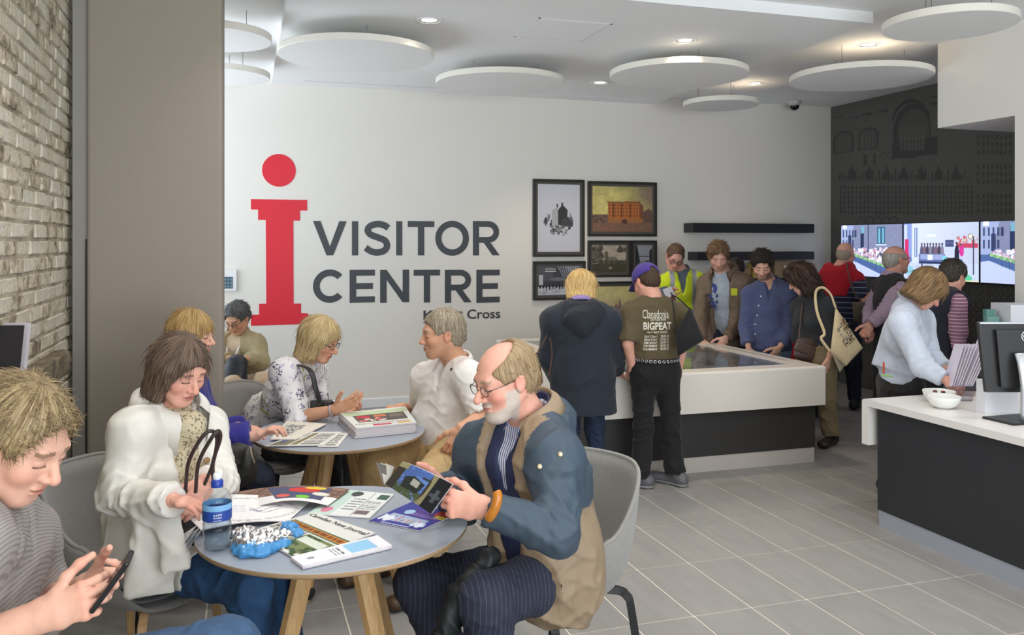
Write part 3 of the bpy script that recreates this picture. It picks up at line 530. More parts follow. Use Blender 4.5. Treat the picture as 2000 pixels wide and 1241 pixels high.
def chair_shell(hb=.44, z0=.425):
    nph, nt = 72, 22; ph = np.linspace(0, 2 * np.pi, nph, endpoint=False); t = np.linspace(.04, 1, nt); PH, T = np.meshgrid(ph, t, indexing='ij')
    c = -np.sin(PH)                        # 1 at the back (-Y)
    h = .015 + .22 * S((c + .80) / .75) + (hb - .235) * S((c + .05) / 1.0); R = .268 - .02 * S((-c - .2) / .8) + .02 * S(c)
    r = R * np.sin(T * np.pi / 2) ** .72; z = z0 + h * T ** 3.0 - .012 * (1 - T) + .03 * S((-c - .5) * 2) * (T ** 4) * -1
    r = r * (1 + .10 * T ** 4 * S(c))
    V = np.stack([r * np.cos(PH) * 1.03, r * np.sin(PH) * .98, z], -1)
    du = np.roll(V, -1, 0) - np.roll(V, 1, 0); dv = np.gradient(V, axis=1); N = np.cross(du, dv); N /= np.linalg.norm(N, axis=-1, keepdims=True) + 1e-9
    th = .014; A = V + N * th * .5; B = V - N * th * .5; n = nph * nt; idx = np.arange(n).reshape(nph, nt); F = []
    for i in range(nph):
        j = (i + 1) % nph
        for k in range(nt - 1): F.append((idx[i, k], idx[j, k], idx[j, k + 1], idx[i, k + 1])); F.append((n + idx[i, k + 1], n + idx[j, k + 1], n + idx[j, k], n + idx[i, k]))
        F.append((idx[i, nt - 1], idx[j, nt - 1], n + idx[j, nt - 1], n + idx[i, nt - 1]))
    F.append(tuple(idx[:, 0])[::-1]); F.append(tuple(n + idx[:, 0])); rim = V[:, -1]
    return np.vstack([A.reshape(-1, 3), B.reshape(-1, 3)]), F, rim
def make_chair(m_leg):
    t = empty('tub_chair'); V, F, rim = chair_shell(); obj('shell', V, F, M_felt, t, True, local=True)
    MB().tube(np.vstack([rim, rim[:1]]), .0085, 6, False).build('piping', M_felt, t, True, local=True)
    V, F, _ = chair_shell(.05, .437); V = V * np.array([.80, .80, 1]); V[:, 2] = .432 + (V[:, 2] - .432) * .5; obj('seat_pad', V, F, M_felt, t, True, local=True)
    for s in (-1, 1):
        for e in (-1, 1):      # each leg rises and bends in under the seat
            pts = bez([(s * .245, e * .225, 0), (s * .200, e * .200, .33), (s * .185, e * .192, .385), (s * .145, e * .165, .405), (s * .02, e * .04, .408)], 5)
            MB().tube(pts, .0205, 4, True, None, (e, -s, 0)).build('leg', m_leg, t, local=True)
    MB().rbox(-.10, .10, -.10, .10, .400, .424, .006, 1).build('seat_mount', m_leg, t, local=True)
    return t
CG = 'grey wool tub chairs'
def put_chair(src, x, y, face, label):
    t = src; t.location = (x, y, 0); t.rotation_euler = (0, 0, face - math.pi / 2); tag(t, label, 'chair', CG); return t
ch_b = make_chair(M_blackw); ch_o = make_chair(M_oak)
# face = world angle the sitter looks along
CHAIR_P7 = (1.13, 3.0); CHAIR_P2 = (-.36, 3.47); CHAIR_P5 = (.17, 5.17); CHAIR_P6 = (1.08, 4.76); CHAIR_P3 = (-.20, 4.32)
put_chair(ch_b, *CHAIR_P7, math.radians(205), 'grey tub chair with black legs under the bearded man')
put_chair(ch_o, *CHAIR_P2, math.radians(-35), 'grey tub chair with oak legs under the cream coat')
put_chair(copy_tree(ch_b), *CHAIR_P5, math.radians(-38), 'grey tub chair with black legs under the floral blouse')
put_chair(copy_tree(ch_o), *CHAIR_P6, math.radians(218), 'grey tub chair behind the man in the white polo')
put_chair(copy_tree(ch_b), *CHAIR_P3, math.radians(5), 'grey tub chair under the woman in the blue coat')
put_chair(copy_tree(ch_o), -.62, 2.30, math.radians(-10), 'grey tub chair under the young man with the phone')

# ---- model table in the middle ----
M_cor = mat('white_solid_surface', srgb(232, 224, 214), .28, spec=.4); M_blk = mat('charcoal_laminate', srgb(52, 50, 49), .5, var=.06, vscale=200); M_kick = mat('steel_plinth', srgb(206, 198, 190), .35, .25)
X0, X1, Y0, Y1, ZT = 2.42, 4.33, 5.57, 8.08, .75
t = empty('display_table', ((X0 + X1) / 2, (Y0 + Y1) / 2, 0)); tag(t, 'large white display table on a charcoal plinth with a glass top', 'display table')
gx0, gx1, gy0, gy1 = X0 + .23, X1 - .23, Y0 + .17, Y1 - .22
def ring(z0, z1, r):
    mb = MB()
    for q in ((X0, gx0, Y0, Y1), (gx1, X1, Y0, Y1), (gx0, gx1, Y0, gy0), (gx0, gx1, gy1, Y1)): mb.box(q[0], q[1], q[2], q[3], z0, z1)
    return mb
def hollow_box():   # slab with rounded outer corners and a rectangular well
    bm = bmesh.new(); bmesh.ops.create_cube(bm, size=1)
    for v in bm.verts: v.co = Vector((X0 + (v.co.x + .5) * (X1 - X0), Y0 + (v.co.y + .5) * (Y1 - Y0), .45 + (v.co.z + .5) * (ZT - .45)))
    top = [f for f in bm.faces if f.normal.z > .9][0]
    ed = [e for e in bm.edges if not all(v.co.z < .5 for v in e.verts)]
    bmesh.ops.bevel(bm, geom=ed, offset=.018, segments=3, affect='EDGES', profile=.5)
    bm.normal_update(); top = max((f for f in bm.faces if f.normal.z > .99), key=lambda f: f.calc_area())
    r = bmesh.ops.inset_individual(bm, faces=[top], thickness=.15); 
    for v in top.verts: v.co.x = gx0 if v.co.x < (X0 + X1) / 2 else gx1; v.co.y = gy0 if v.co.y < (Y0 + Y1) / 2 else gy1
    r = bmesh.ops.extrude_discrete_faces(bm, faces=[top])['faces'][0]
    for v in r.verts: v.co.z = ZT - .09
    bm.verts.index_update(); V = [v.co[:] for v in bm.verts]; F = [[v.index for v in f.verts] for f in bm.faces]; bm.free(); return np.array(V), F
V, F = hollow_box(); obj('slab', V, F, M_cor, t)
MB().box(X0 + .06, X1 - .06, Y0 + .06, Y1 - .06, .115, .45).build('plinth', M_blk, t); MB().box(X0 + .07, X1 - .065, Y0 + .065, Y1 - .065, 0, .115).build('kick_plate', M_kick, t)
MB().box(gx0, gx1, gy0, gy1, ZT - .0895, ZT - .084).build('map_base', mat('model_base', srgb(150, 152, 158), .5), t)
def glass_mat(name, tint=(1, 1, 1), ior=1.5, rough=.01):
    m = bpy.data.materials.new(name); m.use_nodes = True; N = m.node_tree.nodes; L = m.node_tree.links; N.clear(); o = N.new('ShaderNodeOutputMaterial'); lw = N.new('ShaderNodeLayerWeight'); lw.inputs[0].default_value = .5; pw = N.new('ShaderNodeMath'); pw.operation = 'POWER'; pw.inputs[1].default_value = 4; L.new(lw.outputs['Facing'], pw.inputs[0]); f = N.new('ShaderNodeMath'); f.operation = 'MULTIPLY_ADD'; f0 = ((ior - 1) / (ior + 1)) ** 2; f.inputs[1].default_value = 1 - f0; f.inputs[2].default_value = f0; L.new(pw.outputs[0], f.inputs[0])
    tr = N.new('ShaderNodeBsdfTransparent'); tr.inputs[0].default_value = (*tint, 1); g = N.new('ShaderNodeBsdfGlossy'); g.inputs[1].default_value = rough; x = N.new('ShaderNodeMixShader'); L.new(f.outputs[0], x.inputs[0]); L.new(tr.outputs[0], x.inputs[1]); L.new(g.outputs[0], x.inputs[2]); L.new(x.outputs[0], o.inputs[0]); return m
M_glass = glass_mat('clear_glass', (.92, .94, .96), 1.5); MB().box(gx0, gx1, gy0, gy1, ZT - .010, ZT - .002).build('glass_top', M_glass, t)
tag(t.children[-1], 'clear reflective glass top')
ln = MB().box(X1 - .12, X1 - .10, Y0 + .35, Y0 + 1.35, ZT, ZT + .0004); ln.build('engraved_line', mat('engraving', srgb(150, 146, 142), .6), t)
M_blkc = mat('model_acrylic', srgb(246, 250, 252), .25); cm = empty('city_model', ((gx0 + gx1) / 2, (gy0 + gy1) / 2, ZT - .084)); tag(cm, 'pale miniature city model under the glass of the display table', 'city model')
r = np.random.default_rng(5); bmesh_ = [make_mesh('model_building', np.array(MB().rbox(-.5, .5, -.5, .5, 0, 1, .04, 1).V), MB().rbox(-.5, .5, -.5, .5, 0, 1, .04, 1).F)]; bmesh_[0].materials.append(M_blkc); Zb = ZT - .084
for i in range(17):
    for j in range(13):
        x = gx0 + .10 + i * .083; y = gy0 + .30 + j * .135
        if x > gx1 - .08 or y > gy1 - .1 or r.random() < .28 or (y < gy0 + .75 and x > gx0 + .95) or (i + j) % 7 == 0: continue
        o = bpy.data.objects.new('model_building', bmesh_[0]); link(o, cm); o.location = Vector((x, y, Zb)) - cm.location; o.scale = (r.uniform(.03, .07), r.uniform(.05, .11), r.uniform(.025, .072)); o.rotation_euler = (0, 0, .12)

# ---- reception counter at the right ----
M_ctop = mat('white_counter', srgb(236, 232, 228), .3); M_cfront = mat('counter_front', srgb(44, 45, 49), .5, bump=.03, bscale=200); M_alu = mat('brushed_aluminium', srgb(186, 192, 204), .4, .55)
t = empty('reception_counter', (4.3, 3.2, 0)); tag(t, 'white-topped reception counter with a dark front at the right', 'counter')
CT = .75
mb = MB().prism([(4.345, .475), (4.345, CT - .02), (4.339, CT - .006), (4.325, CT), (1.2, CT), (1.2, CT - .04), (4.29, CT - .04), (4.29, .475)], 'x', 3.632, 4.95); mb.build('counter_top', M_ctop, t)
MB().box(3.662, 3.70, 1.2, 4.245, .10, CT - .04).build('front_panel', M_cfront, t); MB().box(3.668, 3.70, 1.2, 4.24, 0, .0995).build('kick_plate', M_alu, t); MB().box(3.70, 4.9, 4.20, 4.245, 0, CT - .04).build('end_panel', M_cfront, t)
MB().box(4.86, 4.9, 1.2, 4.20, 0, CT - .04).build('back_panel', M_cfront, t)
M_china = mat('white_china', srgb(240, 240, 236), .15)
for k, (px, py) in enumerate(((1834, 786), (1843, 797))):
    c = zp(px, py, CT); R = .088
    t = empty('bowl', (c[0], c[1], CT)); tag(t, ('white china bowl with sweets, the farther of two on the counter', 'white china bowl, the nearer of two on the counter')[k], 'bowl', 'white bowls on the counter')
    MB().lathe([(.0001, .004), (.040, .004), (.062, .018), (.080, .045), (R, .068), (R + .002, .070), (R + .004, .068), (.086, .044), (.068, .016), (.044, 0), (.0001, 0)], (c[0], c[1], CT), 48).build('dish', M_china, t, True)
    if k == 0:
        for q in range(4): a = q * 1.6; MB().rbox(c[0] + .03 * math.cos(a) - .012, c[0] + .03 * math.cos(a) + .012, c[1] + .03 * math.sin(a) - .009, c[1] + .03 * math.sin(a) + .009, CT + .052, CT + .066, .004, 1).build('sweet', mat('sweet_%d' % (q % 2), (srgb(150, 40, 40), srgb(60, 40, 30))[q % 2], .3), t)
# monitor, seen from behind
mp = zp(1985, 822, CT); MZ = mp[0] * FW[0] + mp[1] * FW[1]; M_mon = mat('monitor_black', srgb(40, 40, 42), .42); M_silver = mat('silver_plastic', srgb(190, 192, 196), .35, .6)
t = empty('monitor', (mp[0], mp[1], CT)); tag(t, 'black computer monitor seen from behind on a silver stand', 'monitor')
def cam_box(mb, px0, px1, z0, z1, Z, d0, d1, slope=0, shear=0):     # box facing the camera, world size from its distance
    Vs = []
    for z, zz in ((z0, 0), (z1, 1)):
        for (a, d) in ((px0, d0), (px1, d0), (px1, d1), (px0, d1)):
            p = at(a + shear * zz, 0, Z); Vs.append((p[0] + FW[0] * d, p[1] + FW[1] * d + slope * zz, z))
    return mb.add(Vs, [(0, 3, 2, 1), (4, 5, 6, 7), (0, 1, 5, 4), (1, 2, 6, 5), (2, 3, 7, 6), (3, 0, 4, 7)])
zt = at(0, 632, MZ)[2]; zb = at(0, 768, MZ)[2]
cam_box(MB(), 1930, 2135, zb, zt, MZ, .02, .045, .0, -15).build('casing', M_mon, t); cam_box(MB(), 1955, 2120, zb + .03, zt - .035, MZ, -.006, .02, .0, -10).build('back_shell', M_mon, t)
cam_box(MB(), 1918, 2140, zt - .004, zt + .004, MZ, .018, .047).build('bezel', M_silver, t)
sp = [at(1998, 0, MZ)[:2]]; q0 = at(1990, 690, MZ); q1 = at(1996, 818, MZ); d = -A3(FW[0], FW[1], 0)
MB().tube(bez([q0 + d * .03, q0 + d * .055 + A3(0, 0, -.05), (q0 + q1) / 2 + d * .07, A3(q1[0], q1[1], CT + .012) + d * .055], 6), .042, 12, True, .3, d).build('stand', M_silver, t, True)
c = at(2005, 0, MZ); MB().rbox(-.13, .13, -.10, .10, 0, .012, .005, 2).build('base', M_mon, t, local=True); t.children[-1].location = (0, 0, 0)
lg = at(2004, 657, MZ) + d * .0085; u = A3(RT[0], RT[1], 0)
MB().tube([lg + u * .028 * math.cos(a) + A3(0, 0, .028 * math.sin(a)) for a in np.linspace(0, 2 * math.pi, 33)], .0022, 6, False).build('logo_ring', mat('logo_white', (.85, .87, .9), .4), t)
V, F = text_on('DELL', lg - u * .020 + A3(0, 0, -.007) - A3(FW[0], FW[1], 0) * .001, u, A3(0, 0, 1), .040, .014, .02); obj('logo_letters', V, F, MATS['logo_white'], t)
for k in range(2): MB().tube(bez([at(1992, 775 + 6 * k, MZ) + d * .095, at(1996, 795, MZ) + d * .11, at(2012 + 6 * k, 805, MZ) + d * .09], 6), .003, 6).build('cable', MATS['monitor_black'], t)
# white card stand behind the monitor stand, leaflets in an acrylic holder, paper pad
Zc = MZ + .16; o = cam_box(MB(), 1924, 1988, CT, at(0, 745, Zc)[2], Zc, 0, .09).build('card_box', mat('white_card', srgb(232, 233, 240), .5)); tag(o, 'plain white card box under the monitor on the counter', 'box')
c = zp(1892, 776, CT); o = MB().rbox(-.14, .14, -.1, .1, 0, .02, .003, 1).build('leaflet_pad', mat('printed_pad', srgb(226, 216, 206), .6), local=True); o.location = c; o.rotation_euler = (0, 0, -.35); tag(o, 'low stack of printed sheets behind the bowls on the counter', 'paper stack')
hp = at(1872, 745, 5.15); hp[2] = CT
M_acr = glass_mat('clear_acrylic', (.93, .93, .96), 1.35, .03)
t = empty('leaflet_holder', hp); tag(t, 'clear acrylic holder packed with upright lilac leaflets', 'leaflet holder')
uu = A3(RT[0], RT[1], 0); ff = A3(FW[0], FW[1], 0)
def slab3(o_, a, b, c_): P = [o_, o_ + a, o_ + a + b, o_ + b]; return [*P, *[p + c_ for p in P]], [(0, 3, 2, 1), (4, 5, 6, 7), (0, 1, 5, 4), (1, 2, 6, 5), (2, 3, 7, 6), (3, 0, 4, 7)]
lean = uu * .09 + A3(0, 0, .245); M_leaf = mat('lilac_leaflet', srgb(234, 226, 240), .5)
for k in range(9):
    o_ = hp + A3(0, 0, .085) + uu * (-.035 + .014 * k + (.012 if k > 4 else 0)) + ff * .02; V, F = slab3(o_, uu * .007, ff * .10, lean * (1.0 + .1 * (k > 5)) + uu * .006 * (k - 3)); o = obj('leaflet', V, F, M_leaf); tag(o, 'upright lilac leaflet in the clear counter holder', 'leaflet', 'lilac leaflets in the acrylic holder')
hb = MB(); V, F = slab3(hp + uu * -.05, uu * .13, ff * .13, A3(0, 0, .004)); hb.add(V, F); V, F = slab3(hp + uu * -.05, uu * .004, ff * .13, lean * .55); hb.add(V, F); V, F = slab3(hp + uu * .08, uu * .004, ff * .13, lean * .55); hb.add(V, F); V, F = slab3(hp + uu * -.05, uu * .13, ff * .004, lean * .4); hb.add(V, F); hb.build('tray', M_acr, t)
V, F = slab3(hp + uu * -.045 + A3(0, 0, .06) + ff * .004, uu * .12, ff * .12, A3(0, 0, .004)); obj('shelf', V, F, M_acr, t)
# white box and tiered leaflet rack by the pier
pz = 6.0; o = cam_box(MB(), 1974, 2040, .74, at(0, 596, pz)[2], pz, 0, .25).build('carton', mat('white_card', (1, 1, 1))); tag(o, 'white carton in front of the white pier behind the monitor', 'box')
o2 = cam_box(MB(), 1938, 2060, 0, .74, pz, -.05, .4).build('side_cabinet', M_cfront); tag(o2, 'low dark cabinet beside the white pier', 'cabinet')
t = empty('leaflet_rack', at(1955, 640, pz) * A3(1, 1, 0) + A3(0, 0, .742)); tag(t, 'tiered rack of teal leaflets beside the white carton', 'leaflet rack')
for k in range(3): cam_box(MB(), 1936 + 6 * k, 1966, .742, at(0, 634 - 13 * k, pz)[2], pz, .04 + .05 * k, .085 + .05 * k).build('tier', mat('teal_leaflet_%d' % k, (srgb(86, 134, 124), srgb(122, 164, 158), srgb(100, 148, 140))[k], .5), t)
# ================= implicit surfaces: bodies and clothes grown as one smooth skin =================
def _seg(p, a, b):
    ab = b - a; L2 = ab @ ab + 1e-12; t = np.clip(((p - a) @ ab) / L2, 0, 1); return t, p - a - t[..., None] * ab
def _sg(p, a, ab):
    dx, dy, dz = p[0] - a[0], p[1] - a[1], p[2] - a[2]; t = np.clip((dx * ab[0] + dy * ab[1] + dz * ab[2]) / (ab @ ab + 1e-12), 0, 1); return t, dx - t * ab[0], dy - t * ab[1], dz - t * ab[2]
def _dt(x, y, z, v): return x * v[0] + y * v[1] + z * v[2]
F32 = np.float32
def cone(a, b, ra, rb, flat=False):
    a = np.asarray(a, F32); b = np.asarray(b, F32); m = max(ra, rb); ab = b - a; n_ = nrm(ab).astype(F32); ra, rb = F32(ra), F32(rb)
    def f(p):
        t, x, y, z = _sg(p, a, ab); d = np.sqrt(x * x + y * y + z * z) - (ra + (rb - ra) * t)
        if flat: d = np.maximum(d, _dt(p[0] - b[0], p[1] - b[1], p[2] - b[2], n_))
        return d
    return f, np.minimum(a, b) - m, np.maximum(a, b) + m
def ecap(a, b, r0, r1, u, flat=False):
    a = np.asarray(a, F32); b = np.asarray(b, F32); ab = b - a; ax = nrm(ab); u = np.asarray(u, float); u = nrm(u - (u @ ax) * ax); v = np.cross(ax, u).astype(F32); u = u.astype(F32); ax = ax.astype(F32); m = max(*r0, *r1); r0 = np.asarray(r0, F32); r1 = np.asarray(r1, F32)
    def f(p):
        t, x, y, z = _sg(p, a, ab); ru = r0[0] + (r1[0] - r0[0]) * t; rv = r0[1] + (r1[1] - r0[1]) * t; mn = np.minimum(ru, rv)
        d = (np.sqrt((_dt(x, y, z, u) / ru) ** 2 + (_dt(x, y, z, v) / rv) ** 2 + (_dt(x, y, z, ax) / mn) ** 2) - 1) * mn
        if flat: d = np.maximum(d, _dt(p[0] - b[0], p[1] - b[1], p[2] - b[2], ax))
        return d
    return f, np.minimum(a, b) - m, np.maximum(a, b) + m
def ell(c, r, R=None):
    c = np.asarray(c, F32); r = np.asarray(r, F32); m = r.max(); R = None if R is None else R.astype(F32)
    def f(p):
        x, y, z = p[0] - c[0], p[1] - c[1], p[2] - c[2]
        if R is not None: x, y, z = _dt(x, y, z, R[:, 0]), _dt(x, y, z, R[:, 1]), _dt(x, y, z, R[:, 2])
        x, y, z = x / r[0], y / r[1], z / r[2]; k0 = np.sqrt(x * x + y * y + z * z); k1 = np.sqrt((x / r[0]) ** 2 + (y / r[1]) ** 2 + (z / r[2]) ** 2) + F32(1e-9); return k0 * (k0 - 1) / k1
    return f, c - m, c + m
class SD:
    def __init__(s, vox): s.vox = vox; s.ops = []
    def add(s, pr, k=.02): s.ops.append(('+', pr, k)); return s
    def sub(s, pr, k=.01): s.ops.append(('-', pr, k)); return s
    def cut(s, p, n, k=.004): s.ops.append(('c', (np.asarray(p, float), nrm(n)), k)); return s      # drop what lies beyond the plane
    def mesh(s, smooth=1):
        v = s.vox; A = [o for o in s.ops if o[0] == '+']; lo = np.min([o[1][1] for o in A], 0) - 4 * v; hi = np.max([o[1][2] for o in A], 0) + 4 * v
        n = np.ceil((hi - lo) / v).astype(int) + 1; D = np.full(n, .2, np.float32); ax = [(lo[i] + v * np.arange(n[i])).astype(np.float32) for i in range(3)]
        for op, pr, k in s.ops:
            if op == 'c':
                p, nn = pr; g = (ax[0][:, None, None] - p[0]) * nn[0] + (ax[1][None, :, None] - p[1]) * nn[1] + (ax[2][None, None, :] - p[2]) * nn[2]; D = np.maximum(D, g.astype(np.float32)); continue
            f, l, h = pr; m = k + 3 * v + (.02 if op == '+' else 0); i0 = np.maximum(0, np.floor((l - m - lo) / v).astype(int)); i1 = np.minimum(n, np.ceil((h + m - lo) / v).astype(int) + 1)
            if (i1 <= i0).any(): continue
            sl = tuple(slice(a, b) for a, b in zip(i0, i1)); b = f((ax[0][sl[0]][:, None, None], ax[1][sl[1]][None, :, None], ax[2][sl[2]][None, None, :])).astype(F32); a = D[sl]
            if op == '+': hh = np.clip(.5 + .5 * (b - a) / k, 0, 1); D[sl] = b + (a - b) * hh - k * hh * (1 - hh)
            else: b = -b; hh = np.clip(.5 - .5 * (b - a) / k, 0, 1); D[sl] = b + (a - b) * hh + k * hh * (1 - hh)
        D[0] = D[-1] = .2; D[:, 0] = D[:, -1] = .2; D[:, :, 0] = D[:, :, -1] = .2
        V, F = nets(D); V = lo + V * v
        for _ in range(smooth): V = relax(V, F, .5)
        return V, F
def nets(D):
    S_ = D < 0; c = [S_[x:S_.shape[0] - 1 + x, y:S_.shape[1] - 1 + y, z:S_.shape[2] - 1 + z] for x in (0, 1) for y in (0, 1) for z in (0, 1)]
    cnt = np.zeros(c[0].shape, np.int8)
    for q in c: cnt += q
    idx = np.argwhere((cnt > 0) & (cnt < 8)); vid = np.full(c[0].shape, -1, np.int32); vid[tuple(idx.T)] = np.arange(len(idx)); acc = np.zeros((len(idx), 3)); w = np.zeros(len(idx))
    off = [np.array((x, y, z)) for x in (0, 1) for y in (0, 1) for z in (0, 1)]
    for i in range(8):
        for j in range(i + 1, 8):
            if np.abs(off[i] - off[j]).sum() != 1: continue
            a = D[tuple((idx + off[i]).T)]; b = D[tuple((idx + off[j]).T)]; m = (a < 0) != (b < 0); t = np.where(m, a / np.where(m, a - b, 1), 0)
            acc[m] += off[i] + t[m][:, None] * (off[j] - off[i]); w += m
    V = idx + acc / w[:, None]; F = []
    for axn in range(3):
        u, vv = [(1, 2), (2, 0), (0, 1)][axn]; sl0 = [slice(None)] * 3; sl1 = [slice(None)] * 3; sl0[axn] = slice(0, -1); sl1[axn] = slice(1, None)
        A, B = S_[tuple(sl0)], S_[tuple(sl1)]; e = np.argwhere(A != B); e = e[(e[:, u] > 0) & (e[:, vv] > 0) & (e[:, u] < vid.shape[u]) & (e[:, vv] < vid.shape[vv])]
        fl_ = A[tuple(e.T)]; du = np.zeros(3, int); du[u] = 1; dv = np.zeros(3, int); dv[vv] = 1
        q = np.stack([vid[tuple((e - du - dv).T)], vid[tuple((e - dv).T)], vid[tuple(e.T)], vid[tuple((e - du).T)]], 1); q[~fl_] = q[~fl_][:, ::-1]; F.append(q)
    F = np.vstack(F); return V, F[(F >= 0).all(1)]
def relax(V, F, f):
    acc = np.zeros_like(V); n = np.zeros(len(V))
    for a, b in ((0, 1), (1, 2), (2, 3), (3, 0)):
        for i, j in ((a, b), (b, a)):
            for d in range(3): acc[:, d] += np.bincount(F[:, i], V[F[:, j], d], len(V))
            n += np.bincount(F[:, i], minlength=len(V))
    return V + f * (acc / np.maximum(n, 1)[:, None] - V)
def vnormals(V, F):
    n = np.cross(V[F[:, 2]] - V[F[:, 0]], V[F[:, 3]] - V[F[:, 1]]); N = np.zeros_like(V)
    for k in range(4):
        for d in range(3): N[:, d] += np.bincount(F[:, k], n[:, d], len(V))
    return N / (np.linalg.norm(N, axis=1)[:, None] + 1e-12)
def folds(V, F, amp, lam, seed, axis=None):
    r = np.random.default_rng(seed); N = vnormals(V, F); w = np.zeros(len(V))
    for i in range(5):
        k = nrm(r.normal(size=3)); 
        if axis is not None: k = nrm(np.asarray(axis) * (1 if i % 2 else -1) + .55 * k)
        q = nrm(r.normal(size=3)); l = lam * r.uniform(.7, 1.6); ph = V @ k * 2 * np.pi / l + r.uniform(0, 6) + 1.7 * np.sin(V @ q * 2 * np.pi / (l * 2.3) + r.uniform(0, 6))
        msk = np.clip(.35 + .9 * np.sin(V @ nrm(r.normal(size=3)) * 2 * np.pi / (lam * 3.2) + r.uniform(0, 6)), 0, 1); w += (1.5 * np.exp(-(np.sin(ph / 2) / .38) ** 2) - .45) * msk
    return V + N * (w * amp / 2)[:, None]

# ================= people =================
def cv(r, u, d): return A3(r * RT[0] + d * FW[0], r * RT[1] + d * FW[1], u)   # image-right, up, away from the camera
UPV = A3(0, 0, 1)
M_skin = mat('skin', (.6, .4, .3), .5, attr=True, var=.05, vscale=60, spec=.35, bump=.06, bscale=160)
M_cloth = mat('cloth', (.5, .5, .5), .85, attr=True, var=.06, vscale=30, bump=.07, bscale=300, sheen=.1, crease=(7, .45))
M_denim = mat('denim', (.1, .2, .4), .85, attr=True, var=.22, vscale=22, bump=.3, bscale=340, crease=(8, .6))
M_shell = mat('coated_cloth', (.3, .3, .3), .55, attr=True, var=.05, vscale=18, bump=.035, bscale=220, crease=(6, .75))
M_leather = mat('leather', (.1, .1, .1), .42, attr=True, bump=.2, bscale=150)
M_lens = glass_mat('spectacle_lens', (.97, .97, .98), 1.4, .0); M_wirem = mat('spectacle_metal', (.12, .11, .10), .3, .8)
M_blackp = mat('black_plastic', (.015, .015, .017), .35)
SKN = {'fair': srgb(222, 172, 150), 'pink': srgb(226, 168, 148), 'tan': srgb(208, 156, 126), 'olive': srgb(190, 140, 110)}
def const(c): return lambda V, N: np.tile(np.array(c), (len(V), 1))
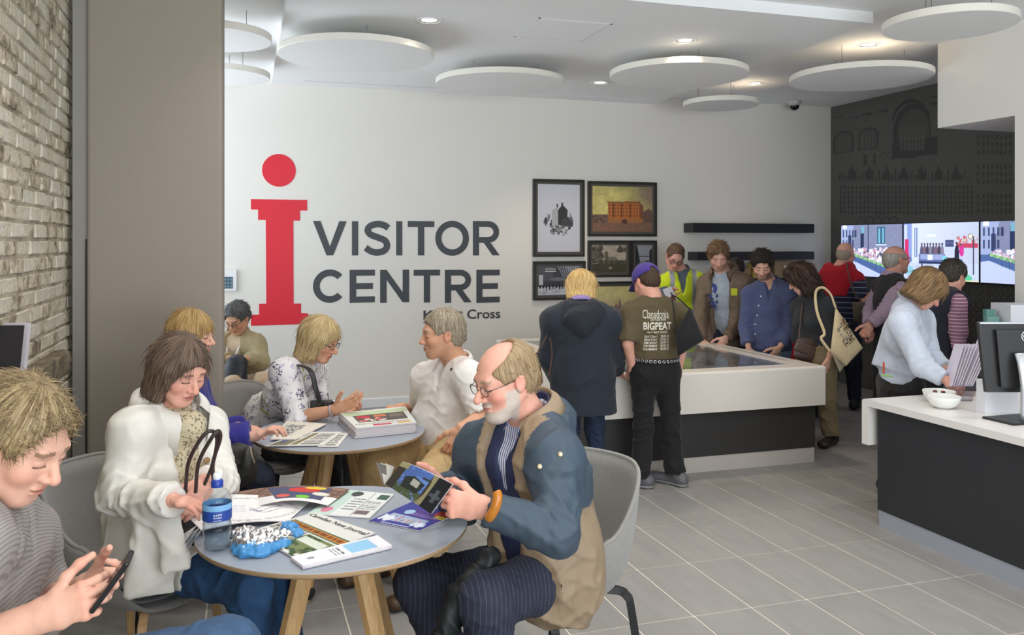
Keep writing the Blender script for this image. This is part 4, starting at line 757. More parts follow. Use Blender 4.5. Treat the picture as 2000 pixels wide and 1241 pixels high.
class Person:
    def __init__(s, label, J, f, up=None, skin='fair', vox=.010, hv=.004, scale=1.0, fem=False, name='person', lids=True, group=None):
        s.J = {k: np.asarray(v, float) for k, v in J.items()}; J = s.J; s.vox = vox; s.hv = hv; s.sc = scale; s.fem = fem; s.skin = np.array(SKN[skin] if isinstance(skin, str) else skin)
        s.base = A3(J['pv'][0], J['pv'][1], 0); s.root = empty(name, s.base); tag(s.root, label, 'person', group)
        f = nrm(f); up = UPV if up is None else np.asarray(up, float); x = nrm(np.cross(f, up)); s.R = np.stack([x, f, np.cross(x, f)], 1); s.hd = J['hd']; s.lids = lids
        s.u = nrm(J['sR'] - J['sL']); s.bodyV = []; s.bodyF = []; s.bodyC = []; s.nb = 0; s.seed = int(abs(s.base[0] * 1000 + s.base[1] * 777)) % 9999
        s.tf = nrm(np.cross(s.u, nrm(J['nk'] - J['pv']))); s.tf = -s.tf if s.tf @ cv(0, 0, 0) > 9 else s.tf      # torso front: left-to-right x up
        s.tf = nrm(np.cross(nrm(J['nk'] - J['pv']), s.u))
        if 'front' in J: s.tf = nrm(J['front'])
    def H(s, p): return s.hd + s.R @ (np.asarray(p, float) * s.sc)
    def toH(s, V): return ((V - s.hd) @ s.R) / s.sc
    def _acc(s, V, F, C): s.bodyV.append(V); s.bodyF.append(F + s.nb); s.bodyC.append(C); s.nb += len(V)
    def head(s, beard=None, smile=False, stubble=0, brow=None, lip=None, jaw=1.0, nose=1.0, open_eyes=False, cheek=.5):
        nkH = s.toH(s.J['nk'][None])[0]; sd = SD(s.hv / s.sc); w = (.93 if s.fem else 1) * jaw
        sd.add(ell((0, -.016, .030), (.075, .096, .086))); sd.add(ell((0, .026, -.026), (.061 * w, .064, .080)), .03); sd.add(ell((0, .030, -.072), (.046 * w, .050, .036)), .025)
        sd.add(ell((0, .064, -.098), (.020 * w, .020, .017)), .02)
        for q in (-1, 1):
            sd.add(cone((q * .055 * w, -.008, -.045), (q * .022 * w, .058, -.094), .018, .018), .022); sd.add(ell((q * .041, .056, -.026), (.022, .024, .024)), .02)
        sd.add(cone((-.034, .073, .026), (.034, .073, .026), .013, .013), .018)
        for q in (-1, 1): sd.sub(ell((q * .031, .096, .006), (.018, .015, .011)), .012)
        sd.add(cone((0, .082, .014), (0, .080 + .028 * nose, -.026), .0075, .0115), .010); sd.add(ell((0, .080 + .027 * nose, -.029), (.0115, .011, .010)), .006)
        for q in (-1, 1): sd.add(ell((q * .0125, .093, -.032), (.0085, .012, .0085)), .005)
        sd.add(ell((0, .086, -.056), (.025, .010, .0065)), .006); sd.add(ell((0, .085, -.068), (.021, .011, .0075)), .005); sd.sub(cone((-.023, .100, -.0615 + (.004 if smile else 0)), (.023, .100, -.0615 + (.004 if smile else 0)), .0035, .0035), .004)
        if s.lids or not open_eyes:
            for q in (-1, 1): sd.add(ell((q * .031, .0735, .005), (.0155, .0135, .0115)), .004)
        for q in (-1, 1):
            a = .25; Re = np.array([[1, 0, 0], [0, math.cos(a), -math.sin(a)], [0, math.sin(a), math.cos(a)]]); sd.add(ell((q * .078, -.014, -.004), (.009, .019, .032), Re), .006); sd.sub(ell((q * .087, -.010, .0), (.006, .010, .018), Re), .004)
        if beard: sd.add(ell((0, .052, -.100), (.040, .042, .026)), .02)
        nr = .050 if s.fem else .058; mid = A3(0, -.022, -.055); sd.add(cone(mid, nkH, nr, nr * 1.12), .03); V, F = sd.mesh(1)
        C = np.tile(s.skin, (len(V), 1)); x, y, z = np.abs(V[:, 0]), V[:, 1], V[:, 2]
        def blend(m, c, soft=0):
            nonlocal C; m = np.repeat(np.clip(np.asarray(m, float), 0, 1)[:, None], 3, 1)
            for _ in range(soft): m = relax(m, F, .7)
            C = C * (1 - m) + np.array(c) * m
        g = lambda cx, cy, cz, r: np.exp(-(((x - cx) / r[0]) ** 2 + ((y - cy) / r[1]) ** 2 + ((z - cz) / r[2]) ** 2)); red = s.skin * np.array([1.02, .66, .62])
        blend(g(.045, .06, -.03, (.022, .03, .022)) * cheek, red); blend(g(0, .108, -.03, (.014, .02, .014)) * .5, red); blend(g(.08, -.014, 0, (.01, .03, .04)) * .5, red)
        lipc = lip or s.skin * np.array([.80, .48, .48]); blend((g(0, .095, -.0615, (.024, .02, .010)) > .40) * .75, lipc); blend((np.abs(z + .0615) < .0022) * (x < .022) * (y > .08) * .7, s.skin * .25)
        hc = np.array(brow if brow else (.12, .08, .05)); bz = .0285 - .10 * np.clip(x - .03, 0, 1) + .06 * np.clip(.03 - x, 0, 1)
        blend((np.abs(z - bz) < .0045) * (x > .013) * (x < .050) * (y > .05) * .75, hc)
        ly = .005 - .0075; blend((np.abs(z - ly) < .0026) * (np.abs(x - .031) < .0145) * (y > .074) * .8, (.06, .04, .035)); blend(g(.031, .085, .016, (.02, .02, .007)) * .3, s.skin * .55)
        if stubble: blend(((z < -.035) * (y > -.02) * (z > -.125) * ((x > .03) | (z < -.075) | ((z > -.054) & (z < -.04) & (x < .028)))) * stubble, hc, 5)
        if beard: m = (z < -.074 + .5 * np.clip(x - .04, 0, .05)) & (y > .0) | ((z < -.040) & (z > -.056) & (x < .034) & (y > .08)) | ((x > .050) & (z < -.02) & (y > -.002) & (y < .045)); blend((m & (z > -.135)) * .9, beard, 4)
        s.headmask = None; s._acc(s.H(V) if False else s.hd + (V * s.sc) @ s.R.T, F, C)
        if open_eyes:
            for q in (-1, 1):
                mb = MB(); c = A3(q * .031, .0725, .0055)
                mb.lathe([(.0125 * math.sin(a), -.0125 * math.cos(a)) for a in np.linspace(.001, 3.14, 13)], (0, 0, 0), 16); E_ = np.array(mb.V); Cc = np.tile(np.array((.55, .50, .47)), (len(E_), 1)); rr = np.hypot(E_[:, 0], E_[:, 1]); top = E_[:, 2] > 0; Cc[(rr < .0085) & top] = (.10, .08, .06); E_ = np.stack([E_[:, 0], E_[:, 2], -E_[:, 1]], 1)
                obj('eye', s.hd + ((E_ + c) * s.sc) @ s.R.T, mb.F, M_skin, s.root, True, cols=Cc)
    def hand(s, w, d, n, side, curl=(.5, .6, .4), thumb=.5, e=None, sc=1.0, spread=.006, fore=(.040, .027), ring=False):
        d = nrm(d); n = nrm(np.asarray(n) - (np.asarray(n) @ d) * d); l = np.cross(d, n) * side; sd = SD(max(.0028, s.hv * .85)); q = sc * (.93 if s.fem else 1.0)
        if e is not None: sd.add(ecap(e, w, (fore[0], fore[0] * .95), (fore[1] * 1.15, fore[1] * .85), l), .02)
        sd.add(ecap(w, w + d * .026 * q, (.027 * q, .019 * q), (.031 * q, .016 * q), l), .02)
        sd.add(ecap(w + d * .030 * q, w + d * .078 * q, (.034 * q, .0155 * q), (.040 * q, .0125 * q), l), .018)
        for i in range(4):
            L = (.070, .079, .073, .056)[i] * q; b = w + d * (.083, .088, .084, .074)[i] * q + l * (.030 - .0205 * i) * q; a = 0; r = (.0092, .0095, .0089, .0078)[i] * q; dd = nrm(d + l * spread * (1.5 - i) * 6)
            cu = curl[i] if isinstance(curl[0], (tuple, list)) else curl
            for k, (ln, an) in enumerate(zip((.45, .31, .24), cu)):
                a += an; v = dd * math.cos(a) + n * math.sin(a); e2 = b + v * L * ln; sd.add(cone(b, e2, r * (1 - .07 * k), r * (.93 - .07 * k)), .006); b = e2
        b = w + d * .022 * q + l * .024 * q + n * .006; v = nrm(d * .62 + l * (.78 - .3 * thumb) + n * .45 * thumb)
        for k, ln in enumerate((.043, .034, .028)):
            e2 = b + v * ln * q; sd.add(cone(b, e2, (.0135, .0108, .0095)[k] * q, (.0112, .0098, .0082)[k] * q), .010); b = e2; v = nrm(v + d * .35 + n * .30 * thumb - l * .35 * thumb)
        V, F = sd.mesh(1); C = np.tile(s.skin, (len(V), 1)); kn = np.exp(-(((V - w) @ d - .085 * q) / .014) ** 2) * .35; tip = np.exp(-(np.maximum(0, .15 * q - (V - w) @ d) / .02) ** 2) * .25
        C = C * (1 - (kn + tip)[:, None]) + s.skin * np.array([1.0, .68, .64]) * (kn + tip)[:, None]; s._acc(V, F, C)
        if ring: pass
    def torso(s, o=0.0):
        J = s.J; u = s.u; ax = nrm(J['nk'] - J['pv']); fm = s.fem; hwS = np.linalg.norm(J['sR'] - J['sL']) / 2; ch = J.get('ch', J['pv'] * .38 + J['nk'] * .62); wa = J.get('wa', J['pv'] * .72 + J['nk'] * .28); g = J.get('girth', 1.0); g = float(g)
        T = [(ecap(ch, wa, (hwS * .80 + o, .108 * g + o), ((.128 if fm else .145) * g + o, .098 * g + o), u), .05), (ecap(wa, J['pv'], ((.130 if fm else .145) * g + o, .098 * g + o), ((.168 if fm else .160) * g + o, .115 * g + o), u), .05),
             (cone(J['sL'] - ax * .015, J['sR'] - ax * .015, .058 + o, .058 + o), .05), (ecap(J['nk'] - ax * .05, ch, (hwS * .62 + o, .075 + o), (hwS * .78 + o, .105 + o), u), .05)]
        for q in 'LR': T.append((cone(J['nk'] - ax * .005, J['s' + q] + ax * .012, .046 + o * .7, .050 + o), .045))
        if fm:
            for q in (-1, 1): T.append((ell(ch + s.tf * .085 + u * q * .07 - ax * .03, (.058 + o * .7,) * 3), .05))
        return T
    def arm(s, q, o=0.0, upto=1.0, elbow_only=False, end=None):
        J = s.J; a, b, c = J['s' + q], J['e' + q], J['w' + q]; T = []
        if upto <= 1.0: T.append((cone(a, a + (b - a) * upto, .054 + o, .054 - .008 * upto + o * 1.15, True), .03)); return T
        T.append((cone(a, b, .054 + o, .043 + o), .03)); t = upto - 1; T.append((cone(b, b + (c - b) * t, .043 + o, .043 - .012 * t + o * (end if end is not None else .85), True), .025)); return T
    def leg(s, q, o=0.0, end=1.0, hem=None):
        J = s.J; h, k, a = J['h' + q], J['k' + q], J['a' + q]; e = k + (a - k) * end
        return [(cone(h, k, .086 + o, .058 + o), .05), (cone(k, e, .058 + o, hem if hem else (.043 + o), True), .04)]
    def garment(s, name, parts, colf, m=None, fold=(.004, .07), cuts=(), subs=(), vox=None, smooth=1, axis=None, parent=None):
        sd = SD(vox or s.vox)
        for p in parts: sd.add(p[0], p[1])
        for p in subs: sd.sub(p[0], p[1])
        for p in cuts: sd.cut(*p)
        V, F = sd.mesh(smooth)
        if fold:
            V = folds(V, F, fold[0], fold[1], s.seed + len(name), axis); N = vnormals(V, F); J = s.J
            for a, b, c in (('sL', 'eL', 'wL'), ('sR', 'eR', 'wR'), ('hL', 'kL', 'aL'), ('hR', 'kR', 'aR')):
                if b not in J: continue
                d1, d2 = nrm(J[b] - J[a]), nrm(J[c] - J[b]); ins = nrm(d2 - d1 + 1e-6); q = V - J[b]; dd = np.linalg.norm(q, axis=1); sx = q @ nrm(d1 + d2 + 1e-6); an = q @ nrm(np.cross(d1, d2) + 1e-6); mk = np.exp(-(dd / .12) ** 2) * (.55 + .45 * np.clip(q @ ins / .05, -1, 1))
                w = 1.5 * np.exp(-(np.sin(np.pi * sx / .042 + 9 * an + 1.2 * np.sin(an * 55 + s.seed)) / .45) ** 2) - .5; V = V + N * (w * mk * .0075)[:, None]
        if not callable(colf): colf = const(colf)
        return obj(name, V, F, m or M_cloth, parent or s.root, True, cols=colf(V, vnormals(V, F)))
    def finish(s, legs=True):
        """the continuous body under the clothes"""
        sd = SD(.014)
        for p, k in s.torso(-.008): sd.add(p, k)
        for q in 'LR':
            for p, k in s.arm(q, -.006, 2.0): sd.add(p, k)
            if legs and 'k' + q in s.J:
                for p, k in s.leg(q, -.012, .97): sd.add(p, k)
        V, F = sd.mesh(1); s._acc(V, F, np.tile(s.skin, (len(V), 1)))
        o = obj('body', np.vstack(s.bodyV), np.vstack(s.bodyF), M_skin, s.root, True, cols=np.vstack(s.bodyC)); return o
    def shoe(s, q, d, col, L=.27, m=None, sole=None):
        a = s.J['a' + q].copy(); d = nrm(A3(d[0], d[1], 0)); l = A3(-d[1], d[0], 0); h = a - d * .055; h[2] = .045; t = a + d * (L - .09); t[2] = .036
        V, F = SD(.006).add(cone(A3(a[0], a[1], .10) - d * .01, A3(h[0], h[1], .05), .046, .042)).add(ecap(h, t, (.040, .042), (.048, .032), l), .03).cut((0, 0, .002), (0, 0, -1)).mesh(1)
        C = np.tile(np.array(col), (len(V), 1)); 
        if sole is not None: C[V[:, 2] < .024] = sole
        return obj('shoe', V, F, m or M_leather, s.root, True, cols=C)
    # ---------- hair in the head's own frame ----------
    def hair(s, kind, c1, c2, name, loft=.0, tufts=120, tl=.03, fringe=.0, length=.0, spike=.35, parts=(), subs=(), groove=.005, tw=.0016, part=0):
        sd = SD(.0045 if s.hv < .005 else .006); L = loft
        if kind in ('short', 'balding'):
            sd.add(ell((0, -.020, .034), (.081 + L, .103 + L, .091 + L))); sd.add(ell((0, -.060, -.015), (.066 + L * .5, .058 + L * .4, .062)), .03)
            sd.sub(ell((0, .092, -.035), (.088, .090, .100 - fringe)), .012)
            for q in (-1, 1): sd.sub(ell((q * .085, .010, -.028), (.030, .034, .042)), .008)
            if kind == 'balding': sd.sub(ell((0, .055, .105), (.070, .115, .060)), .02)
            sd.cut((0, -.05, -.078), (0, .25, -1))
        elif kind == 'bob':
            sd.add(ell((0, -.018, .032), (.086 + L, .106 + L, .094 + L))); sd.add(ecap((0, -.030, .01), (0, -.034, -.085 - length), (.094 + L, .086 + L), (.088 + L, .070 + L), (1, 0, 0)), .04)
            for q in (-1, 1): sd.add(ecap((q * .074, .010, .02), (q * .076, .012, -.075 - length), (.020, .034), (.018, .030), (1, 0, 0)), .02)
            sd.sub(ell((0, .098, -.050 - fringe), (.070, .085, .110)), .012); sd.sub(ecap((0, .09, -.06), (0, .02, -.24 - length), (.058, .07), (.06, .05), (1, 0, 0)), .012); sd.cut((0, 0, -.115 - length), (0, .15, -1))
        for p in parts: sd.add(p[0], p[1])
        for p in subs: sd.sub(p[0], p[1])
        V, F = sd.mesh(1); N = vnormals(V, F); ph = np.arctan2(V[:, 0], V[:, 1] + .02 - part); hgt = V[:, 2]; rad = np.hypot(V[:, 0], V[:, 1] + .02)
        st = vn(ph * 9 + 20, hgt * 9 + 20, 1.0, 3) * .5 + vn(ph * 22 + 20, hgt * 10 + 20, 1.0, 8) * .5; V = V + N * ((st - .45) * groove + (0 if kind == 'bob' else .6 * groove * (vn(V[:, 0] * 45 + 20, V[:, 1] * 45 + hgt * 30 + 20, 1.0, 5) - .5)))[:, None]
        fl_ = np.stack([ph * 24, hgt * 14, rad * 30 * 0 + 1], 1); Vs, Fs, Ls = [V], [list(map(tuple, F))], [fl_]; Fq = F
        r = np.random.default_rng(s.seed); T = []; TF = []; TL = []; nb = len(V)
        for i in r.integers(0, len(V), tufts):
            p, n_ = V[i], N[i]; 
            if kind == 'short' and (p[2] < -.1 or (p[1] > .06 and p[2] < .05)): continue
            if kind == 'balding' and (p[1] > .0 or p[2] > .085): continue
            dn = A3(0, 0, -1); dn = dn - (dn @ n_) * n_; back = A3(p[0] * 2, p[1] + .02, 0); fl2 = A3(p[0] * 4, .8, .25) + .35 * r.normal(size=3) if kind == 'short' and p[1] > .03 else dn + .5 * nrm(A3(p[0], p[1] + .02, 0)) + .12 * r.normal(size=3) if kind == 'bob' else nrm(back) * .6 + dn * .5 + .35 * r.normal(size=3); dd = nrm(nrm(fl2 - (fl2 @ n_) * n_) + n_ * spike * r.uniform(.4, 1.2))
            l = tl * r.uniform(.6, 1.5); pts = [p - n_ * .004, p + dd * l * .5 + n_ * .001, p + dd * l + dn * l * (.25 if kind == 'bob' else .08)]; tv, tf_ = tube(pts, [tw, tw * .8, tw * .15], 3, False); k = len(T); T += list(tv); TF += [tuple(np.array(f) + nb + k) for f in tf_]; TL += [fl_[i] + r.uniform(-2, 2)] * len(tv)
        if T: V = np.vstack([V, np.array(T)]); F = np.vstack([F, np.array(TF)]); fl_ = np.vstack([fl_, np.array(TL)])
        return obj('hair', s.hd + (V * s.sc) @ s.R.T, F, hairmat(name, c1, c2), s.root, True, flow=fl_)
    def glasses(s, shape='oval', col=None, rim=.0014):
        m = col or M_wirem; t = None; mb = MB(); lens = []
        for q in (-1, 1):
            P_ = [(q * .033 + .0235 * math.cos(a) * (1 - .06 * math.sin(a)), .099 - .004 * abs(math.cos(a)), .002 + .0165 * math.sin(a) * (1 if shape == 'oval' else (1.1 if abs(math.sin(a)) < .8 else .98))) for a in np.linspace(0, 2 * math.pi, 25)]
            mb.tube(P_, rim, 6, False); lens.append(P_[:-1]); mb.tube([(q * .056, .096, .006), (q * .072, .070, .008), (q * .079, .0, .008), (q * .080, -.022, -.004)], rim, 6)
        mb.tube([(-.010, .100, .004), (0, .103, .007), (.010, .100, .004)], rim, 6); o = obj('spectacles', s.hd + (np.array(mb.V) * s.sc) @ s.R.T, mb.F, m, s.root, True)
        for P_ in lens: obj('lens', s.hd + (np.array(P_) * s.sc) @ s.R.T, [tuple(range(len(P_)))], M_lens, o)
    def collar(s, col, r=.062, h=.045, gap=.5, fold=.03, drop=.0, m=None, name='collar', out=.012, tips=.02, c=None, up=None, colf=None):
        c = s.J['nk'] + A3(0, 0, drop) if c is None else c; up = nrm(s.J['hd'] - s.J['nk']) * .5 + nrm(s.J['nk'] - s.J['pv']) * .5 if up is None else up; up = nrm(up); f = nrm(s.tf - (s.tf @ up) * up); x = np.cross(f, up); n = 40; V = []; prof = ((0, 0), (.004, h), (.009, h + .003), (out + .006, h * .7), (out + .014, h * .95 - fold), (out + .010, h * .95 - fold), (.008, h * .5), (.006, 0))
        for i in range(n + 1):
            a = gap + (2 * math.pi - 2 * gap) * i / n; e = max(0, math.cos(a)) ** 2; d = f * math.cos(a) * 1.05 + x * math.sin(a)
            for k, (dr, z) in enumerate(prof): V.append(c + d * (r + dr + (.012 * e if k in (3, 4, 5) else 0)) + up * (z - e * .028 - (tips * e if k in (4, 5) else 0)))
        k = len(prof); F = np.array([(i * k + j, i * k + (j + 1) % k, (i + 1) * k + (j + 1) % k, (i + 1) * k + j) for i in range(n) for j in range(k)]); V = np.array(V)
        return obj(name, V, F, m or M_cloth, s.root, True, cols=(colf(V, None) if colf else np.tile(np.array(col), (len(V), 1))))
    def strip(s, name, pts, w, col, m=None, thick=.25, up=None, n=8, parent=None):
        V, F = tube(bez(pts, n), w / 2, 8, True, thick, up); V = np.array(V); return obj(name, V, F, m or M_cloth, parent or s.root, True, cols=np.tile(np.array(col), (len(V), 1)))
def bvh(o): me = o.data; return BVHTree.FromPolygons([v.co[:] for v in me.vertices], [p.vertices[:] for p in me.polygons])
def decal(name, V, F, target, direc, m, off=.0025):
    """lay thin print on a garment: every point cast onto the cloth along direc; children share the garment's origin"""
    T = bvh(target); org = WL[target.name]; d = Vector(nrm(direc)); out = []
    for v in np.asarray(V) - org:
        h = T.ray_cast(Vector(v) - d * .5, d); out.append((np.array(h[0]) - nrm(direc) * off) if h[0] is not None else v)
    return obj(name, np.array(out) + org, F, m, target)

def stripemat(name, ca, cb, d, period, duty=.5, rough=.85):
    if name in MATS: return MATS[name]
    m = mat(name, ca, rough, bump=.2, bscale=260); N = m.node_tree.nodes; L = m.node_tree.links; tc = N.new('ShaderNodeTexCoord'); vm = N.new('ShaderNodeVectorMath'); vm.operation = 'DOT_PRODUCT'; vm.inputs[1].default_value = [float(x) / period for x in nrm(d)]; L.new(tc.outputs['Object'], vm.inputs[0])
    fr = N.new('ShaderNodeMath'); fr.operation = 'FRACT'; L.new(vm.outputs['Value'], fr.inputs[0]); lt = N.new('ShaderNodeMath'); lt.operation = 'LESS_THAN'; lt.inputs[1].default_value = duty; L.new(fr.outputs[0], lt.inputs[0])
    mx = N.new('ShaderNodeMix'); mx.data_type = 'RGBA'; mx.inputs[6].default_value = (*ca, 1); mx.inputs[7].default_value = (*cb, 1); L.new(lt.outputs[0], mx.inputs[0]); L.new(mx.outputs[2], N['Principled BSDF'].inputs['Base Color']); return m
def spotmat(name, base, cols, scale, thr=.55):
    if name in MATS: return MATS[name]
    m = mat(name, base, .8, bump=.15, bscale=200); N = m.node_tree.nodes; L = m.node_tree.links; tc = N.new('ShaderNodeTexCoord'); src = None
    for k, (c, sc, th, sc2) in enumerate(cols):
        n = N.new('ShaderNodeTexNoise'); n.inputs['Scale'].default_value = sc; n.inputs['Detail'].default_value = 1; mp = N.new('ShaderNodeMapping'); mp.inputs['Location'].default_value = (k * 3.1, 1.7 * k, 0); L.new(tc.outputs['Object'], mp.inputs[0]); L.new(mp.outputs[0], n.inputs['Vector'])
        n2 = N.new('ShaderNodeTexNoise'); n2.inputs['Scale'].default_value = sc2; n2.inputs['Detail'].default_value = 2; L.new(mp.outputs[0], n2.inputs['Vector'])
        g = N.new('ShaderNodeMath'); g.operation = 'GREATER_THAN'; g.inputs[1].default_value = th; L.new(n.outputs['Fac'], g.inputs[0]); g2 = N.new('ShaderNodeMath'); g2.operation = 'GREATER_THAN'; g2.inputs[1].default_value = .52; L.new(n2.outputs['Fac'], g2.inputs[0])
        mu_ = N.new('ShaderNodeMath'); mu_.operation = 'MULTIPLY'; L.new(g.outputs[0], mu_.inputs[0]); L.new(g2.outputs[0], mu_.inputs[1])
        mx = N.new('ShaderNodeMix'); mx.data_type = 'RGBA'; L.new(mu_.outputs[0], mx.inputs[0]); mx.inputs[7].default_value = (*c, 1)
        if src: L.new(src, mx.inputs[6])
        else: mx.inputs[6].default_value = (*base, 1)
        src = mx.outputs[2]
    L.new(src, N['Principled BSDF'].inputs['Base Color']); return m
P_ = at
def jl(J, names='hL kL aL hR kR aR'):  return J
# ---------- older man reading, right of the near table ----------
J = dict(hd=P_(984, 742, 2.86), nk=P_(1034, 822, 2.95), sL=P_(1082, 900, 2.76), sR=P_(940, 880, 3.08), eL=P_(1088, 1042, 2.60), wL=P_(938, 990, 2.58), eR=P_(900, 985, 3.16), wR=P_(868, 950, 2.92), pv=P_(1070, 1118, 2.98), hL=P_(1075, 1130, 2.88), hR=P_(1000, 1115, 3.08), kL=P_(948, 1172, 2.62), kR=P_(815, 1140, 2.93), aL=P_(975, 1420, 2.68), aR=P_(900, 1330, 2.95), girth=1.15)
p = Person('older bearded man with glasses in a blue and tan coat reading a leaflet', J, cv(-.82, -.30, -.50), skin='pink', vox=.009, hv=.003, scale=1.03, name='person')
p.head(beard=srgb(196, 186, 175), brow=srgb(150, 130, 110), nose=1.15, cheek=.9); p.hair('balding', srgb(132, 108, 78), srgb(176, 152, 118), 'hair_sandy_grey', .004, 260, .035, spike=.10, groove=.004)
p.glasses()
hn = cv(0.1, -.15, 1); p.hand(J['wL'], cv(-1, .12, -.05), hn, -1, ((.95, 1.0, .6), (1.0, 1.0, .6), (1.05, 1.0, .6), (1.1, 1.0, .6)), .9, e=J['eL'] * .3 + J['wL'] * .7, sc=1.08); p.hand(J['wR'], cv(-.75, .05, -.35), cv(-.3, .1, -.9), 1, (.35, .5, .3), .3, sc=1.0)
p.finish()
NAVY = srgb(38, 48, 84)
p.garment('shirt', p.torso(.004), (1, 1, 1), stripemat('shirt_stripe_blue', srgb(226, 228, 236), srgb(96, 104, 168), cv(.75, 0, -.6), .011, .45), subs=[(ell(J['nk'] + A3(0, 0, .05), (.066, .066, .08)), .01)], cuts=[(J['pv'] + A3(0, 0, .10), (0, 0, -1))], vox=.012, fold=None)
SHC = lambda V, N: np.where((np.sin(np.arctan2(V[:, 0] - J['nk'][0], V[:, 1] - J['nk'][1]) * 46) > 0)[:, None], np.array(srgb(228, 230, 238)), np.array(srgb(92, 100, 164)))
p.collar(None, .064, .040, .42, .034, .0, tips=.03, name='shirt_collar', colf=SHC)
# navy inner jacket, open at the throat
f7 = p.tf; ch = J['pv'] * .30 + J['nk'] * .70
p.garment('inner_jacket', p.torso(.018), NAVY, M_shell, (.004, .08), cuts=[(J['pv'] + A3(0, 0, .02), (0, 0, -1))], subs=[(ell(J['nk'] + A3(0, 0, .05), (.072, .072, .085)), .01), (ecap(J['nk'] + f7 * .13 + A3(0, 0, .05), ch + f7 * .17 + A3(0, 0, -.03), (.060, .09), (.008, .06), p.u), .015)], vox=.009)
p.collar(NAVY, .076, .058, .62, .045, .004, M_shell, 'inner_collar', .010, .03)
# coat: teal blue yoke and sleeves, tan body, open front
TEAL, TAN = np.array(srgb(62, 76, 90)), np.array(srgb(146, 126, 102))
axp = nrm(J['nk'] - J['pv'])
def coat(V, N):
    h = (V - J['pv']) @ axp; sd_ = (V - ch) @ p.u; fr = (V - ch) @ f7; C = np.tile(TAN, (len(V), 1)); sl = np.minimum(np.linalg.norm(np.cross(V - J['sL'], nrm(J['eL'] - J['sL'])), axis=1), 9)
    dl = np.minimum(_seg(V, J['eL'], J['wL'])[1].__pow__(2).sum(1), _seg(V, J['sL'], J['eL'])[1].__pow__(2).sum(1)); dr = np.minimum(_seg(V, J['eR'], J['wR'])[1].__pow__(2).sum(1), _seg(V, J['sR'], J['eR'])[1].__pow__(2).sum(1))
    C[(h > .27 + .15 * fr)] = TEAL; C[(dl < .0105) & (h > .0)] = TEAL; C[(dr < .0105)] = TEAL; lap = (fr > .035) & (sd_ > -.165) & (sd_ < .10) & (np.minimum(dl, dr) > .008); C[lap] = TAN * 1.15
    return C
parts = p.torso(.042) + p.arm('L', .026, 1.93, end=.8) + p.arm('R', .028, 1.93, end=.8) + [(ecap(J['pv'] + A3(0, 0, .08), J['pv'] + cv(-.06, -.09, -.03), (.205, .165), (.222, .175), p.u, True), .05), (cone(J['hL'] + A3(0, 0, .02), J['hL'] * .72 + J['kL'] * .28, .112, .118, True), .05), (ell(J['nk'] + cv(.085, -.01, .04), (.085, .085, .07)), .05), (ell(J['nk'] + cv(.05, .035, .06), (.075, .06, .05)), .04)]
jk = p.garment('coat', parts, coat, M_shell, (.009, .10), vox=.0085, subs=[(ell(J['nk'] + A3(0, 0, .065) + f7 * .01, (.088, .088, .085)), .015), (ecap(J['nk'] + f7 * .10 + A3(0, 0, .02), J['pv'] + f7 * .26 + A3(0, 0, .06), (.085, .10), (.085, .11), p.u), .02)])
p.collar(TAN * 1.1, .093, .075, .72, .055, -.004, M_shell, 'coat_collar', .022, .06)
for q in ((1054, 912), (1094, 888)):     # snaps on the storm flap
    T = bvh(jk); o_ = at(q[0], q[1], 2.2) - WL[jk.name]; d_ = nrm(at(q[0], q[1], 3) - A3(0, 0, EYE)); h = T.ray_cast(Vector(o_), Vector(d_))
    if h[0] is not None: mb = MB(); mb.lathe([(.0001, 0), (.004, 0), (.008, -.001), (.009, -.003), (.007, -.005)], (0, 0, 0), 16); V = np.array(mb.V); zz_ = -d_; xx = nrm(np.cross(UPV, zz_)); V = V @ np.stack([xx, np.cross(zz_, xx), zz_], 0) + np.array(h[0]) + WL[jk.name] + zz_ * .005; obj('snap_button', V, mb.F, mat('brass_snap', srgb(196, 180, 150), .3, .7), jk, True)
TRN = (1, 1, 1); MTR = stripemat('pinstripe_navy', srgb(40, 44, 60), srgb(66, 72, 92), cv(1, 0, .3), .016, .14)
p.garment('trousers', p.leg('L', .020, 1.0, .075) + p.leg('R', .016, 1.0, .072) + [(ecap(J['pv'], J['pv'] - A3(0, 0, .03), (.18, .14), (.18, .14), p.u), .05)], TRN, MTR, fold=(.006, .10))
for q in 'LR': p.shoe(q, cv(-.8, 0, -.4), (.02, .02, .02))
# folded dark umbrella hanging between his knees
V, F = SD(.008).add(cone(P_(962, 1085, 2.72), P_(905, 1160, 2.66), .030, .040)).add(cone(P_(905, 1160, 2.66), P_(858, 1262, 2.62), .042, .036), .03).add(cone(P_(930, 1130, 2.66), P_(935, 1215, 2.64), .03, .012), .03).mesh(1); V = folds(V, F, .012, .05, 4, cv(1, .3, 0))
o = obj('umbrella', V, F, M_shell, None, True, cols=np.tile(np.array(srgb(24, 30, 32)), (len(V), 1))); tag(o, 'loosely folded dark green umbrella between the older man\'s knees', 'umbrella')
# wooden crook handle hooked over his sleeve
pts = bez([P_(968, 960, 2.50), P_(972, 970, 2.495), P_(968, 990, 2.49), P_(960, 1006, 2.49), P_(953, 1014, 2.50)], 6); V, F = tube(pts, [.008] + [.0145] * (len(pts) - 3) + [.014, .010], 12); o = obj('walking_stick', V, F, mat('varnished_wood', srgb(186, 116, 40), .2, var=.15, vscale=30), None, True); tag(o, 'polished orange wooden stick handle hooked over the blue sleeve', 'walking stick')

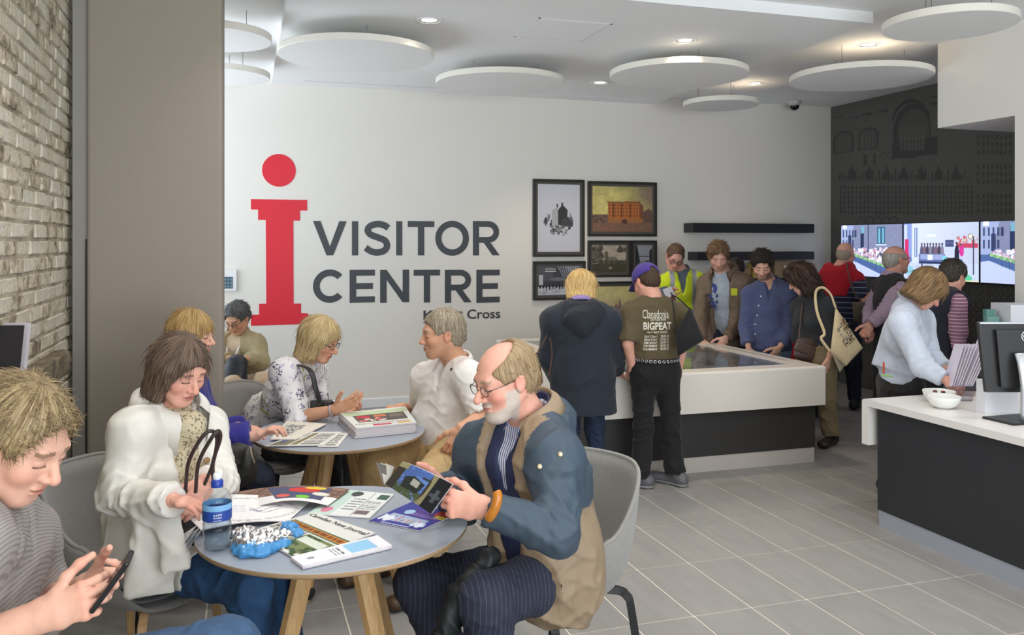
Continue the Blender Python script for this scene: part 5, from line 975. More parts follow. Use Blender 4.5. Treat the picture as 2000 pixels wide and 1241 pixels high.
# ---------- young man with the phone, lower left ----------
J = dict(hd=P_(38, 862, 1.84), nk=P_(-32, 978, 1.90), sR=P_(-62, 1062, 1.72), sL=P_(45, 1050, 2.12), eR=P_(-115, 1285, 1.74), wR=P_(88, 1200, 1.80), eL=P_(85, 1180, 2.14), wL=P_(165, 1150, 1.99), pv=P_(-70, 1360, 2.02), hR=P_(-60, 1385, 1.95), hL=P_(-60, 1385, 2.12), kR=P_(440, 1278, 2.03), kL=P_(400, 1345, 2.26), aR=P_(540, 1500, 2.02), aL=P_(380, 1790, 2.22))
p = Person('young blond man in a grey striped shirt looking at his phone', J, cv(.84, -.50, -.12), skin='fair', vox=.008, hv=.0026, scale=1.03)
p.head(brow=srgb(110, 84, 58), nose=1.02, jaw=.98); p.hair('short', srgb(104, 86, 62), srgb(186, 162, 122), 'hair_blond_short', .010, 2600, .027, fringe=-.022, spike=.30, groove=.012, tw=.0010)
p.hand(J['wR'], cv(.93, .30, .10), cv(.15, -.1, .97), 1, ((.45, .9, .5), (.6, .95, .6), (.75, .95, .6), (.85, .95, .6)), .35, e=J['eR'], sc=1.02, fore=(.045, .029)); p.hand(J['wL'], cv(.85, .25, -.3), cv(.1, .6, -.8), -1, (.5, .8, .5), .7, e=J['eL'], sc=1.0, fore=(.044, .028))
p.finish()
STR = stripemat('shirt_stripe_grey', srgb(160, 152, 147), srgb(138, 130, 126), cv(.8, -.6, 0), .0062, .4)
sh = p.garment('shirt', p.torso(.020) + p.arm('L', .018, 1.12, end=1.3) + p.arm('R', .022, 1.08, end=1.3) + [(ecap(J['pv'] + A3(0, 0, .1), J['pv'] + cv(.10, .0, 0), (.19, .15), (.20, .14), p.u), .05)], (1, 1, 1), STR, fold=(.006, .10), subs=[(ell(J['nk'] + A3(0, 0, .06), (.070, .070, .085)), .01), (ecap(J['nk'] + p.tf * .11 + A3(0, 0, .05), J['nk'] + p.tf * .16 - A3(0, 0, .10), (.03, .05), (.004, .04), p.u), .01)], vox=.007)
p.collar(srgb(168, 166, 168), .068, .042, .55, .036, .004, tips=.035, colf=lambda V, N: np.tile(np.array(srgb(176, 176, 182)), (len(V), 1)))
JE = np.array(srgb(62, 88, 120)); p.garment('jeans', p.leg('R', .018, 1.0, .07) + p.leg('L', .018, 1.0, .07) + [(ecap(J['pv'] + A3(0, 0, .05), J['pv'] - A3(0, 0, .04), (.175, .14), (.18, .15), p.u), .05)], JE, M_denim, (.006, .10))
for q in 'LR': p.shoe(q, cv(.9, 0, -.2), srgb(60, 55, 50))
# phone in his hands
c = P_(219, 1136, 1.83); a = cv(.58, .80, .05); b = nrm(np.cross(a, cv(.80, -.55, .26))); nn = nrm(np.cross(a, b))
def orbox(c, a, b, n, la, lb, ln, r=.004):
    mb = MB().rbox(-la / 2, la / 2, -lb / 2, lb / 2, -ln / 2, ln / 2, r, 2); V = np.array(mb.V); M = np.stack([nrm(a), nrm(b), nrm(n)], 0); return V @ M + c, mb.F
t = empty('mobile_phone', c); tag(t, 'slim black phone held by the young blond man', 'phone'); V, F = orbox(c, a, b, nn, .128, .064, .011); obj('case', V, F, M_blackp, t); V, F = orbox(c - nn * .0052, a, b, nn, .10, .057, .0012, .0004); obj('screen', V, F, mat('phone_glass', (.03, .03, .04), .08), t); V, F = orbox(c + nn * .0052, a, b, nn, .10, .057, .0012, .0004); obj('back_glass', V, F, mat('phone_back', (.02, .02, .022), .2), t)

# ---------- woman in the cream trench coat ----------
J = dict(hd=P_(352, 722, 3.06), nk=P_(330, 812, 3.12), sR=P_(264, 842, 2.97), sL=P_(398, 838, 3.28), eR=P_(230, 968, 2.92), wR=P_(345, 978, 2.76), eL=P_(432, 945, 3.18), wL=P_(402, 938, 2.92), pv=P_(300, 1075, 3.16), hR=P_(300, 1090, 3.08), hL=P_(340, 1090, 3.24), kR=P_(490, 1150, 2.86), kL=P_(540, 1120, 3.12), aR=P_(515, 1420, 2.95), aL=P_(575, 1390, 3.12))
p = Person('woman with a dark bob in a cream trench coat reading a newspaper', J, cv(.74, -.44, -.46), skin='pink', vox=.009, hv=.003, scale=.99, fem=True)
p.head(brow=srgb(96, 74, 62), lip=srgb(176, 92, 88)); p.hair('bob', srgb(58, 44, 36), srgb(124, 102, 86), 'hair_brown_grey', .004, 260, .05, fringe=.0, length=.02, spike=.05, groove=.004)
p.hand(J['wR'], cv(.9, -.1, -.25), cv(.1, -1, 0), 1, (.35, .4, .3), .3, sc=1.0); p.hand(J['wL'], cv(-.25, -.75, -.55), cv(-.5, -.2, .6), -1, (.35, .45, .3), .5, sc=1.05)
p.finish()
def dots(V, N): r = np.random.default_rng(3); C = np.tile(np.array(srgb(206, 192, 160)), (len(V), 1)); C[r.random(len(V)) < .16] = srgb(70, 56, 44); return C
p.garment('blouse', p.torso(.012) + [(ell(J['nk'] + p.tf * .085 - A3(0, 0, .02), (.07, .05, .06)), .03)], dots, fold=(.005, .06), subs=[(ell(J['nk'] + A3(0, 0, .07), (.055, .055, .07)), .01)], cuts=[(J['pv'] + A3(0, 0, .05), (0, 0, -1))], vox=.006)
CRM = srgb(226, 221, 212); f2 = p.tf
parts = p.torso(.026) + p.arm('R', .024, 1.95, end=.95) + p.arm('L', .022, 1.95, end=.95) + [(ecap(J['pv'] + A3(0, 0, .12), J['pv'] + cv(.02, .0, -.03), (.185, .145), (.195, .15), p.u, True), .05), (cone(J['hR'] + A3(0, 0, .03), J['hR'] * .5 + J['kR'] * .5 + A3(0, 0, .0), .100, .088, True), .05),
         (ecap(P_(292, 985, 2.86), P_(292, 1165, 2.82), (.052, .035), (.085, .026), cv(1, 0, .2), True), .04), (ecap(P_(330, 1010, 2.82), P_(345, 1120, 2.78), (.04, .02), (.05, .018), cv(1, 0, .2), True), .04)]
co_ = p.garment('trench_coat', parts, CRM, M_shell, (.009, .11), vox=.0085, subs=[(ell(J['nk'] + A3(0, 0, .07) + f2 * .02, (.076, .076, .085)), .012), (ecap(J['nk'] + f2 * .115 + A3(0, 0, .0), J['pv'] + f2 * .22 + A3(0, 0, .08), (.055, .075), (.085, .10), p.u), .02)])
p.collar(CRM, .094, .062, .50, .075, .018, M_shell, 'coat_collar', .030, .085)
M_horn = mat('horn_button', srgb(150, 116, 70), .3)
def put_button(t, px, py, r=.011, m=M_horn, nm='button', z0=1.5):
    T = bvh(t); d_ = nrm(at(px, py, 3) - A3(0, 0, EYE)); h = T.ray_cast(Vector(A3(0, 0, EYE) + d_ * z0 - WL[t.name]), Vector(d_))
    if h[0] is None: return
    n_ = np.array(h[1]); n_ = n_ if n_ @ d_ < 0 else -n_; mb = MB(); mb.lathe([(.0001, .0015), (r * .6, .0015), (r * .8, .003), (r, .0015), (r * .9, -.002)], (0, 0, 0), 18); xx = nrm(np.cross(UPV, n_)); V = np.array(mb.V) @ np.stack([xx, np.cross(n_, xx), n_], 0) + np.array(h[0]) + WL[t.name] + n_ * .002; return obj(nm, V, mb.F, m, t, True)
put_button(co_, 275, 783); put_button(co_, 404, 900, .012)
p.garment('jeans', p.leg('R', .012, 1.0, .06) + p.leg('L', .012, 1.0, .06) + [(ecap(J['pv'], J['pv'] - A3(0, 0, .03), (.17, .13), (.17, .13), p.u), .05)], srgb(44, 78, 118), M_denim, (.006, .10))
for q in 'LR': p.shoe(q, cv(.9, 0, -.3), srgb(50, 40, 36))
# dark bag handles over her arm
for k, dx in enumerate((0, 20)):
    pts = bez([P_(362 + dx, 962, 2.83), P_(368 + dx, 905, 2.80), P_(392 + dx, 858, 2.79), P_(412 + dx * .7, 842, 2.80), P_(424 + dx * .3, 858, 2.82), P_(416, 905, 2.86), P_(398 + dx, 950, 2.9)], 8); V, F = tube(pts, .0065, 8)
    if k == 0: t = empty('handbag', P_(355, 1040, 3.06) * A3(1, 1, 0) + A3(0, 0, .62)); tag(t, 'dark brown handbag with looped handles on the cream coat\'s lap', 'handbag')
    obj('handle', V, F, mat('brown_leather', srgb(58, 44, 42), .4), t, True)
V, F = SD(.008).add(ecap(P_(352, 1040, 3.06), P_(358, 1010, 3.06), (.075, .045), (.065, .035), cv(1, 0, .3))).mesh(1); obj('bag_body', V, F, MATS['brown_leather'], t, True)
# ---------- woman with a fringe in the blue coat, behind the cream coat ----------
J = dict(hd=P_(376, 655, 4.12), nk=P_(352, 728, 4.14), sR=P_(325, 760, 3.98), sL=P_(372, 758, 4.32), eR=P_(395, 868, 3.92), wR=P_(500, 852, 3.96), eL=P_(420, 850, 4.3), wL=P_(468, 833, 4.12), pv=P_(340, 925, 4.2), hR=P_(345, 932, 4.1), hL=P_(345, 932, 4.3), kR=P_(505, 935, 4.02), kL=P_(500, 930, 4.28), aR=P_(530, 1120, 4.1), aL=P_(500, 1100, 4.3))
p = Person('woman with a blonde-brown fringe and blue coat sleeve at the farther table', J, cv(.96, -.12, -.10), skin='fair', vox=.010, hv=.0035, scale=.98, fem=True)
p.head(brow=srgb(120, 92, 60), lip=srgb(196, 110, 104)); p.hair('bob', srgb(128, 96, 56), srgb(196, 164, 108), 'hair_dark_blonde', .006, 160, .05, fringe=.036, length=.10, spike=.05)
p.hand(J['wR'], cv(.85, .42, .05), cv(.5, -.8, 0), 1, (.55, .7, .4), .6, e=J['eR'], sc=1.05); p.hand(J['wL'], cv(.9, -.1, -.3), cv(0, -1, 0), -1, (.25, .3, .2), .3, sc=1.0); p.finish()
BLU = srgb(46, 42, 128); p.garment('blue_coat', p.torso(.028) + p.arm('R', .030, 1.90, end=1.35) + p.arm('L', .024, 1.9, end=1.1), BLU, M_cloth, (.005, .09), subs=[(ell(J['nk'] + A3(0, 0, .07), (.066, .066, .08)), .01)]); p.collar(BLU, .074, .05, .5, .04)
p.garment('trousers', p.leg('R', .010) + p.leg('L', .010) + [(ecap(J['pv'], J['pv'] - A3(0, 0, .03), (.17, .13), (.17, .13), p.u), .05)], srgb(36, 40, 58), M_denim, (.005, .1))
for q in 'LR': p.shoe(q, cv(.9, 0, -.1), (.02, .02, .02))
t = empty('shoulder_bag', P_(470, 945, 3.72)); tag(t, 'black leather bag hanging below the blue sleeve', 'handbag')
V, F = SD(.007).add(ecap(P_(468, 930, 3.72), P_(462, 885, 3.74), (.075, .05), (.066, .04), cv(1, 0, .2))).add(ell(P_(485, 905, 3.72), (.03, .04, .06)), .03).mesh(1); obj('bag_body', folds(V, F, .005, .06, 3), F, M_leather, t, True, cols=np.tile(np.array(srgb(38, 36, 34)), (len(V), 1)))
V, F = tube(bez([P_(489, 872, 3.68), P_(492, 890, 3.66), P_(497, 905, 3.66)], 6), .003, 6); obj('zip_pull', V, F, mat('brass_snap', (1, 1, 1)), t)
V, F = tube(bez([P_(455, 890, 3.72), P_(440, 860, 3.74), P_(432, 830, 3.80), P_(446, 822, 3.9)], 6), .009, 8, True, .4); obj('strap', V, F, mat('black_strap', (.02, .02, .02), .4), t, True)

# ---------- man in the olive jacket on the bench beyond the column ----------
J = dict(hd=P_(463, 622, 6.72), nk=P_(465, 655, 6.82), sL=P_(499, 674, 6.76), sR=P_(428, 674, 6.76), eL=P_(509, 708, 6.62), wL=P_(481, 701, 6.45), eR=P_(418, 708, 6.6), wR=P_(450, 700, 6.45), pv=P_(468, 755, 6.85), hL=P_(488, 757, 6.8), hR=P_(448, 757, 6.8), kL=P_(512, 748, 6.42), kR=P_(458, 752, 6.34), aL=P_(515, 890, 6.4), aR=P_(455, 890, 6.35))
p = Person('grey-haired man in an olive jacket beyond the column looking down', J, cv(-.25, -.55, -.8), skin='tan', vox=.012, hv=.005, scale=1.0)
p.head(brow=(.05, .05, .05)); p.hair('short', srgb(52, 52, 54), srgb(108, 108, 110), 'hair_dark_grey', .008, 260, .026, fringe=-.012, spike=.4, groove=.014, tw=.0024); p.glasses(rim=.002)
p.hand(J['wL'], cv(-.9, -.2, -.2), cv(0, -.6, -.5), -1, (.5, .8, .5), .6); p.hand(J['wR'], cv(.8, -.3, -.1), cv(0, -.8, 0), 1, (.5, .8, .5), .6); p.finish()
OLV = srgb(164, 150, 116); p.garment('jacket', p.torso(.026) + p.arm('L', .026, 1.9) + p.arm('R', .026, 1.9), OLV, fold=(.006, .08), subs=[(ell(J['nk'] + A3(0, 0, .05), (.07, .07, .075)), .01), (ecap(J['nk'] + p.tf * .12, J['pv'] + p.tf * .2, (.05, .08), (.06, .08), p.u), .02)]); p.garment('shirt', p.torso(.012), srgb(206, 186, 160), fold=None, vox=.014, subs=[(ell(J['nk'] + A3(0, 0, .06), (.06, .06, .07)), .01)]); p.collar(OLV, .075, .05, .6, .04)
for q in (-1, 1): p.strip('lanyard', [J['nk'] + p.u * q * .06 + A3(0, 0, .01) + p.tf * .05, J['nk'] + p.tf * .15 + p.u * q * .04 - A3(0, 0, .10), J['nk'] + p.tf * .17 - A3(0, 0, .22)], .016, srgb(226, 224, 220))
p.garment('trousers', p.leg('L', .018) + p.leg('R', .018) + [(ecap(J['pv'], J['pv'] - A3(0, 0, .03), (.18, .14), (.18, .14), p.u), .05)], srgb(190, 166, 140), fold=(.006, .08))
for q in 'LR': p.shoe(q, cv(.1, 0, -1), srgb(50, 46, 44))
V, F = SD(.01).add(ecap(P_(458, 748, 6.36), P_(462, 708, 6.40), (.10, .07), (.08, .06), cv(1, 0, 0))).mesh(1); o = obj('backpack', folds(V, F, .006, .08, 9), F, M_leather, None, True, cols=np.tile(np.array(srgb(40, 42, 50)), (len(V), 1))); tag(o, 'dark grey backpack on the olive-jacketed man\'s lap', 'backpack')
c = P_(450, 0, 6.88); o = MB().rbox(c[0] - .65, c[0] + .45, c[1] - .32, c[1] + .14, 0, .44, .012, 2).build('bench', mat('bench_grey', srgb(198, 202, 208), .5)); tag(o, 'plain pale grey bench beyond the beige column', 'bench')
o = MB().rbox(c[0] - .05, c[0] + .13, c[1] - .44, c[1] - .325, .30, .42, .004, 1).build('paper_pile', M_paper); tag(o, 'white papers at the front of the pale bench', 'papers')
MB().box(c[0] - .05, c[0] + .13, c[1] - .44, c[1] - .325, 0, .2995).build('paper_stand', mat('bench_grey', (1, 1, 1)), o)

# ---------- blonde woman in the floral blouse ----------
J = dict(hd=P_(626, 664, 4.78), nk=P_(592, 712, 4.86), sR=P_(557, 728, 4.70), sL=P_(612, 730, 5.04), eR=P_(583, 816, 4.62), wR=P_(655, 801, 4.58), eL=P_(622, 800, 4.98), wL=P_(662, 803, 4.80), pv=P_(527, 850, 5.12), hR=P_(530, 858, 5.02), hL=P_(545, 858, 5.22), kR=P_(640, 885, 4.72), kL=P_(655, 880, 4.95), aR=P_(655, 1030, 4.8), aL=P_(680, 1010, 5.0))
p = Person('blonde woman in a floral blouse gesturing with an open hand', J, cv(.88, -.38, -.22), skin='tan', vox=.009, hv=.0032, scale=1.0, fem=True)
p.head(brow=srgb(130, 100, 60), nose=1.05); p.hair('bob', srgb(142, 118, 76), srgb(208, 184, 138), 'hair_blonde_bob', .010, 200, .05, fringe=.02, length=.012, spike=.06); p.glasses(col=mat('dark_spectacle', (.03, .03, .04), .3), rim=.0017)
p.hand(J['wR'], cv(.90, .42, -.05), cv(-.25, .40, .65), 1, ((.15, .15, .1), (.15, .2, .1), (.2, .2, .1), (.3, .3, .2)), -.3, e=J['eR'], sc=1.1, spread=.012, fore=(.043, .027)); p.hand(J['wL'], cv(.85, -.05, -.1), cv(0, .8, -.4), -1, (.5, .7, .4), .5, e=J['eL'], sc=1.05); p.finish()
FLO = spotmat('floral_cotton', srgb(224, 220, 220), [(srgb(150, 140, 160), 16, .56, 70), (srgb(96, 92, 112), 13, .60, 90), (srgb(168, 176, 92), 9, .68, 40), (srgb(196, 180, 200), 20, .62, 50)], 10)
p.garment('blouse', p.torso(.022) + p.arm('R', .026, 1.12, end=1.3) + p.arm('L', .024, 1.2, end=1.2) + [(ecap(J['pv'] + A3(0, 0, .12), J['pv'] + A3(0, 0, .02), (.18, .15), (.21, .17), p.u), .05)], (1, 1, 1), FLO, (.005, .09), subs=[(ell(J['nk'] + A3(0, 0, .06), (.062, .062, .075)), .01)])
p.strip('camera_strap', [J['nk'] + cv(-.02, .02, .07), J['nk'] + cv(-.05, .02, -.08), P_(604, 722, 4.58), P_(617, 760, 4.52), P_(624, 786, 4.55)], .030, (.02, .02, .022), M_leather)
t = empty('camera', P_(626, 798, 4.62)); tag(t, 'black camera hanging at the floral blouse', 'camera'); V, F = orbox(P_(628, 793, 4.66), cv(1, 0, .2), UPV, cv(-.2, 0, 1), .12, .06, .05, .008); obj('camera_body', V, F, M_blackp, t)
V, F = tube([P_(636, 793, 4.64), P_(650, 794, 4.58)], .024, 16); obj('camera_lens', V, F, M_blackp, t)
for k, (q, c_) in enumerate((('R', srgb(170, 160, 164)), ('L', (.03, .03, .03)))):
    w_ = J['w' + q]; d_ = nrm(J['w' + q] - J['e' + q]); a_ = nrm(np.cross(d_, UPV)); b_ = np.cross(a_, d_); V, F = tube([w_ - d_ * .02 + (a_ * math.cos(x) + b_ * math.sin(x)) * .032 for x in np.linspace(0, 2 * np.pi, 25)], .006, 6, False); obj('bracelet', V, F, mat('bracelet_%d' % k, c_, .4), p.root, True)
p.garment('trousers', p.leg('R', .016) + p.leg('L', .016) + [(ecap(J['pv'], J['pv'] - A3(0, 0, .03), (.18, .14), (.18, .14), p.u), .05)], srgb(26, 27, 32), M_cloth, (.005, .1))
for q in 'LR': p.shoe(q, cv(.9, 0, -.3), (.02, .02, .02))

# ---------- smiling man in the white polo ----------
J = dict(hd=P_(862, 653, 4.48), nk=P_(890, 708, 4.56), sR=P_(832, 738, 4.66), sL=P_(914, 736, 4.42), eR=P_(822, 806, 4.98), wR=P_(788, 797, 4.82), eL=P_(944, 815, 4.34), wL=P_(903, 838, 4.18), pv=P_(862, 875, 4.62), hR=P_(838, 884, 4.64), hL=P_(884, 886, 4.52), kR=P_(735, 905, 4.30), kL=P_(838, 938, 4.02), aR=P_(735, 1110, 4.35), aL=P_(830, 1130, 4.08), girth=1.05)
p = Person('smiling grey-haired man in a white polo shirt at the farther table', J, cv(-.94, -.10, -.30), skin='tan', vox=.009, hv=.0032, scale=1.05)
p.head(brow=srgb(120, 100, 80), smile=True, nose=.85, stubble=.12); p.hair('short', srgb(112, 98, 80), srgb(178, 164, 142), 'hair_grey_brown', .004, 500, .018, fringe=-.006, spike=.25, groove=.004)
p.hand(J['wR'], cv(-.95, .0, -.25), cv(0, -.9, .1), 1, (1.0, 1.1, .7), .8, e=J['eR'] * .5 + J['wR'] * .5, sc=1.05); p.hand(J['wL'], cv(-.45, -.88, -.1), cv(-.2, .0, .9), -1, ((.45, .5, .3), (.5, .5, .3), (.55, .5, .3), (.6, .6, .3)), .5, e=J['eL'], sc=1.08, fore=(.046, .029)); p.finish()
POL = srgb(232, 226, 220); ps = p.garment('polo_shirt', p.torso(.020) + p.arm('R', .026, .85) + p.arm('L', .026, .9) + [(ecap(J['pv'] + A3(0, 0, .14), J['pv'] + A3(0, 0, .06), (.18, .15), (.185, .155), p.u), .05)], POL, M_cloth, (.0055, .09), subs=[(ell(J['nk'] + A3(0, 0, .055), (.070, .070, .08)), .01), (ecap(J['nk'] + p.tf * .11 + A3(0, 0, .03), J['nk'] + p.tf * .16 - A3(0, 0, .12), (.030, .06), (.004, .04), p.u), .01)]); p.collar(POL, .070, .036, .5, .034, .0, tips=.03)
put_button(ps, 882, 722, .008, mat('navy_thread', srgb(30, 34, 60), .6), 'chest_emblem', 2.5)
p.garment('trousers', p.leg('R', .020, 1.0, .07) + p.leg('L', .022, 1.0, .07) + [(ecap(J['pv'] + A3(0, 0, .07), J['pv'] - A3(0, 0, .03), (.17, .14), (.185, .15), p.u), .05)], srgb(186, 156, 108), M_cloth, (.007, .10))
for q in 'LR': p.shoe(q, cv(-.7, 0, -.6), srgb(80, 60, 44))
# ================= standing visitors =================
def stand(Z, hx, hy, pvx, pvy, fx, foot=None, dz=0):   # helper: hips, knees, ankles under a pelvis pixel
    pv = P_(pvx, pvy, Z); u = nrm(fx) ; return pv
def legs(J, u, w=.085, step=0.0, fwd=None, bend=.02):
    f = fwd if fwd is not None else A3(0, 0, 0); pv = J['pv']
    for q, s_ in (('R', 1), ('L', -1)):
        h = pv + u * s_ * w - A3(0, 0, .03); a = A3(h[0], h[1], .085) + f * step * s_ + u * s_ * .02; J['h' + q] = h; J['a' + q] = a; J['k' + q] = h * .48 + a * .52 + f * bend
    return J
def trouser(p, col, m=None, o=.020, hem=.062, fold=(.006, .10), name='trousers'):
    J = p.J; return p.garment(name, p.leg('L', o, 1.0, hem) + p.leg('R', o, 1.0, hem) + [(ecap(J['pv'] + A3(0, 0, .09), J['pv'] - A3(0, 0, .03), (.155 + o * .5, .115 + o * .5), (.165 + o * .6, .125 + o * .6), p.u), .05)], col, m or M_denim, fold)
def bagquad(name, pts, Z, th, col, m=None, parent=None):
    A = [P_(*q, Z) for q in pts]; n_ = nrm(np.cross(A[1] - A[0], A[3] - A[0])); G = [];  k = 12
    for i in range(k + 1):
        for j in range(k + 1): s_, t_ = i / k, j / k; q = (A[0] * (1 - s_) + A[1] * s_) * (1 - t_) + (A[3] * (1 - s_) + A[2] * s_) * t_; G.append((q, th * (math.sin(math.pi * s_) * math.sin(math.pi * t_)) ** .5 + .003))
    V = [q + n_ * h for q, h in G] + [q - n_ * h for q, h in G]; N1 = (k + 1) ** 2; F = []
    for i in range(k):
        for j in range(k): a = i * (k + 1) + j; F += [(a, a + k + 1, a + k + 2, a + 1), (N1 + a, N1 + a + 1, N1 + a + k + 2, N1 + a + k + 1)]
    for i in range(k): F += [(i, i + 1, N1 + i + 1, N1 + i), (k * (k + 1) + i, N1 + k * (k + 1) + i, N1 + k * (k + 1) + i + 1, k * (k + 1) + i + 1), (i * (k + 1), N1 + i * (k + 1), N1 + (i + 1) * (k + 1), (i + 1) * (k + 1)), (i * (k + 1) + k, (i + 1) * (k + 1) + k, N1 + (i + 1) * (k + 1) + k, N1 + i * (k + 1) + k)]
    V = np.array(V); return obj(name, V, np.array(F), m or M_cloth, parent, True, cols=np.tile(np.array(col), (len(V), 1)))
NK = lambda J, r=.068, dz=.06: (ell(J['nk'] + A3(0, 0, dz), (r, r, r + .012)), .01)
# blonde woman in the dark coat, from behind
J = dict(hd=P_(1135, 566, 5.98), nk=P_(1135, 598, 5.88), sL=P_(1084, 628, 5.84), sR=P_(1186, 628, 5.86), eL=P_(1072, 698, 5.90), wL=P_(1090, 738, 6.02), eR=P_(1200, 692, 5.94), wR=P_(1204, 724, 6.10), pv=P_(1138, 728, 5.88)); legs(J, cv(1, 0, 0), .075, .03, cv(0, 0, 1))
p = Person('blonde woman in a long dark hooded coat seen from behind', J, cv(.05, -.55, .83), skin='pink', vox=.010, hv=.005, fem=True)
p.head(); p.hair('bob', srgb(176, 138, 76), srgb(228, 198, 140), 'hair_golden', .012, 160, .05, length=-.005, spike=.06)
p.hand(J['wR'], cv(.65, -.55, .5), cv(0, -.8, .5), 1, (.3, .4, .3), .3, sc=1.1); p.hand(J['wL'], cv(.3, -.6, .7), cv(0, -.6, .5), -1, (.5, .6, .4), .4); p.finish()
DK = srgb(36, 42, 53); axd = A3(0, 0, 1)
p.garment('coat', p.torso(.042) + p.arm('L', .034, 1.95, end=1.0) + p.arm('R', .032, 1.95, end=1.0) + [(ecap(J['pv'] + A3(0, 0, .22), J['pv'] - A3(0, 0, .27), (.195, .165), (.238, .185), p.u, True), .06)], DK, M_cloth, (.005, .16), subs=[NK(J, .07)])
V, F = SD(.009).add(ecap(J['nk'] + cv(-.09, -.03, -.07), J['nk'] + cv(.09, -.03, -.07), (.060, .075), (.060, .075), cv(0, 0, 1))).add(cone(J['nk'] + cv(-.165, -.055, -.03), J['nk'] + cv(0, -.15, -.13), .052, .055), .06).add(cone(J['nk'] + cv(.165, -.055, -.03), J['nk'] + cv(0, -.15, -.13), .052, .055), .06).add(ell(J['nk'] + cv(0, -.08, -.13), (.13, .06, .08)), .05).sub(ell(J['nk'] + cv(0, .08, .05), (.075, .09, .09)), .02).mesh(1); V = folds(V, F, .006, .09, 2); obj('hood', V, F, M_cloth, p.root, True, cols=np.tile(np.array(srgb(31, 36, 46)), (len(V), 1)))
p.collar(srgb(150, 130, 190), .066, .040, .3, .03, .012, name='lilac_collar'); trouser(p, srgb(36, 48, 72), o=.004, hem=.052)
for q in 'LR': p.shoe(q, cv(0, 0, 1), (.03, .03, .03))
t = empty('tan_bag', P_(1040, 745, 5.78)); tag(t, 'tan handbag hanging beside the dark coat with brown straps', 'handbag'); V, F = SD(.008).add(ecap(P_(1043, 745, 5.78), P_(1043, 722, 5.78), (.10, .05), (.085, .035), cv(.5, 0, 1))).mesh(1); obj('bag_body', V, F, M_leather, t, True, cols=np.tile(np.array(srgb(140, 116, 80)), (len(V), 1)))
for q in ([(1034, 718), (1046, 694), (1060, 672), (1068, 655)], [(1072, 735), (1076, 712), (1078, 690), (1074, 660)]): V, F = tube(bez([P_(a, b, 5.74) for a, b in q], 6), .008, 6, True, .5); obj('strap', V, F, mat('tan_strap', srgb(96, 66, 52), .4), t, True)

# visitor in the purple cap and brown T-shirt, from behind
J = dict(hd=P_(1262, 552, 5.97), nk=P_(1276, 586, 5.92), sL=P_(1232, 612, 5.90), sR=P_(1325, 612, 5.96), eL=P_(1226, 672, 5.86), wL=P_(1234, 716, 5.92), eR=P_(1334, 672, 6.0), wR=P_(1326, 718, 6.04), pv=P_(1279, 716, 5.96)); u = cv(1, 0, .05)
J.update(hL=P_(1255, 724, 5.95), hR=P_(1302, 724, 5.98), kL=P_(1257, 832, 5.97), kR=P_(1310, 828, 6.0), aL=P_(1250, 934, 5.96), aR=P_(1318, 922, 6.02))
p = Person('visitor in a purple cap and brown printed T-shirt seen from behind', J, cv(-.42, -.48, .77), skin='pink', vox=.009, hv=.0045)
p.head(); p.hair('short', srgb(50, 38, 30), srgb(92, 72, 54), 'hair_short_brown', -.002, 60, .012, spike=.1)
sd = SD(.005).add(ell((0, -.016, .040), (.092, .112, .094))).cut((0, 0, .022), (0, -.12, -1)); sd.sub(ell((0, -.118, .045), (.030, .03, .022)), .006); V, F = sd.mesh(1)
cap = obj('cap', p.hd + V @ p.R.T, F, M_cloth, p.root, True, cols=np.tile(np.array(srgb(74, 58, 140)), (len(V), 1)))
V, F = SD(.005).add(ecap((0, .085, .022), (0, .150, .006), (.070, .007), (.055, .007), (1, 0, 0))).mesh(1); obj('cap_peak', p.hd + V @ p.R.T, F, M_cloth, cap, True, cols=np.tile(np.array(srgb(60, 46, 120)), (len(V), 1)))
p.hand(J['wL'], cv(.1, -1, .1), cv(.6, 0, .5), -1, (.3, .3, .2), .3, e=J['eL'], fore=(.040, .028)); p.hand(J['wR'], cv(-.1, -1, .1), cv(-.6, 0, .5), 1, (.3, .3, .2), .3, e=J['eR']); p.finish()
TS = srgb(92, 80, 56); ts = p.garment('t_shirt', p.torso(.012) + [(cone(J['sL'], J['eL'] * .92 + J['sL'] * .08, .066, .080, True), .03), (cone(J['sR'], J['eR'] * .92 + J['sR'] * .08, .064, .074, True), .03)], TS, M_cloth, (.005, .10), subs=[NK(J, .066)], cuts=[(J['pv'] + A3(0, 0, .055), (0, 0, -1))])
M_ink = mat('white_ink', srgb(222, 216, 200), .8); r_ = cv(1, 0, .05); upt = cv(.02, 1, 0); od = nrm(cv(0, 0, 1))
def tx(s_, px0, px1, py0, py1, bold=.01, Z=5.8):
    a = P_(px0, py1, Z); w_ = (px1 - px0) / FPX * Z; h_ = (py1 - py0) / FPX * Z; V, F = text_on(s_, a, r_, upt, w_, h_, bold); decal('print', V, F, ts, od, M_ink, .004)
tx('Clanadonia', 1256, 1308, 606, 623, .0); tx('ON TOUR WITH', 1271, 1302, 623, 627.5, .015); tx('BIGPEAT', 1257, 1313, 630, 645, .03); tx('ISLAY MALT WHISKY', 1265, 1306, 647.5, 651.5, .015)
for k, (l, d_) in enumerate((("EATIN'", '28.04.12'), ("BEATIN'", '19.06.12'), ("SMOKIN'", '22.09.12'), ("DRUMMIN'", '02.07.12'), ("DRAMMIN'", '06.08.12'))): tx(l, 1260 - k * .6, 1284 + k * .2, 656 + k * 6.2, 661 + k * 6.2, .02); tx(d_, 1291, 1308, 655 + k * 6.2, 660 + k * 6.2, .02)
trouser(p, srgb(22, 22, 24), M_cloth, .008, .074, (.008, .12), 'black_jeans')
bl = MB(); c0 = J['pv'] + A3(0, 0, .06)
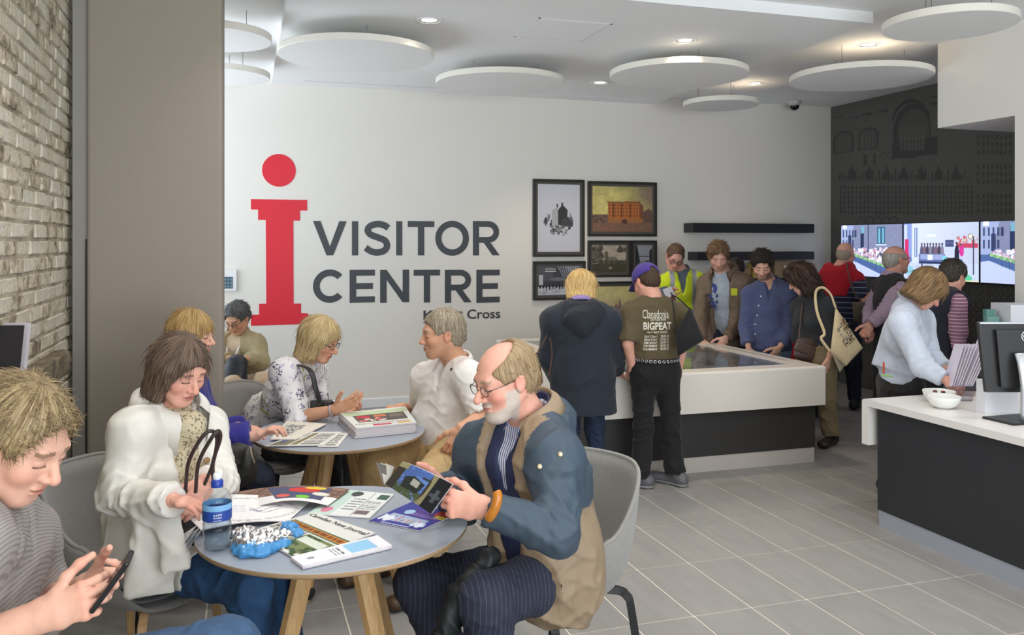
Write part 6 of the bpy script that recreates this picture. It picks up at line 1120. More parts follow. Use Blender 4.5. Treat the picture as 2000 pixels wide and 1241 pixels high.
V, F = tube([c0 + p.u * .158 * math.cos(a) + p.tf * .122 * math.sin(a) for a in np.linspace(0, 2 * np.pi, 41)], .016, 8, False, 1.0); bt = obj('belt', V, F, mat('belt_black', (.015, .015, .015), .4), p.root, True)
for k in range(18):
    a = math.pi + math.pi * (k + .5) / 18; c = c0 + p.u * .176 * math.cos(a) + p.tf * .140 * math.sin(a); n_ = nrm(p.u * math.cos(a) + p.tf * math.sin(a)); x_ = nrm(np.cross(n_, UPV)); V, F = tube([c + (x_ * math.cos(b) + UPV * math.sin(b)) * .009 for b in np.linspace(0, 2 * np.pi, 15)], .0022, 5, False); obj('eyelet', V, F, mat('eyelet_steel', (.75, .75, .75), .25, .9), bt, True)
for q in 'LR': p.shoe(q, cv(-.9, 0, .25) if q == 'L' else cv(-.55, 0, .5), srgb(96, 96, 100), sole=srgb(190, 190, 192))
t = empty('shoulder_bag', P_(1345, 690, 5.95)); tag(t, 'black fabric shoulder bag on the brown T-shirt visitor', 'shoulder bag')
bagquad('bag_body', [(1318, 650), (1324, 697), (1376, 664), (1348, 600)], 5.74, .045, srgb(26, 26, 28), None, t)
V, F = tube(bez([P_(1345, 602, 5.74), P_(1326, 584, 5.74), P_(1314, 577, 5.82), P_(1312, 574, 5.92), P_(1322, 590, 6.06)], 6), .013, 6, True, .35); obj('strap', V, F, mat('belt_black', (1, 1, 1)), t, True)
V, F = tube(bez([P_(1319, 650, 5.74), P_(1317, 615, 5.74), P_(1313, 585, 5.80), P_(1312, 574, 5.92)], 6), .010, 6, True, .35); obj('strap', V, F, MATS['belt_black'], t, True)

# man in the yellow safety vest
J = dict(hd=P_(1318, 503, 9.0), nk=P_(1331, 530, 9.1), sR=P_(1300, 552, 9.08), sL=P_(1361, 548, 9.06), eR=P_(1298, 600, 9.0), wR=P_(1306, 580, 8.86), eL=P_(1368, 610, 9.0), wL=P_(1368, 660, 8.9), pv=P_(1338, 640, 9.1)); legs(J, cv(-1, 0, .1), .085)
p = Person('man with glasses in a fluorescent yellow safety vest', J, cv(-.05, -.55, -.83), cv(.2, 1, 0), skin='pink', vox=.013, hv=.006, scale=1.08)
p.head(brow=srgb(80, 60, 46)); p.hair('short', srgb(78, 60, 46), srgb(120, 96, 76), 'hair_receding_brown', .003, 160, .022, fringe=-.028, spike=.4, groove=.01, tw=.0026); p.glasses(col=MATS['dark_spectacle'], rim=.0028); p.hand(J['wR'], cv(.4, .8, -.2), cv(.3, 0, -.8), 1, (.6, .7, .4), .5); p.hand(J['wL'], cv(0, -1, 0), cv(-.6, 0, -.5), -1); p.finish()
CHK = lambda V, N: np.where(((np.sin(V[:, 2] * 300) > 0) ^ (np.sin(V @ RT3 * 300) > 0))[:, None], np.array(srgb(120, 128, 140)), np.array(srgb(76, 86, 104)))
RT3 = A3(RT[0], RT[1], 0)
p.garment('checked_shirt', p.torso(.014) + p.arm('R', .016, 1.9) + p.arm('L', .016, 1.9), CHK, subs=[NK(J)], fold=(.004, .1)); p.collar(srgb(110, 116, 126), .072, .045, .5, .035)
def vest(V, N):
    C = np.tile(np.array(srgb(212, 232, 40)), (len(V), 1)); h = V[:, 2] - J['pv'][2]; x = (V - J['nk']) @ RT3; C[np.abs(h - .17) < .030] = srgb(170, 172, 176); C[(np.abs(np.abs(x) - .115) < .026) & (h > .17)] = srgb(170, 172, 176); return C
p.garment('safety_vest', p.torso(.030) + [(ecap(J['pv'] + A3(0, 0, .12), J['pv'] - A3(0, 0, .08), (.19, .155), (.20, .16), p.u, True), .05)], vest, M_cloth, (.004, .12), subs=[(ell(J['nk'] + A3(0, 0, .04) + p.tf * .03, (.085, .085, .10)), .01), (ecap(J['nk'] + p.tf * .12, J['nk'] + p.tf * .15 - A3(0, 0, .22), (.06, .09), (.006, .05), p.u), .01)]); trouser(p, srgb(40, 42, 48))
for q in 'LR': p.shoe(q, cv(0, 0, -1), (.02, .02, .02))
V, F = orbox(P_(1311, 582, 8.78), cv(.35, -.8, 0), cv(.8, .3, .2), cv(0, 0, 1), .22, .10, .012); o = obj('folded_leaflet', V, F, mat('white_card', (1, 1, 1))); tag(o, 'white and red leaflet held by the man in the safety vest', 'leaflet'); V, F = orbox(P_(1315, 588, 8.768), cv(.35, -.8, 0), cv(.8, .3, .2), cv(0, 0, 1), .10, .05, .004, .001); obj('red_panel', V, F, mat('leaflet_red', srgb(226, 70, 70), .5), o)

# man in the brown parka
J = dict(hd=P_(1403, 501, 8.18), nk=P_(1414, 533, 8.28), sR=P_(1380, 556, 8.40), sL=P_(1456, 556, 8.16), eR=P_(1366, 630, 8.24), wR=P_(1372, 664, 8.14), eL=P_(1436, 640, 8.18), wL=P_(1418, 660, 8.06), pv=P_(1420, 655, 8.36)); legs(J, cv(-1, 0, .2), .085)
p = Person('bearded man in a brown parka over a grey printed T-shirt', J, cv(-.12, -.52, -.85), skin='fair', vox=.012, hv=.0055, scale=1.06)
p.head(brow=srgb(96, 72, 50), stubble=.45); p.hair('short', srgb(84, 62, 44), srgb(140, 108, 76), 'hair_wavy_brown', .012, 420, .034, fringe=-.016, spike=.5, groove=.016, tw=.0026); p.hand(J['wL'], cv(-.55, -.75, -.3), cv(-.4, -.4, .6), -1, (.25, .3, .2), .4, sc=1.1); p.hand(J['wR'], cv(.1, -1, -.3), cv(.6, 0, .4), 1, (.4, .4, .3), .4, sc=1.1); p.finish()
gt = p.garment('t_shirt', p.torso(.014), srgb(168, 176, 186), subs=[NK(J)], fold=(.004, .1), vox=.012); M_bink = mat('blue_ink', srgb(58, 72, 138), .8)
def tx2(s_, px0, px1, py0, py1, bold, Z=8.0): V, F = text_on(s_, P_(px0, py1, Z), cv(1, 0, -.05), cv(0, 1, 0), (px1 - px0) / FPX * Z, (py1 - py0) / FPX * Z, bold); decal('print', V, F, gt, nrm(cv(0, 0, 1)), M_bink, .005)
tx2('32', 1386, 1413, 556, 585, .06); tx2('RAMS &', 1388, 1414, 589, 597, .02); tx2('.com', 1396, 1412, 599, 606, .02)
BRN = srgb(112, 94, 76); f_ = p.tf; pk = p.garment('parka', p.torso(.036) + p.arm('R', .032, 1.95) + p.arm('L', .034, 1.95) + [(ecap(J['pv'] + A3(0, 0, .15), J['pv'] - A3(0, 0, .10), (.205, .165), (.225, .17), p.u, True), .05), (ell(J['nk'] - f_ * .08 - A3(0, 0, .02), (.10, .10, .07)), .05)], BRN, M_shell, (.006, .12), subs=[(ell(J['nk'] + A3(0, 0, .05) + f_ * .03, (.09, .09, .09)), .012), (ecap(J['nk'] + f_ * .12 + A3(0, 0, .0), J['pv'] + f_ * .22 - A3(0, 0, .12), (.092, .11), (.085, .13), p.u), .02)])
p.collar(BRN, .10, .07, .7, .055, -.005, M_shell, 'parka_collar', .03, .05); trouser(p, srgb(44, 54, 74))
V, F, _ = Pic(9, 9, (0, 0, 0)).grid(planef(P_(1435, 579, 8.0), cv(.052, 0, 0), cv(0, .068, 0))); decal('yellow_badge', V, F, pk, nrm(cv(0, 0, 1)), mat('badge_yellow', srgb(212, 214, 50), .6), .006)
for q in 'LR': p.shoe(q, cv(-.4, 0, -.9), (.02, .02, .02))

# dark-haired man in the blue shirt
J = dict(hd=P_(1488, 518, 7.70), nk=P_(1503, 553, 7.80), sR=P_(1466, 576, 7.84), sL=P_(1539, 574, 7.74), eR=P_(1457, 640, 7.84), wR=P_(1462, 682, 7.72), eL=P_(1545, 645, 7.72), wL=P_(1522, 680, 7.62), pv=P_(1502, 676, 7.84)); legs(J, cv(-1, 0, .25), .085)
p = Person('dark-haired bearded man in a blue shirt, hands in his pockets', J, cv(-.22, -.50, -.84), skin='fair', vox=.0115, hv=.005, scale=1.04)
p.head(brow=(.03, .025, .02), stubble=.65); p.hair('short', srgb(24, 20, 18), srgb(58, 48, 42), 'hair_black', .012, 420, .034, fringe=-.006, spike=.35, groove=.016, tw=.0026); p.hand(J['wL'], cv(-.6, -.75, -.1), cv(-.4, .2, .8), -1, (.5, .5, .3), .4, sc=1.1); p.hand(J['wR'], cv(.25, -.95, 0), cv(.5, 0, .6), 1, (.4, .4, .3), .4, sc=1.1); p.finish()
BL = srgb(78, 86, 122); bs = p.garment('blue_shirt', p.torso(.026) + p.arm('R', .026, 1.80, end=1.2) + p.arm('L', .026, 1.80, end=1.2) + [(ecap(J['pv'] + A3(0, 0, .15), J['pv'] - A3(0, 0, .02), (.180, .148), (.19, .15), p.u, True), .05)], BL, M_cloth, (.005, .11), subs=[NK(J, .072), (ecap(J['nk'] + p.tf * .11 + A3(0, 0, .02), J['nk'] + p.tf * .16 - A3(0, 0, .15), (.036, .07), (.004, .05), p.u), .01)]); p.collar(BL, .074, .045, .55, .04, 0, tips=.04)
for q in ((1486, 579), (1482, 597), (1479, 616), (1475, 634), (1475, 653)): put_button(bs, *q, .007, mat('pearl_button', srgb(230, 230, 230), .3), 'button', 5)
trouser(p, srgb(128, 152, 178))
for q in 'LR': p.shoe(q, cv(-.5, 0, -.9), (.05, .05, .05))

# woman with dark curly hair, two bags
J = dict(hd=P_(1563, 545, 7.26), nk=P_(1590, 578, 7.28), sR=P_(1563, 600, 7.42), sL=P_(1615, 604, 7.14), eL=P_(1632, 672, 7.08), wL=P_(1618, 700, 7.10), eR=P_(1560, 660, 7.46), wR=P_(1562, 690, 7.40), pv=P_(1596, 690, 7.28)); legs(J, cv(-.5, 0, .86), .08, .05, cv(-.86, 0, -.5))
p = Person('woman with dark curly hair, black top and a cream tote bag', J, cv(-.80, -.52, .25), skin='fair', vox=.011, hv=.005, fem=True, scale=1.0)
p.head(); r = np.random.default_rng(2); curls = [(ell((x, y, z), (.034, .034, .036)), .02) for x, y, z in [(.07, -.05, .06), (-.07, -.05, .06), (0, -.10, .05), (.05, -.09, .0), (-.05, -.09, .0), (.085, .0, .0), (-.085, 0, 0), (.08, -.03, -.06), (-.08, -.03, -.06), (.05, -.09, -.08), (-.05, -.09, -.08), (0, -.11, -.06), (.075, .01, -.11), (-.075, .01, -.11), (.0, -.10, -.12), (.04, .05, .10), (-.04, .05, .10), (0, 0, .12)]]
p.hair('bob', srgb(34, 24, 20), srgb(82, 60, 48), 'hair_dark_curly', .012, 900, .035, fringe=.03, length=.025, spike=.45, parts=curls, groove=.02, tw=.0028)
p.hand(J['wL'], cv(-.1, -1, 0), cv(-.5, 0, .5), -1, (.3, .4, .3), .3, sc=1.1); p.hand(J['wR'], cv(0, -1, 0), cv(.5, 0, -.4), 1); p.finish()
p.garment('black_top', p.torso(.018) + p.arm('L', .018, 1.95) + p.arm('R', .016, 1.95), srgb(42, 44, 48), M_cloth, (.006, .10), subs=[NK(J, .06)], cuts=[(J['pv'] + A3(0, 0, .06), (0, 0, -1))]); trouser(p, srgb(128, 112, 84), M_cloth, .024, .075)
for q in 'LR': p.shoe(q, cv(-.6, 0, -.7), srgb(46, 36, 32))
t = empty('tote_bag', P_(1648, 690, 7.0)); tag(t, 'cream cotton tote bag printed with black buildings', 'tote bag'); CRT = srgb(222, 200, 160)
b1 = bagquad('bag_body', [(1622, 688), (1652, 716), (1685, 680), (1632, 600)], 6.98, .03, CRT, None, t); bagquad('bag_side', [(1625, 692), (1640, 728), (1660, 700), (1636, 650)], 7.05, .02, srgb(200, 190, 166), None, t)
PT = Pic(50, 50, CRT); PT.put((fbm(PT.x, PT.y, 22, 3) > .47) & (np.sin(PT.y * 60) > -.6), srgb(52, 44, 40)); PT.rect(0, .47, 1, .50, CRT); PT.rect(0, .75, 1, .78, CRT)
A = [P_(1652, 680, 6.9), P_(1671, 663, 6.9), P_(1648, 620, 6.9), P_(1634, 645, 6.9)]; f = lambda u, v: ((1 - u) * (1 - v))[:, None] * A[0] + (u * (1 - v))[:, None] * A[1] + (u * v)[:, None] * A[2] + ((1 - u) * v)[:, None] * A[3]
V, F, C = PT.grid(f); T = bvh(b1); org = WL[b1.name]; o2 = []
for v in V - org:
    d_ = nrm(v + org - A3(0, 0, EYE)); h = T.ray_cast(Vector(v - d_ * .4), Vector(d_)); o2.append(np.array(h[0]) - d_ * .003 if h[0] is not None else v)
obj('building_print', np.array(o2) + org, F, M_print, b1, True, cols=C)
V, F = tube(bez([P_(1632, 602, 6.98), P_(1622, 575, 7.0), P_(1606, 562, 7.06), P_(1593, 572, 7.12), P_(1596, 610, 7.05), P_(1610, 650, 7.0), P_(1604, 662, 7.0), P_(1622, 688, 6.98)], 8), .013, 6, True, .3); obj('strap', V, F, mat('cream_strap', CRT, .8), t, True)
t = empty('leather_satchel', P_(1576, 690, 7.16)); tag(t, 'brown leather satchel hanging in front of the curly-haired woman', 'satchel'); SAT = srgb(84, 66, 60)
V, F = SD(.009).add(ecap(P_(1577, 695, 7.18), P_(1580, 668, 7.18), (.135, .05), (.125, .04), cv(1, 0, .3))).mesh(1); obj('bag_body', V, F, M_leather, t, True, cols=np.tile(np.array(SAT), (len(V), 1))); V, F = SD(.008).add(ecap(P_(1573, 688, 7.135), P_(1577, 676, 7.135), (.125, .02), (.115, .018), cv(1, 0, .3))).mesh(1); obj('flap', V, F, M_leather, t, True, cols=np.tile(np.array(srgb(98, 78, 70)), (len(V), 1)))
V, F = tube(bez([P_(1560, 668, 7.16), P_(1564, 620, 7.22), P_(1568, 590, 7.26)], 6), .010, 6, True, .4); obj('strap', V, F, mat('satchel_strap', SAT, .5), t, True)

# bald man with a red jumper over his shoulders
J = dict(hd=P_(1652, 498, 8.85), nk=P_(1638, 526, 8.8), sL=P_(1612, 552, 8.86), sR=P_(1672, 552, 8.7), eR=P_(1688, 590, 8.55), wR=P_(1712, 568, 8.48), eL=P_(1606, 600, 8.95), wL=P_(1630, 620, 9.0), pv=P_(1645, 636, 8.78)); legs(J, cv(.85, 0, -.5), .09, .06, cv(.5, 0, .85))
p = Person('bald man in a striped shirt with a red jumper over his shoulders', J, cv(.72, -.10, .68), skin='pink', vox=.0125, hv=.006, scale=1.06)
p.head(brow=srgb(150, 140, 130)); p.hair('balding', srgb(150, 132, 116), srgb(190, 176, 160), 'hair_thin_grey', -.006, 0, .01, subs=[(ell((0, -.02, .10), (.10, .12, .085)), .02)], groove=.001); p.hand(J['wR'], cv(.8, .2, .2), cv(-.3, .3, .8), 1, (.4, .5, .3), .4, e=J['eR'], sc=1.05); p.hand(J['wL'], cv(.5, -.6, .4), cv(.5, 0, .5), -1); p.finish()
p.garment('striped_polo', p.torso(.024) + p.arm('R', .028, .9) + p.arm('L', .028, .9), (1, 1, 1), stripemat('navy_stripe', srgb(38, 42, 66), srgb(150, 156, 180), (0, 0, 1), .052, .13), (.004, .12), subs=[NK(J)])
RED = srgb(186, 24, 44); ax = UPV; p.garment('red_jumper', [(cone(J['sL'] + ax * .03, J['sR'] + ax * .03, .085, .085), .04), (ecap(J['nk'] - p.tf * .06 - ax * .03, J['nk'] - p.tf * .10 - ax * .24, (.17, .07), (.12, .05), p.u), .05), (cone(J['sR'] + ax * .03, J['sR'] + p.tf * .12 - ax * .10, .06, .05), .05), (cone(J['sL'] + ax * .03, J['sL'] + p.tf * .12 - ax * .10, .06, .05), .05), (cone(J['nk'] + p.u * .09, J['nk'] - p.u * .09, .075, .075), .04)], RED, M_cloth, (.006, .09), subs=[NK(J, .07, .05)]); trouser(p, srgb(38, 44, 62))
for q in 'LR': p.shoe(q, cv(.5, 0, .85), (.03, .03, .03))
t = empty('messenger_bag', P_(1690, 610, 8.4)); tag(t, 'grey-brown messenger bag of the man with the red jumper', 'messenger bag'); bagquad('bag_body', [(1668, 628), (1686, 634), (1690, 590), (1664, 590)], 8.42, .04, srgb(104, 92, 80), None, t)
V, F = tube(bez([P_(1690, 600, 8.44), P_(1668, 570, 8.46), P_(1656, 530, 8.55), P_(1655, 516, 8.7)], 6), .022, 6, True, .3); obj('strap', V, F, mat('bag_webbing', srgb(104, 90, 76), .7), t, True)
V, F = orbox(P_(1722, 562, 8.42), cv(.6, .75, .1), cv(.2, 0, 1), cv(.75, -.6, 0), .22, .15, .006); o = obj('guide_booklet', V, F, mat('booklet', srgb(176, 170, 160), .5)); tag(o, 'open guide booklet held by the man with the red jumper', 'booklet')

# bald man in the dark vest, hands behind his back
J = dict(hd=P_(1751, 508, 7.72), nk=P_(1742, 543, 7.68), sR=P_(1757, 566, 7.50), sL=P_(1722, 562, 7.90), eR=P_(1727, 612, 7.42), wR=P_(1700, 634, 7.46), eL=P_(1700, 610, 7.9), wL=P_(1696, 636, 7.56), pv=P_(1740, 660, 7.66)); legs(J, cv(.3, 0, -.95), .09, .04, cv(.95, 0, .3))
p = Person('older bald man with glasses in a dark vest, hands behind his back', J, cv(.94, .06, .22), skin='pink', vox=.012, hv=.005, scale=1.08)
p.head(brow=srgb(170, 160, 150), nose=1.1); p.hair('balding', srgb(150, 142, 132), srgb(196, 190, 180), 'hair_white_fringe', -.002, 60, .012, groove=.002, spike=.1, subs=[(ell((0, .0, .10), (.09, .11, .07)), .02)]); p.glasses(rim=.0022, col=mat('gold_spectacle', srgb(150, 120, 60), .3, .8))
p.hand(J['wR'], cv(-.5, -.85, 0), cv(-.3, 0, -.8), 1, (.6, .7, .5), .5, sc=1.1); p.hand(J['wL'], cv(.3, -.9, -.2), cv(-.5, 0, .5), -1, (.6, .7, .5), .5, sc=1.1); p.finish()
LIL = srgb(184, 160, 184); p.garment('lilac_shirt', p.torso(.010) + p.arm('R', .026, 1.93) + p.arm('L', .024, 1.93), LIL, M_cloth, (.005, .09), subs=[NK(J)]); p.collar(LIL, .072, .042, .5, .035)
p.garment('dark_vest', p.torso(.032) + [(ecap(J['pv'] + A3(0, 0, .12), J['pv'] - A3(0, 0, .02), (.185, .15), (.19, .155), p.u, True), .05)], srgb(44, 42, 44), M_cloth, (.004, .12), subs=[(ell(J['nk'] + A3(0, 0, .05), (.082, .082, .09)), .01)] + [(ell(J['s' + q] + (J['s' + q] - J['nk']) * .25, (.07, .07, .10)), .015) for q in 'LR']); trouser(p, srgb(46, 46, 54), M_cloth)
for q in 'LR': p.shoe(q, cv(.95, 0, .3), srgb(60, 56, 54))

# man in the dark body warmer with striped sleeves
J = dict(hd=P_(1862, 540, 6.72), nk=P_(1846, 572, 6.72), sR=P_(1868, 592, 6.54), sL=P_(1818, 590, 6.90), eR=P_(1872, 648, 6.50), wR=P_(1872, 684, 6.46), eL=P_(1812, 650, 6.95), wL=P_(1830, 690, 6.9), pv=P_(1838, 690, 6.72)); legs(J, cv(.4, 0, -.9), .085, .03, cv(.9, 0, .4))
p = Person('dark-haired man in a navy body warmer with striped mauve sleeves', J, cv(.80, -.36, .45), skin='pink', vox=.011, hv=.005, scale=1.03)
p.head(); p.hair('short', srgb(44, 38, 34), srgb(84, 76, 68), 'hair_dark_short', .006, 260, .022, spike=.35, groove=.012, tw=.0022); p.hand(J['wR'], cv(-.35, -.9, .1), cv(-.4, 0, .7), 1, (.4, .5, .3), .4, sc=1.05); p.hand(J['wL'], cv(0, -1, 0), cv(.5, 0, .5), -1); p.finish()
p.garment('striped_jumper', p.torso(.010) + p.arm('R', .020, 1.95) + p.arm('L', .018, 1.95), (1, 1, 1), stripemat('mauve_stripe', srgb(142, 98, 118), srgb(206, 180, 190), (0, 0, 1), .026, .22), (.004, .1), subs=[NK(J)]); NV = srgb(32, 32, 46)
p.garment('body_warmer', p.torso(.034) + [(ecap(J['pv'] + A3(0, 0, .12), J['pv'] - A3(0, 0, .02), (.18, .15), (.185, .15), p.u, True), .05)], NV, M_cloth, (.004, .12), subs=[NK(J, .078)] + [(ell(J['s' + q] + (J['s' + q] - J['nk']) * .22, (.072, .072, .10)), .012) for q in 'LR']); p.collar(NV, .082, .05, .4, .02); trouser(p, srgb(36, 38, 46), M_cloth)
for q in 'LR': p.shoe(q, cv(.9, 0, .4), (.03, .03, .03))

# woman in the pale blue jumper bending over the counter
J = dict(hd=P_(1812, 566, 5.52), nk=P_(1776, 592, 5.62), sR=P_(1762, 632, 5.46), sL=P_(1800, 628, 5.80), eR=P_(1802, 715, 5.32), wR=P_(1846, 742, 5.22), eL=P_(1812, 690, 5.66), wL=P_(1848, 722, 5.42), pv=P_(1758, 742, 5.80)); legs(J, cv(.3, 0, -.95), .075, .0, cv(.95, 0, .3))
p = Person('woman with a brown bob in a pale blue jumper behind the counter', J, cv(.68, -.72, -.05), cv(.6, .7, 0), skin='pink', vox=.009, hv=.0045, fem=True, scale=1.0)
p.head(); p.hair('bob', srgb(84, 62, 40), srgb(158, 126, 86), 'hair_brown_gloss', .014, 200, .05, fringe=.03, length=.0, spike=.05)
p.hand(J['wR'], cv(.8, -.5, -.1), cv(0, -.3, .9), 1, (.4, .5, .3), .5, sc=1.1); p.hand(J['wL'], cv(.85, -.4, -.2), cv(0, -.4, -.8), -1, (.4, .5, .3), .5, sc=1.1); p.finish()
PB = srgb(214, 222, 238); p.garment('pale_jumper', p.torso(.022) + p.arm('R', .026, 1.94) + p.arm('L', .024, 1.94) + [(ecap(J['pv'] + A3(0, 0, .24), J['pv'] + A3(-.04, 0, .07), (.16, .13), (.175, .15), p.u, True), .05)], PB, M_cloth, (.006, .10), subs=[(ell(J['nk'] + cv(.05, .03, 0), (.062, .062, .07)), .01)], cuts=[(J['pv'] + nrm(J['nk'] - J['pv']) * .045, -nrm(J['nk'] - J['pv']))]); p.collar(PB, .068, .05, .4, .012, 0); trouser(p, srgb(44, 42, 42), M_cloth, .018)
for q in 'LR': p.shoe(q, cv(.9, 0, .3), (.02, .02, .02))
for k, (c_, n_) in enumerate(((srgb(220, 84, 40), 'orange_pen'), (srgb(150, 206, 110), 'green_pen'))):
    V, F = tube([P_(1726, 708, 5.60), P_(1726, 730, 5.60)] if k == 0 else [P_(1722, 733, 5.58), P_(1744, 736, 5.56)], .006, 8); o = obj(n_, V, F, mat(n_, c_, .4)); tag(o, ('orange-tipped pen in the counter woman\'s back pocket', 'pale green pen clipped to the counter woman\'s pocket')[k], 'pen')

# two visitors almost hidden in the crowd
for (lab, hx, hy, Z, cl, hc, f_) in (('visitor with black hair hidden behind the brown parka', 1438, 530, 8.62, srgb(30, 30, 34), 'hair_black', cv(.2, -.4, .8)), ('visitor in a red jacket hidden behind the blue shirt', 1566, 575, 8.35, srgb(186, 26, 40), 'hair_dark_curly', cv(-.7, -.3, -.5))):
    J = dict(hd=P_(hx, hy, Z), nk=P_(hx + 4, hy + 36, Z + .02), pv=P_(hx, hy + 165, Z)); J['sL'] = J['nk'] + cv(-.16, -.10, 0); J['sR'] = J['nk'] + cv(.16, -.10, 0)
    for q in 'LR': J['e' + q] = J['s' + q] + A3(0, 0, -.28) + cv(.02 if q == 'R' else -.02, 0, 0); J['w' + q] = J['e' + q] + cv(0, -.22, .1)
    legs(J, cv(1, 0, 0), .08); p = Person(lab, J, f_, skin='fair', vox=.014, hv=.007); p.head(); p.hair('short', srgb(24, 20, 18), srgb(58, 48, 42), hc, .008, 0); p.finish()
    p.garment('jacket', p.torso(.034) + p.arm('L', .034, 1.95) + p.arm('R', .034, 1.95) + [(ecap(J['pv'] + A3(0, 0, .15), J['pv'] - A3(0, 0, .10), (.20, .16), (.21, .165), p.u, True), .05)], cl, M_cloth, (.005, .1), subs=[NK(J)]); trouser(p, srgb(40, 44, 54))
    for q in 'LR': p.shoe(q, f_, (.03, .03, .03))
# ================= things on the tables =================
TT = .7415
M_news = mat('newsprint', (.8, .8, .8), .75, attr=True); M_pages = mat('paper_edges', srgb(214, 206, 208), .8); M_ink2 = mat('black_ink', srgb(52, 52, 54), .8)
def patch(A, bul=None):     # A = bottom-left, bottom-right, top-right, top-left
    A = [np.asarray(a, float) for a in A]
    def f(u, v):
        P = ((1 - u) * (1 - v))[:, None] * A[0] + (u * (1 - v))[:, None] * A[1] + (u * v)[:, None] * A[2] + ((1 - u) * v)[:, None] * A[3]
        if bul is not None: P = P + bul(u, v)
        return P
    return f
def sheet(name, A, pic, th, label, cat='newspaper', group=None, bul=None, texts=()):
    f = patch(A, bul); A = [np.asarray(a, float) for a in A]; t = empty(name, (A[0] + A[2]) / 2 - A3(0, 0, th)); tag(t, label, cat, group); k = 14
    u, v = np.meshgrid(np.linspace(0, 1, k), np.linspace(0, 1, k)); top = f(u.ravel(), v.ravel()); n_ = len(top); nn_ = nrm(np.cross(A[1] - A[0], A[3] - A[0])); nn_ = nn_ if nn_[2] > -.2 else -nn_; V = np.vstack([top - nn_ * .0006, top - nn_ * th]); q = np.arange(n_).reshape(k, k); F = np.stack([q[:-1, :-1], q[:-1, 1:], q[1:, 1:], q[1:, :-1]], -1).reshape(-1, 4); F2 = F[:, ::-1] + n_
    ring_ = list(q[0]) + list(q[1:, -1]) + list(q[-1, ::-1][1:]) + list(q[::-1, 0][1:-1]); S4 = np.array([(ring_[i], ring_[i] + n_, ring_[(i + 1) % len(ring_)] + n_, ring_[(i + 1) % len(ring_)]) for i in range(len(ring_))])
    obj('pages', V, np.vstack([F, F2, S4]), M_pages, t, False)
    fp = printed('front_page', pic, lambda u, v: f(u, v) + nn_ * .0004, M_news, t)
    for (s_, u0, v0, w, h, m, b) in texts:
        V, F = text_mesh(s_, b, 2); lo = V.min(0); hi = V.max(0); U = (V - lo) / (hi - lo + 1e-9); P = f(u0 + U[:, 0] * w, v0 + U[:, 1] * h) + A3(0, 0, .0009); obj('headline', P, F, m, t)
    return t
def zt(px, py, dz=0): return zp(px, py, TT + dz)
# Camden New Journal, headline page
WH = srgb(222, 220, 214); P = Pic(90, 110, WH); P.rect(.04, .50, .98, .66, srgb(84, 112, 82)); P.rect(.06, .53, .98, .63, srgb(206, 128, 52)); P.lines(.08, .55, .95, .62, 1, srgb(120, 70, 30), 2, .9, .13); P.rect(.50, .08, .98, .47, srgb(120, 130, 84)); P.c[(P.x > .5) & (P.y < .47) & (fbm(P.x, P.y, 14, 3) > .52)] = srgb(64, 84, 50); P.rect(.52, .28, .9, .42, srgb(216, 220, 206)); P.rect(.04, .02, .42, .10, srgb(60, 66, 130)); P.lines(.04, .12, .46, .22, 5, srgb(120, 120, 118), 3)
sheet('newspaper', [zt(486, 1038, .008), zt(590, 1098, .008), zt(733, 1041, .008), zt(615, 1001, .008)], P, .006, 'local newspaper with an orange banner lying headline up on the near table', 'newspaper', 'newspapers', None, [('Camden New Journal', .03, .84, .94, .11, M_ink2, .02), ('DELIGHT AS', .03, .42, .60 * .75, .07, M_ink2, .02), ('SKYSCRAPER', .03, .34, .45, .07, M_ink2, .02), ('IS REJECTED', .03, .26, .45, .07, M_ink2, .02)])
# white leaflets with a blue box, stacked
P = Pic(40, 80, srgb(236, 234, 238)); P.rect(.12, .55, .88, .86, srgb(150, 200, 232)); P.lines(.2, .38, .8, .5, 3, srgb(90, 90, 96), 1); P.ell(.5, .15, .09, .04, srgb(150, 150, 160))
P.c = P.c.transpose(1, 0, 2)[::1]; P.x, P.y = np.meshgrid(np.linspace(0, 1, 80), np.linspace(0, 1, 40))
sheet('leaflet_stack', [zt(592, 1106, .012), zt(766, 1066, .012), zt(737, 1046, .012), zt(568, 1088, .012)], P, .011, 'white leaflet stack with a pale blue box at the table\'s near edge', 'leaflets')
# paper with the pink dot
P = Pic(90, 60, srgb(226, 228, 226)); P.rect(0, .0, .35, 1, srgb(196, 216, 206)); P.ell(.20, .2, .09, .10, srgb(214, 130, 150)); P.ell(.36, .86, .11, .10, srgb(70, 74, 74)); P.lines(.40, .25, .62, .75, 5, srgb(110, 112, 116), 4, .35, .3); P.rect(.66, .05, .665, .95, srgb(60, 60, 60)); P.rect(.78, .72, .97, .93, srgb(66, 96, 84)); P.rect(.68, .10, .90, .24, srgb(120, 104, 104)); P.lines(.68, .30, .95, .65, 6, srgb(150, 150, 152), 7)
sheet('newspaper', [zt(600, 1004, .004), zt(722, 1012, .004), zt(770, 966, .004), zt(672, 956, .004)], P, .004, 'white paper with a pink dot beside the magazine', 'newspaper', 'newspapers')
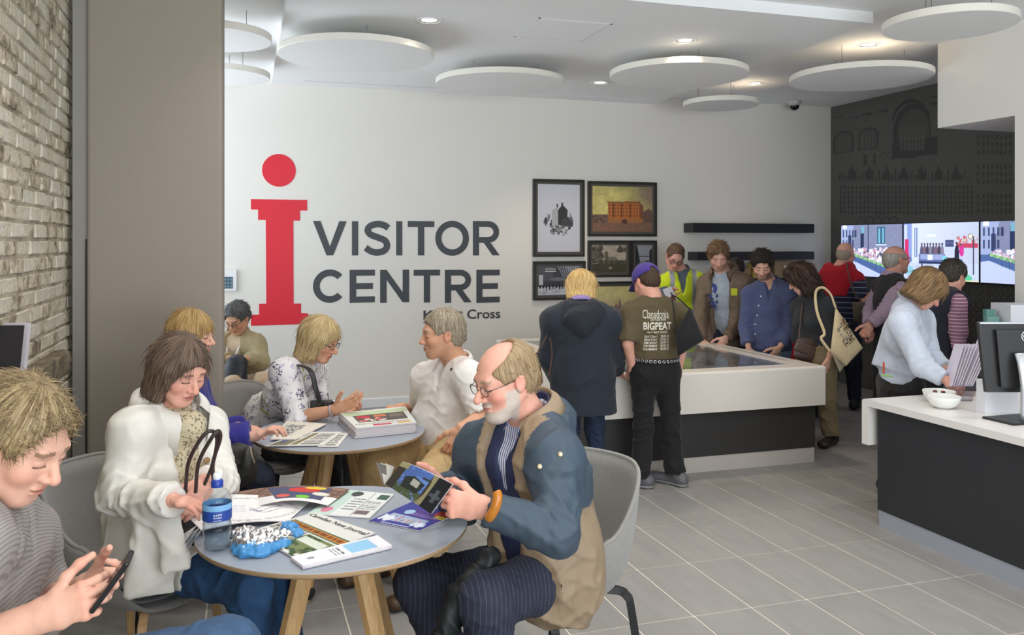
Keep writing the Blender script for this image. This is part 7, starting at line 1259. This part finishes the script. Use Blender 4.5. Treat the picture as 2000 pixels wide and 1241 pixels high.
# big open paper held by the cream coat
P = Pic(100, 70, srgb(234, 230, 228)); rr = np.hypot((P.x - .55) / .42, (P.y - .45) / .40); P.put((np.abs(rr - 1) < .06) & (fbm(P.x, P.y, 40, 6) > .48), srgb(186, 184, 184)); 
for k in range(3): P.put((np.abs(P.y - (.45 + .12 * np.sin(P.x * 16 + k)) - .04 * k) < .010) & (P.x > .55) & (P.x < .82), srgb(104, 110, 140))
P.lines(.30, .35, .52, .62, 6, srgb(190, 190, 206), 3, .3)
P.x2 = None
op = sheet('open_newspaper', [zp(393, 1036, .762), zt(562, 1019, .004), zt(610, 975, .008), zp(326, 968, .80)], P, .003, 'wide open newspaper with a line drawing held by the cream coat', 'newspaper', None, lambda u, v: np.stack([0 * u, 0 * u, .012 * np.sin(np.pi * u) * (1 - .2 * v)], 1))
Q = Pic(90, 50, srgb(232, 228, 226)); Q.c[(Q.y > .42)] = srgb(112, 84, 72); Q.c[(Q.y > .42) & (fbm(Q.x, Q.y, 16, 2) > .5)] = srgb(150, 118, 100); Q.rect(.30, .18, .86, .92, srgb(78, 80, 110)); Q.ell(.62, .72, .15, .16, srgb(206, 64, 56)); Q.ell(.72, .86, .10, .08, srgb(226, 196, 60)); Q.ell(.62, .28, .08, .10, srgb(120, 196, 60)); Q.ell(.40, .36, .08, .10, srgb(214, 96, 84)); Q.ell(.80, .52, .09, .10, srgb(226, 222, 206)); Q.rect(0, 0, .28, .4, srgb(226, 222, 220))
f2_ = patch([zt(500, 990, .028), zt(640, 988, .012), zt(684, 956, .012), zt(450, 963, .03)], lambda u, v: np.stack([0 * u, 0 * u, .020 * np.sin(np.pi * np.clip(u, 0, 1))], 1)); printed('right_page', Q, f2_, M_news, op)
Q = Pic(24, 40, srgb(226, 228, 230)); A_ = [P_(345, 1100, 2.66), P_(366, 1040, 2.62), P_(395, 1034, 2.64), P_(372, 1108, 2.62)]
for k in range(3): o_ = cv(-.012 * k, .004 * k, .01 * k); printed('hanging_page', Pic(12, 20, srgb(226, 228, 232)), patch([zp(352, 1096, .66) + o_, zp(362, 1056, .72) + o_, zp(396, 1034, .763) + o_, zp(380, 1056, .745) + o_]), M_news, op)
# blue leaflet under the magazine
P = Pic(100, 70, srgb(62, 66, 150)); P.rect(.0, .0, 1, .12, srgb(56, 58, 140)); P.rect(.32, .50, .98, .80, srgb(84, 60, 140)); P.ell(.30, .62, .09, .10, srgb(170, 206, 236)); P.rect(.1, .16, .85, .46, srgb(170, 184, 214)); cs_ = [srgb(226, 230, 240), srgb(200, 80, 64), srgb(226, 168, 60), srgb(150, 180, 220), srgb(70, 90, 150), srgb(236, 200, 120)]
for k in range(22): P.rect(.12 + k * .033, .18, .135 + k * .033, .28 + .16 * ((k * 7) % 5) / 5, cs_[k % 6])
P.speck(.05, .13, .25, .35, [srgb(228, 234, 244)], 26, .03, .04, 3); P.speck(.7, .12, .9, .3, [srgb(228, 234, 244), srgb(206, 216, 232)], 26, .03, .04, 4); P.rect(.72, .72, .98, .97, srgb(206, 70, 60)); P.rect(.80, .60, .99, .74, srgb(226, 206, 84)); P.lines(.2, .03, .75, .09, 1, srgb(214, 220, 240), 5, .7, .12); P.lines(.38, .55, .9, .68, 2, srgb(140, 120, 190), 6)
sheet('blue_leaflet', [zt(720, 1018, .003), zt(820, 1037, .003), zt(890, 1005, .003), zt(806, 980, .003)], P, .0025, 'blue leaflet with colourful stripes lying under the magazine', 'leaflet')
# magazine in the older man's hands
P = Pic(110, 90, srgb(60, 54, 44)); P.put(P.x > .0, srgb(60, 54, 44)); P.put((P.x > .22) & (P.x < .72), srgb(86, 118, 190)); P.c[(P.x > .22) & (P.x < .72) & (fbm(P.x, P.y, 9, 8) > .55)] = srgb(112, 146, 214); P.put((P.x > .22) & (P.x < .72) & (P.y < .30) & (fbm(P.x, P.y, 20, 5) > .35), srgb(84, 96, 60)); P.poly([(.34, .22), (.30, .58), (.48, .70), (.70, .60), (.66, .25)], srgb(44, 50, 46)); P.poly([(.47, .42), (.47, .64), (.62, .60), (.62, .40)], srgb(188, 186, 174)); P.rect(.60, .74, .72, .80, srgb(60, 66, 60)); P.rect(.0, .82, .25, 1, srgb(170, 166, 120)); P.put((np.abs(P.x - .75 - .05 * np.sin(P.y * 3)) < .04), srgb(156, 146, 108)); P.rect(.80, 0, 1, 1, srgb(28, 28, 32)); P.rect(.82, .40, .98, .50, srgb(80, 86, 90)); P.rect(.88, .25, .93, .66, srgb(80, 86, 90))
bm_ = lambda u, v: np.outer(np.sin(np.pi * u), cv(-.01, .018, -.03)); t = sheet('magazine', [P_(752, 946, 2.78), P_(842, 1004, 2.60), P_(884, 946, 2.56), P_(786, 902, 2.74)], P, .004, 'glossy magazine with a blue-sky building photo in the older man\'s hands', 'magazine', None, bm_)
for k, c_ in enumerate((srgb(196, 196, 190), srgb(214, 206, 190), srgb(120, 116, 108))): printed('inner_page', Pic(20, 20, c_), patch([P_(752 - 2 * k, 946, 2.79), P_(757, 950, 2.80), P_(770 - 8 * k, 912 - k, 2.79), P_(752 - 9 * k, 905 - 1 * k, 2.80)]), M_news, t)
# water bottle
c = zp(424, 1074, TT); t = empty('water_bottle', (c[0], c[1], TT)); tag(t, 'clear plastic water bottle with a blue label and sports cap', 'bottle'); M_pet = glass_mat('clear_plastic', (.90, .93, .95), 1.4, .04); M_blab = mat('bottle_label', srgb(38, 70, 150), .4); BC = (c[0], c[1], TT)
MB().lathe([(.0001, .004), (.030, .002), (.040, .008), (.043, .03), (.040, .045), (.043, .06), (.0435, .085), (.041, .095), (.0435, .105), (.0435, .155), (.040, .172), (.030, .186), (.018, .194), (.0165, .200)], BC, 40).build('bottle_body', M_pet, t, True)
MB().lathe([(.0001, .006), (.028, .004), (.038, .010), (.041, .03), (.038, .045), (.041, .06), (.041, .094), (.0001, .094)], BC, 32).build('water', glass_mat('water', (.80, .86, .90), 1.33, .02), t, True)
MB().lathe([(.0441, .098), (.0444, .1), (.0444, .128), (.0441, .130)], BC, 40).build('label', M_blab, t, True); MB().lathe([(.0442, .130), (.0443, .131), (.0443, .147), (.0441, .148)], BC, 40).build('label_band', mat('label_light_blue', srgb(126, 178, 222), .4), t, True)
MB().lathe([(.0180, .196), (.0185, .198), (.0185, .214), (.015, .220), (.0001, .220)], BC, 24).build('cap', mat('cap_blue', srgb(40, 66, 160), .35), t, True); MB().lathe([(.011, .220), (.0125, .224), (.0125, .234), (.009, .240), (.0001, .240)], BC, 20).build('spout', mat('spout_white', srgb(232, 234, 238), .35), t, True)
a0 = math.atan2(-c[1], -c[0])
for k, (s_, zz0, hh) in enumerate((('still', .117, .006), ('Scottish', .109, .006), ('natural water', .101, .004))):
    V, F = text_mesh(s_, .01, 2); lo = V.min(0); hi = V.max(0); U = (V - lo) / (hi - lo + 1e-9); an = a0 - .25 + U[:, 0] * .55; obj('label_text', np.stack([c[0] + .0449 * np.cos(an), c[1] + .0449 * np.sin(an), TT + zz0 + U[:, 1] * hh], 1), F, mat('label_white', srgb(226, 232, 244), .5), t)
# sandwich in foil and blue plastic
c = zt(512, 1080); t = empty('foil_wrapped_sandwich', (c[0], c[1], TT)); tag(t, 'crumpled silver foil in blue plastic wrap beside the bottle', 'food wrap')
def crumple(parts, vox, amp, lam, seed):
    sd = SD(vox)
    for q in parts: sd.add(q, .015)
    sd.cut((0, 0, TT + .0008), (0, 0, -1)); V, F = sd.mesh(0); r = np.random.default_rng(seed); N = vnormals(V, F)
    for _ in range(16): k = nrm(r.normal(size=3)); w = np.abs(((V @ k) / (lam * r.uniform(.5, 1.5)) + r.random()) % 1 - .5); V = V + N * ((w - .25) * amp)[:, None]
    V[:, 2] = np.maximum(V[:, 2], TT + .0006); return V, F
V, F = crumple([ell(zt(500, 1082) + A3(0, 0, .014), (.066, .05, .022)), ell(zt(545, 1070) + A3(0, 0, .012), (.04, .036, .018)), ell(zt(472, 1076) + A3(0, 0, .012), (.030, .036, .018))], .0035, .004, .035, 3); obj('blue_plastic', V, F, mat('blue_film', srgb(82, 160, 222), .15, spec=.6, alpha=.72), t, False)
V, F = crumple([ell(zt(505, 1074) + A3(0, 0, .034), (.066, .050, .022)), ell(zt(478, 1064) + A3(0, 0, .028), (.045, .045, .026)), ell(zt(543, 1066) + A3(0, 0, .026), (.042, .038, .020))], .003, .0055, .022, 5); obj('foil', V, F, mat('aluminium_foil', (.86, .86, .87), .22, 1), t, False)
V, F = crumple([ell(zt(565, 1045) + A3(0, 0, .022), (.030, .028, .020)), ell(zt(580, 1052) + A3(0, 0, .016), (.024, .022, .014))], .003, .005, .02, 9); obj('loose_film', V, F, MATS['blue_film'], t, False)
# ---- farther table ----
P = Pic(80, 60, srgb(218, 220, 214)); P.rect(.02, .70, .98, .93, srgb(190, 206, 170)); P.rect(.12, .28, .92, .70, srgb(88, 82, 78)); P.rect(.16, .52, .36, .66, srgb(196, 60, 80)); P.rect(.42, .54, .62, .66, srgb(206, 120, 80)); P.rect(.66, .46, .88, .64, srgb(120, 106, 96)); P.speck(.15, .32, .6, .46, [srgb(216, 200, 180), srgb(196, 90, 100)], 14, .04, .04, 3); P.lines(.05, .16, .9, .24, 2, srgb(90, 86, 84), 3, .5, .06); P.rect(.3, .05, .6, .12, srgb(206, 80, 100)); P.rect(.7, .06, .92, .14, srgb(214, 170, 90))
for k in range(8):
    dz = .0072 + .0065 * k; j_ = (k * 37 % 5 - 2) * .8
    A_ = [zp(694 + j_, 858, TT) , zp(812 + j_, 846, TT), zp(790 + j_, 813, TT), zp(662 + j_, 826, TT)]; A_ = [a + A3(0, 0, dz) for a in A_]
    if k == 7: sheet('newspaper', A_, P, .006, 'topmost newspaper of the thick pile on the farther table', 'newspaper', 'piled newspapers')
    else: MBv = np.array(A_ + [a - A3(0, 0, .0058) for a in A_]); o = obj('newspaper', MBv, [(0, 1, 2, 3), (7, 6, 5, 4), (0, 4, 5, 1), (1, 5, 6, 2), (2, 6, 7, 3), (3, 7, 4, 0)], M_pages); tag(o, 'newspaper under the topmost one in the thick pile', 'newspaper', 'piled newspapers')
P = Pic(70, 50, srgb(226, 220, 206)); P.lines(.1, .25, .5, .8, 8, srgb(150, 146, 140), 4); P.put((P.x > .2) & (P.x < .6) & (P.y > .2) & (P.y < .8) & (fbm(P.x, P.y, 22, 4) > .52), srgb(120, 122, 124))
sheet('newspaper', [zp(528, 858, TT + .012), zp(578, 858, TT + .012), zp(638, 828, TT + .012), zp(560, 822, TT + .012)], P, .005, 'cream paper under the blue-sleeved woman\'s hand', 'newspaper', None)
P = Pic(80, 50, srgb(222, 220, 212)); P.rect(.05, .05, .35, .5, srgb(124, 124, 96)); P.rect(.38, .08, .5, .9, srgb(140, 126, 90)); P.rect(.1, .2, .2, .4, srgb(96, 90, 140)); P.lines(.55, .1, .9, .9, 7, srgb(96, 96, 98), 4, .5, .3); P.lines(.1, .6, .45, .9, 4, srgb(130, 130, 130), 3)
sheet('newspaper', [zp(516, 872, TT + .007), zp(632, 870, TT + .007), zp(668, 844, TT + .007), zp(590, 844, TT + .007)], P, .003, 'spread newspaper at the near edge of the farther table', 'newspaper', None); P = Pic(30, 30, srgb(224, 222, 214)); P.lines(.3, .1, .8, .9, 6, srgb(90, 90, 92), 2, .5, .3)
sheet('newspaper', [zp(620, 873, TT + .0035), zp(660, 873, TT + .0035), zp(682, 846, TT + .0035), zp(650, 846, TT + .0035)], P, .0025, 'folded newspaper sticking out from under the spread one', 'newspaper', None)
c = zp(666, 818, TT); o = MB().lathe([(.0001, 0), (.012, 0), (.012, .03), (.008, .034), (.006, .05), (.0001, .052)], (c[0], c[1], TT), 20).build('glue_stick', mat('red_plastic', srgb(196, 24, 40), .35), None, True); tag(o, 'small red-capped tube behind the newspaper pile', 'tube')
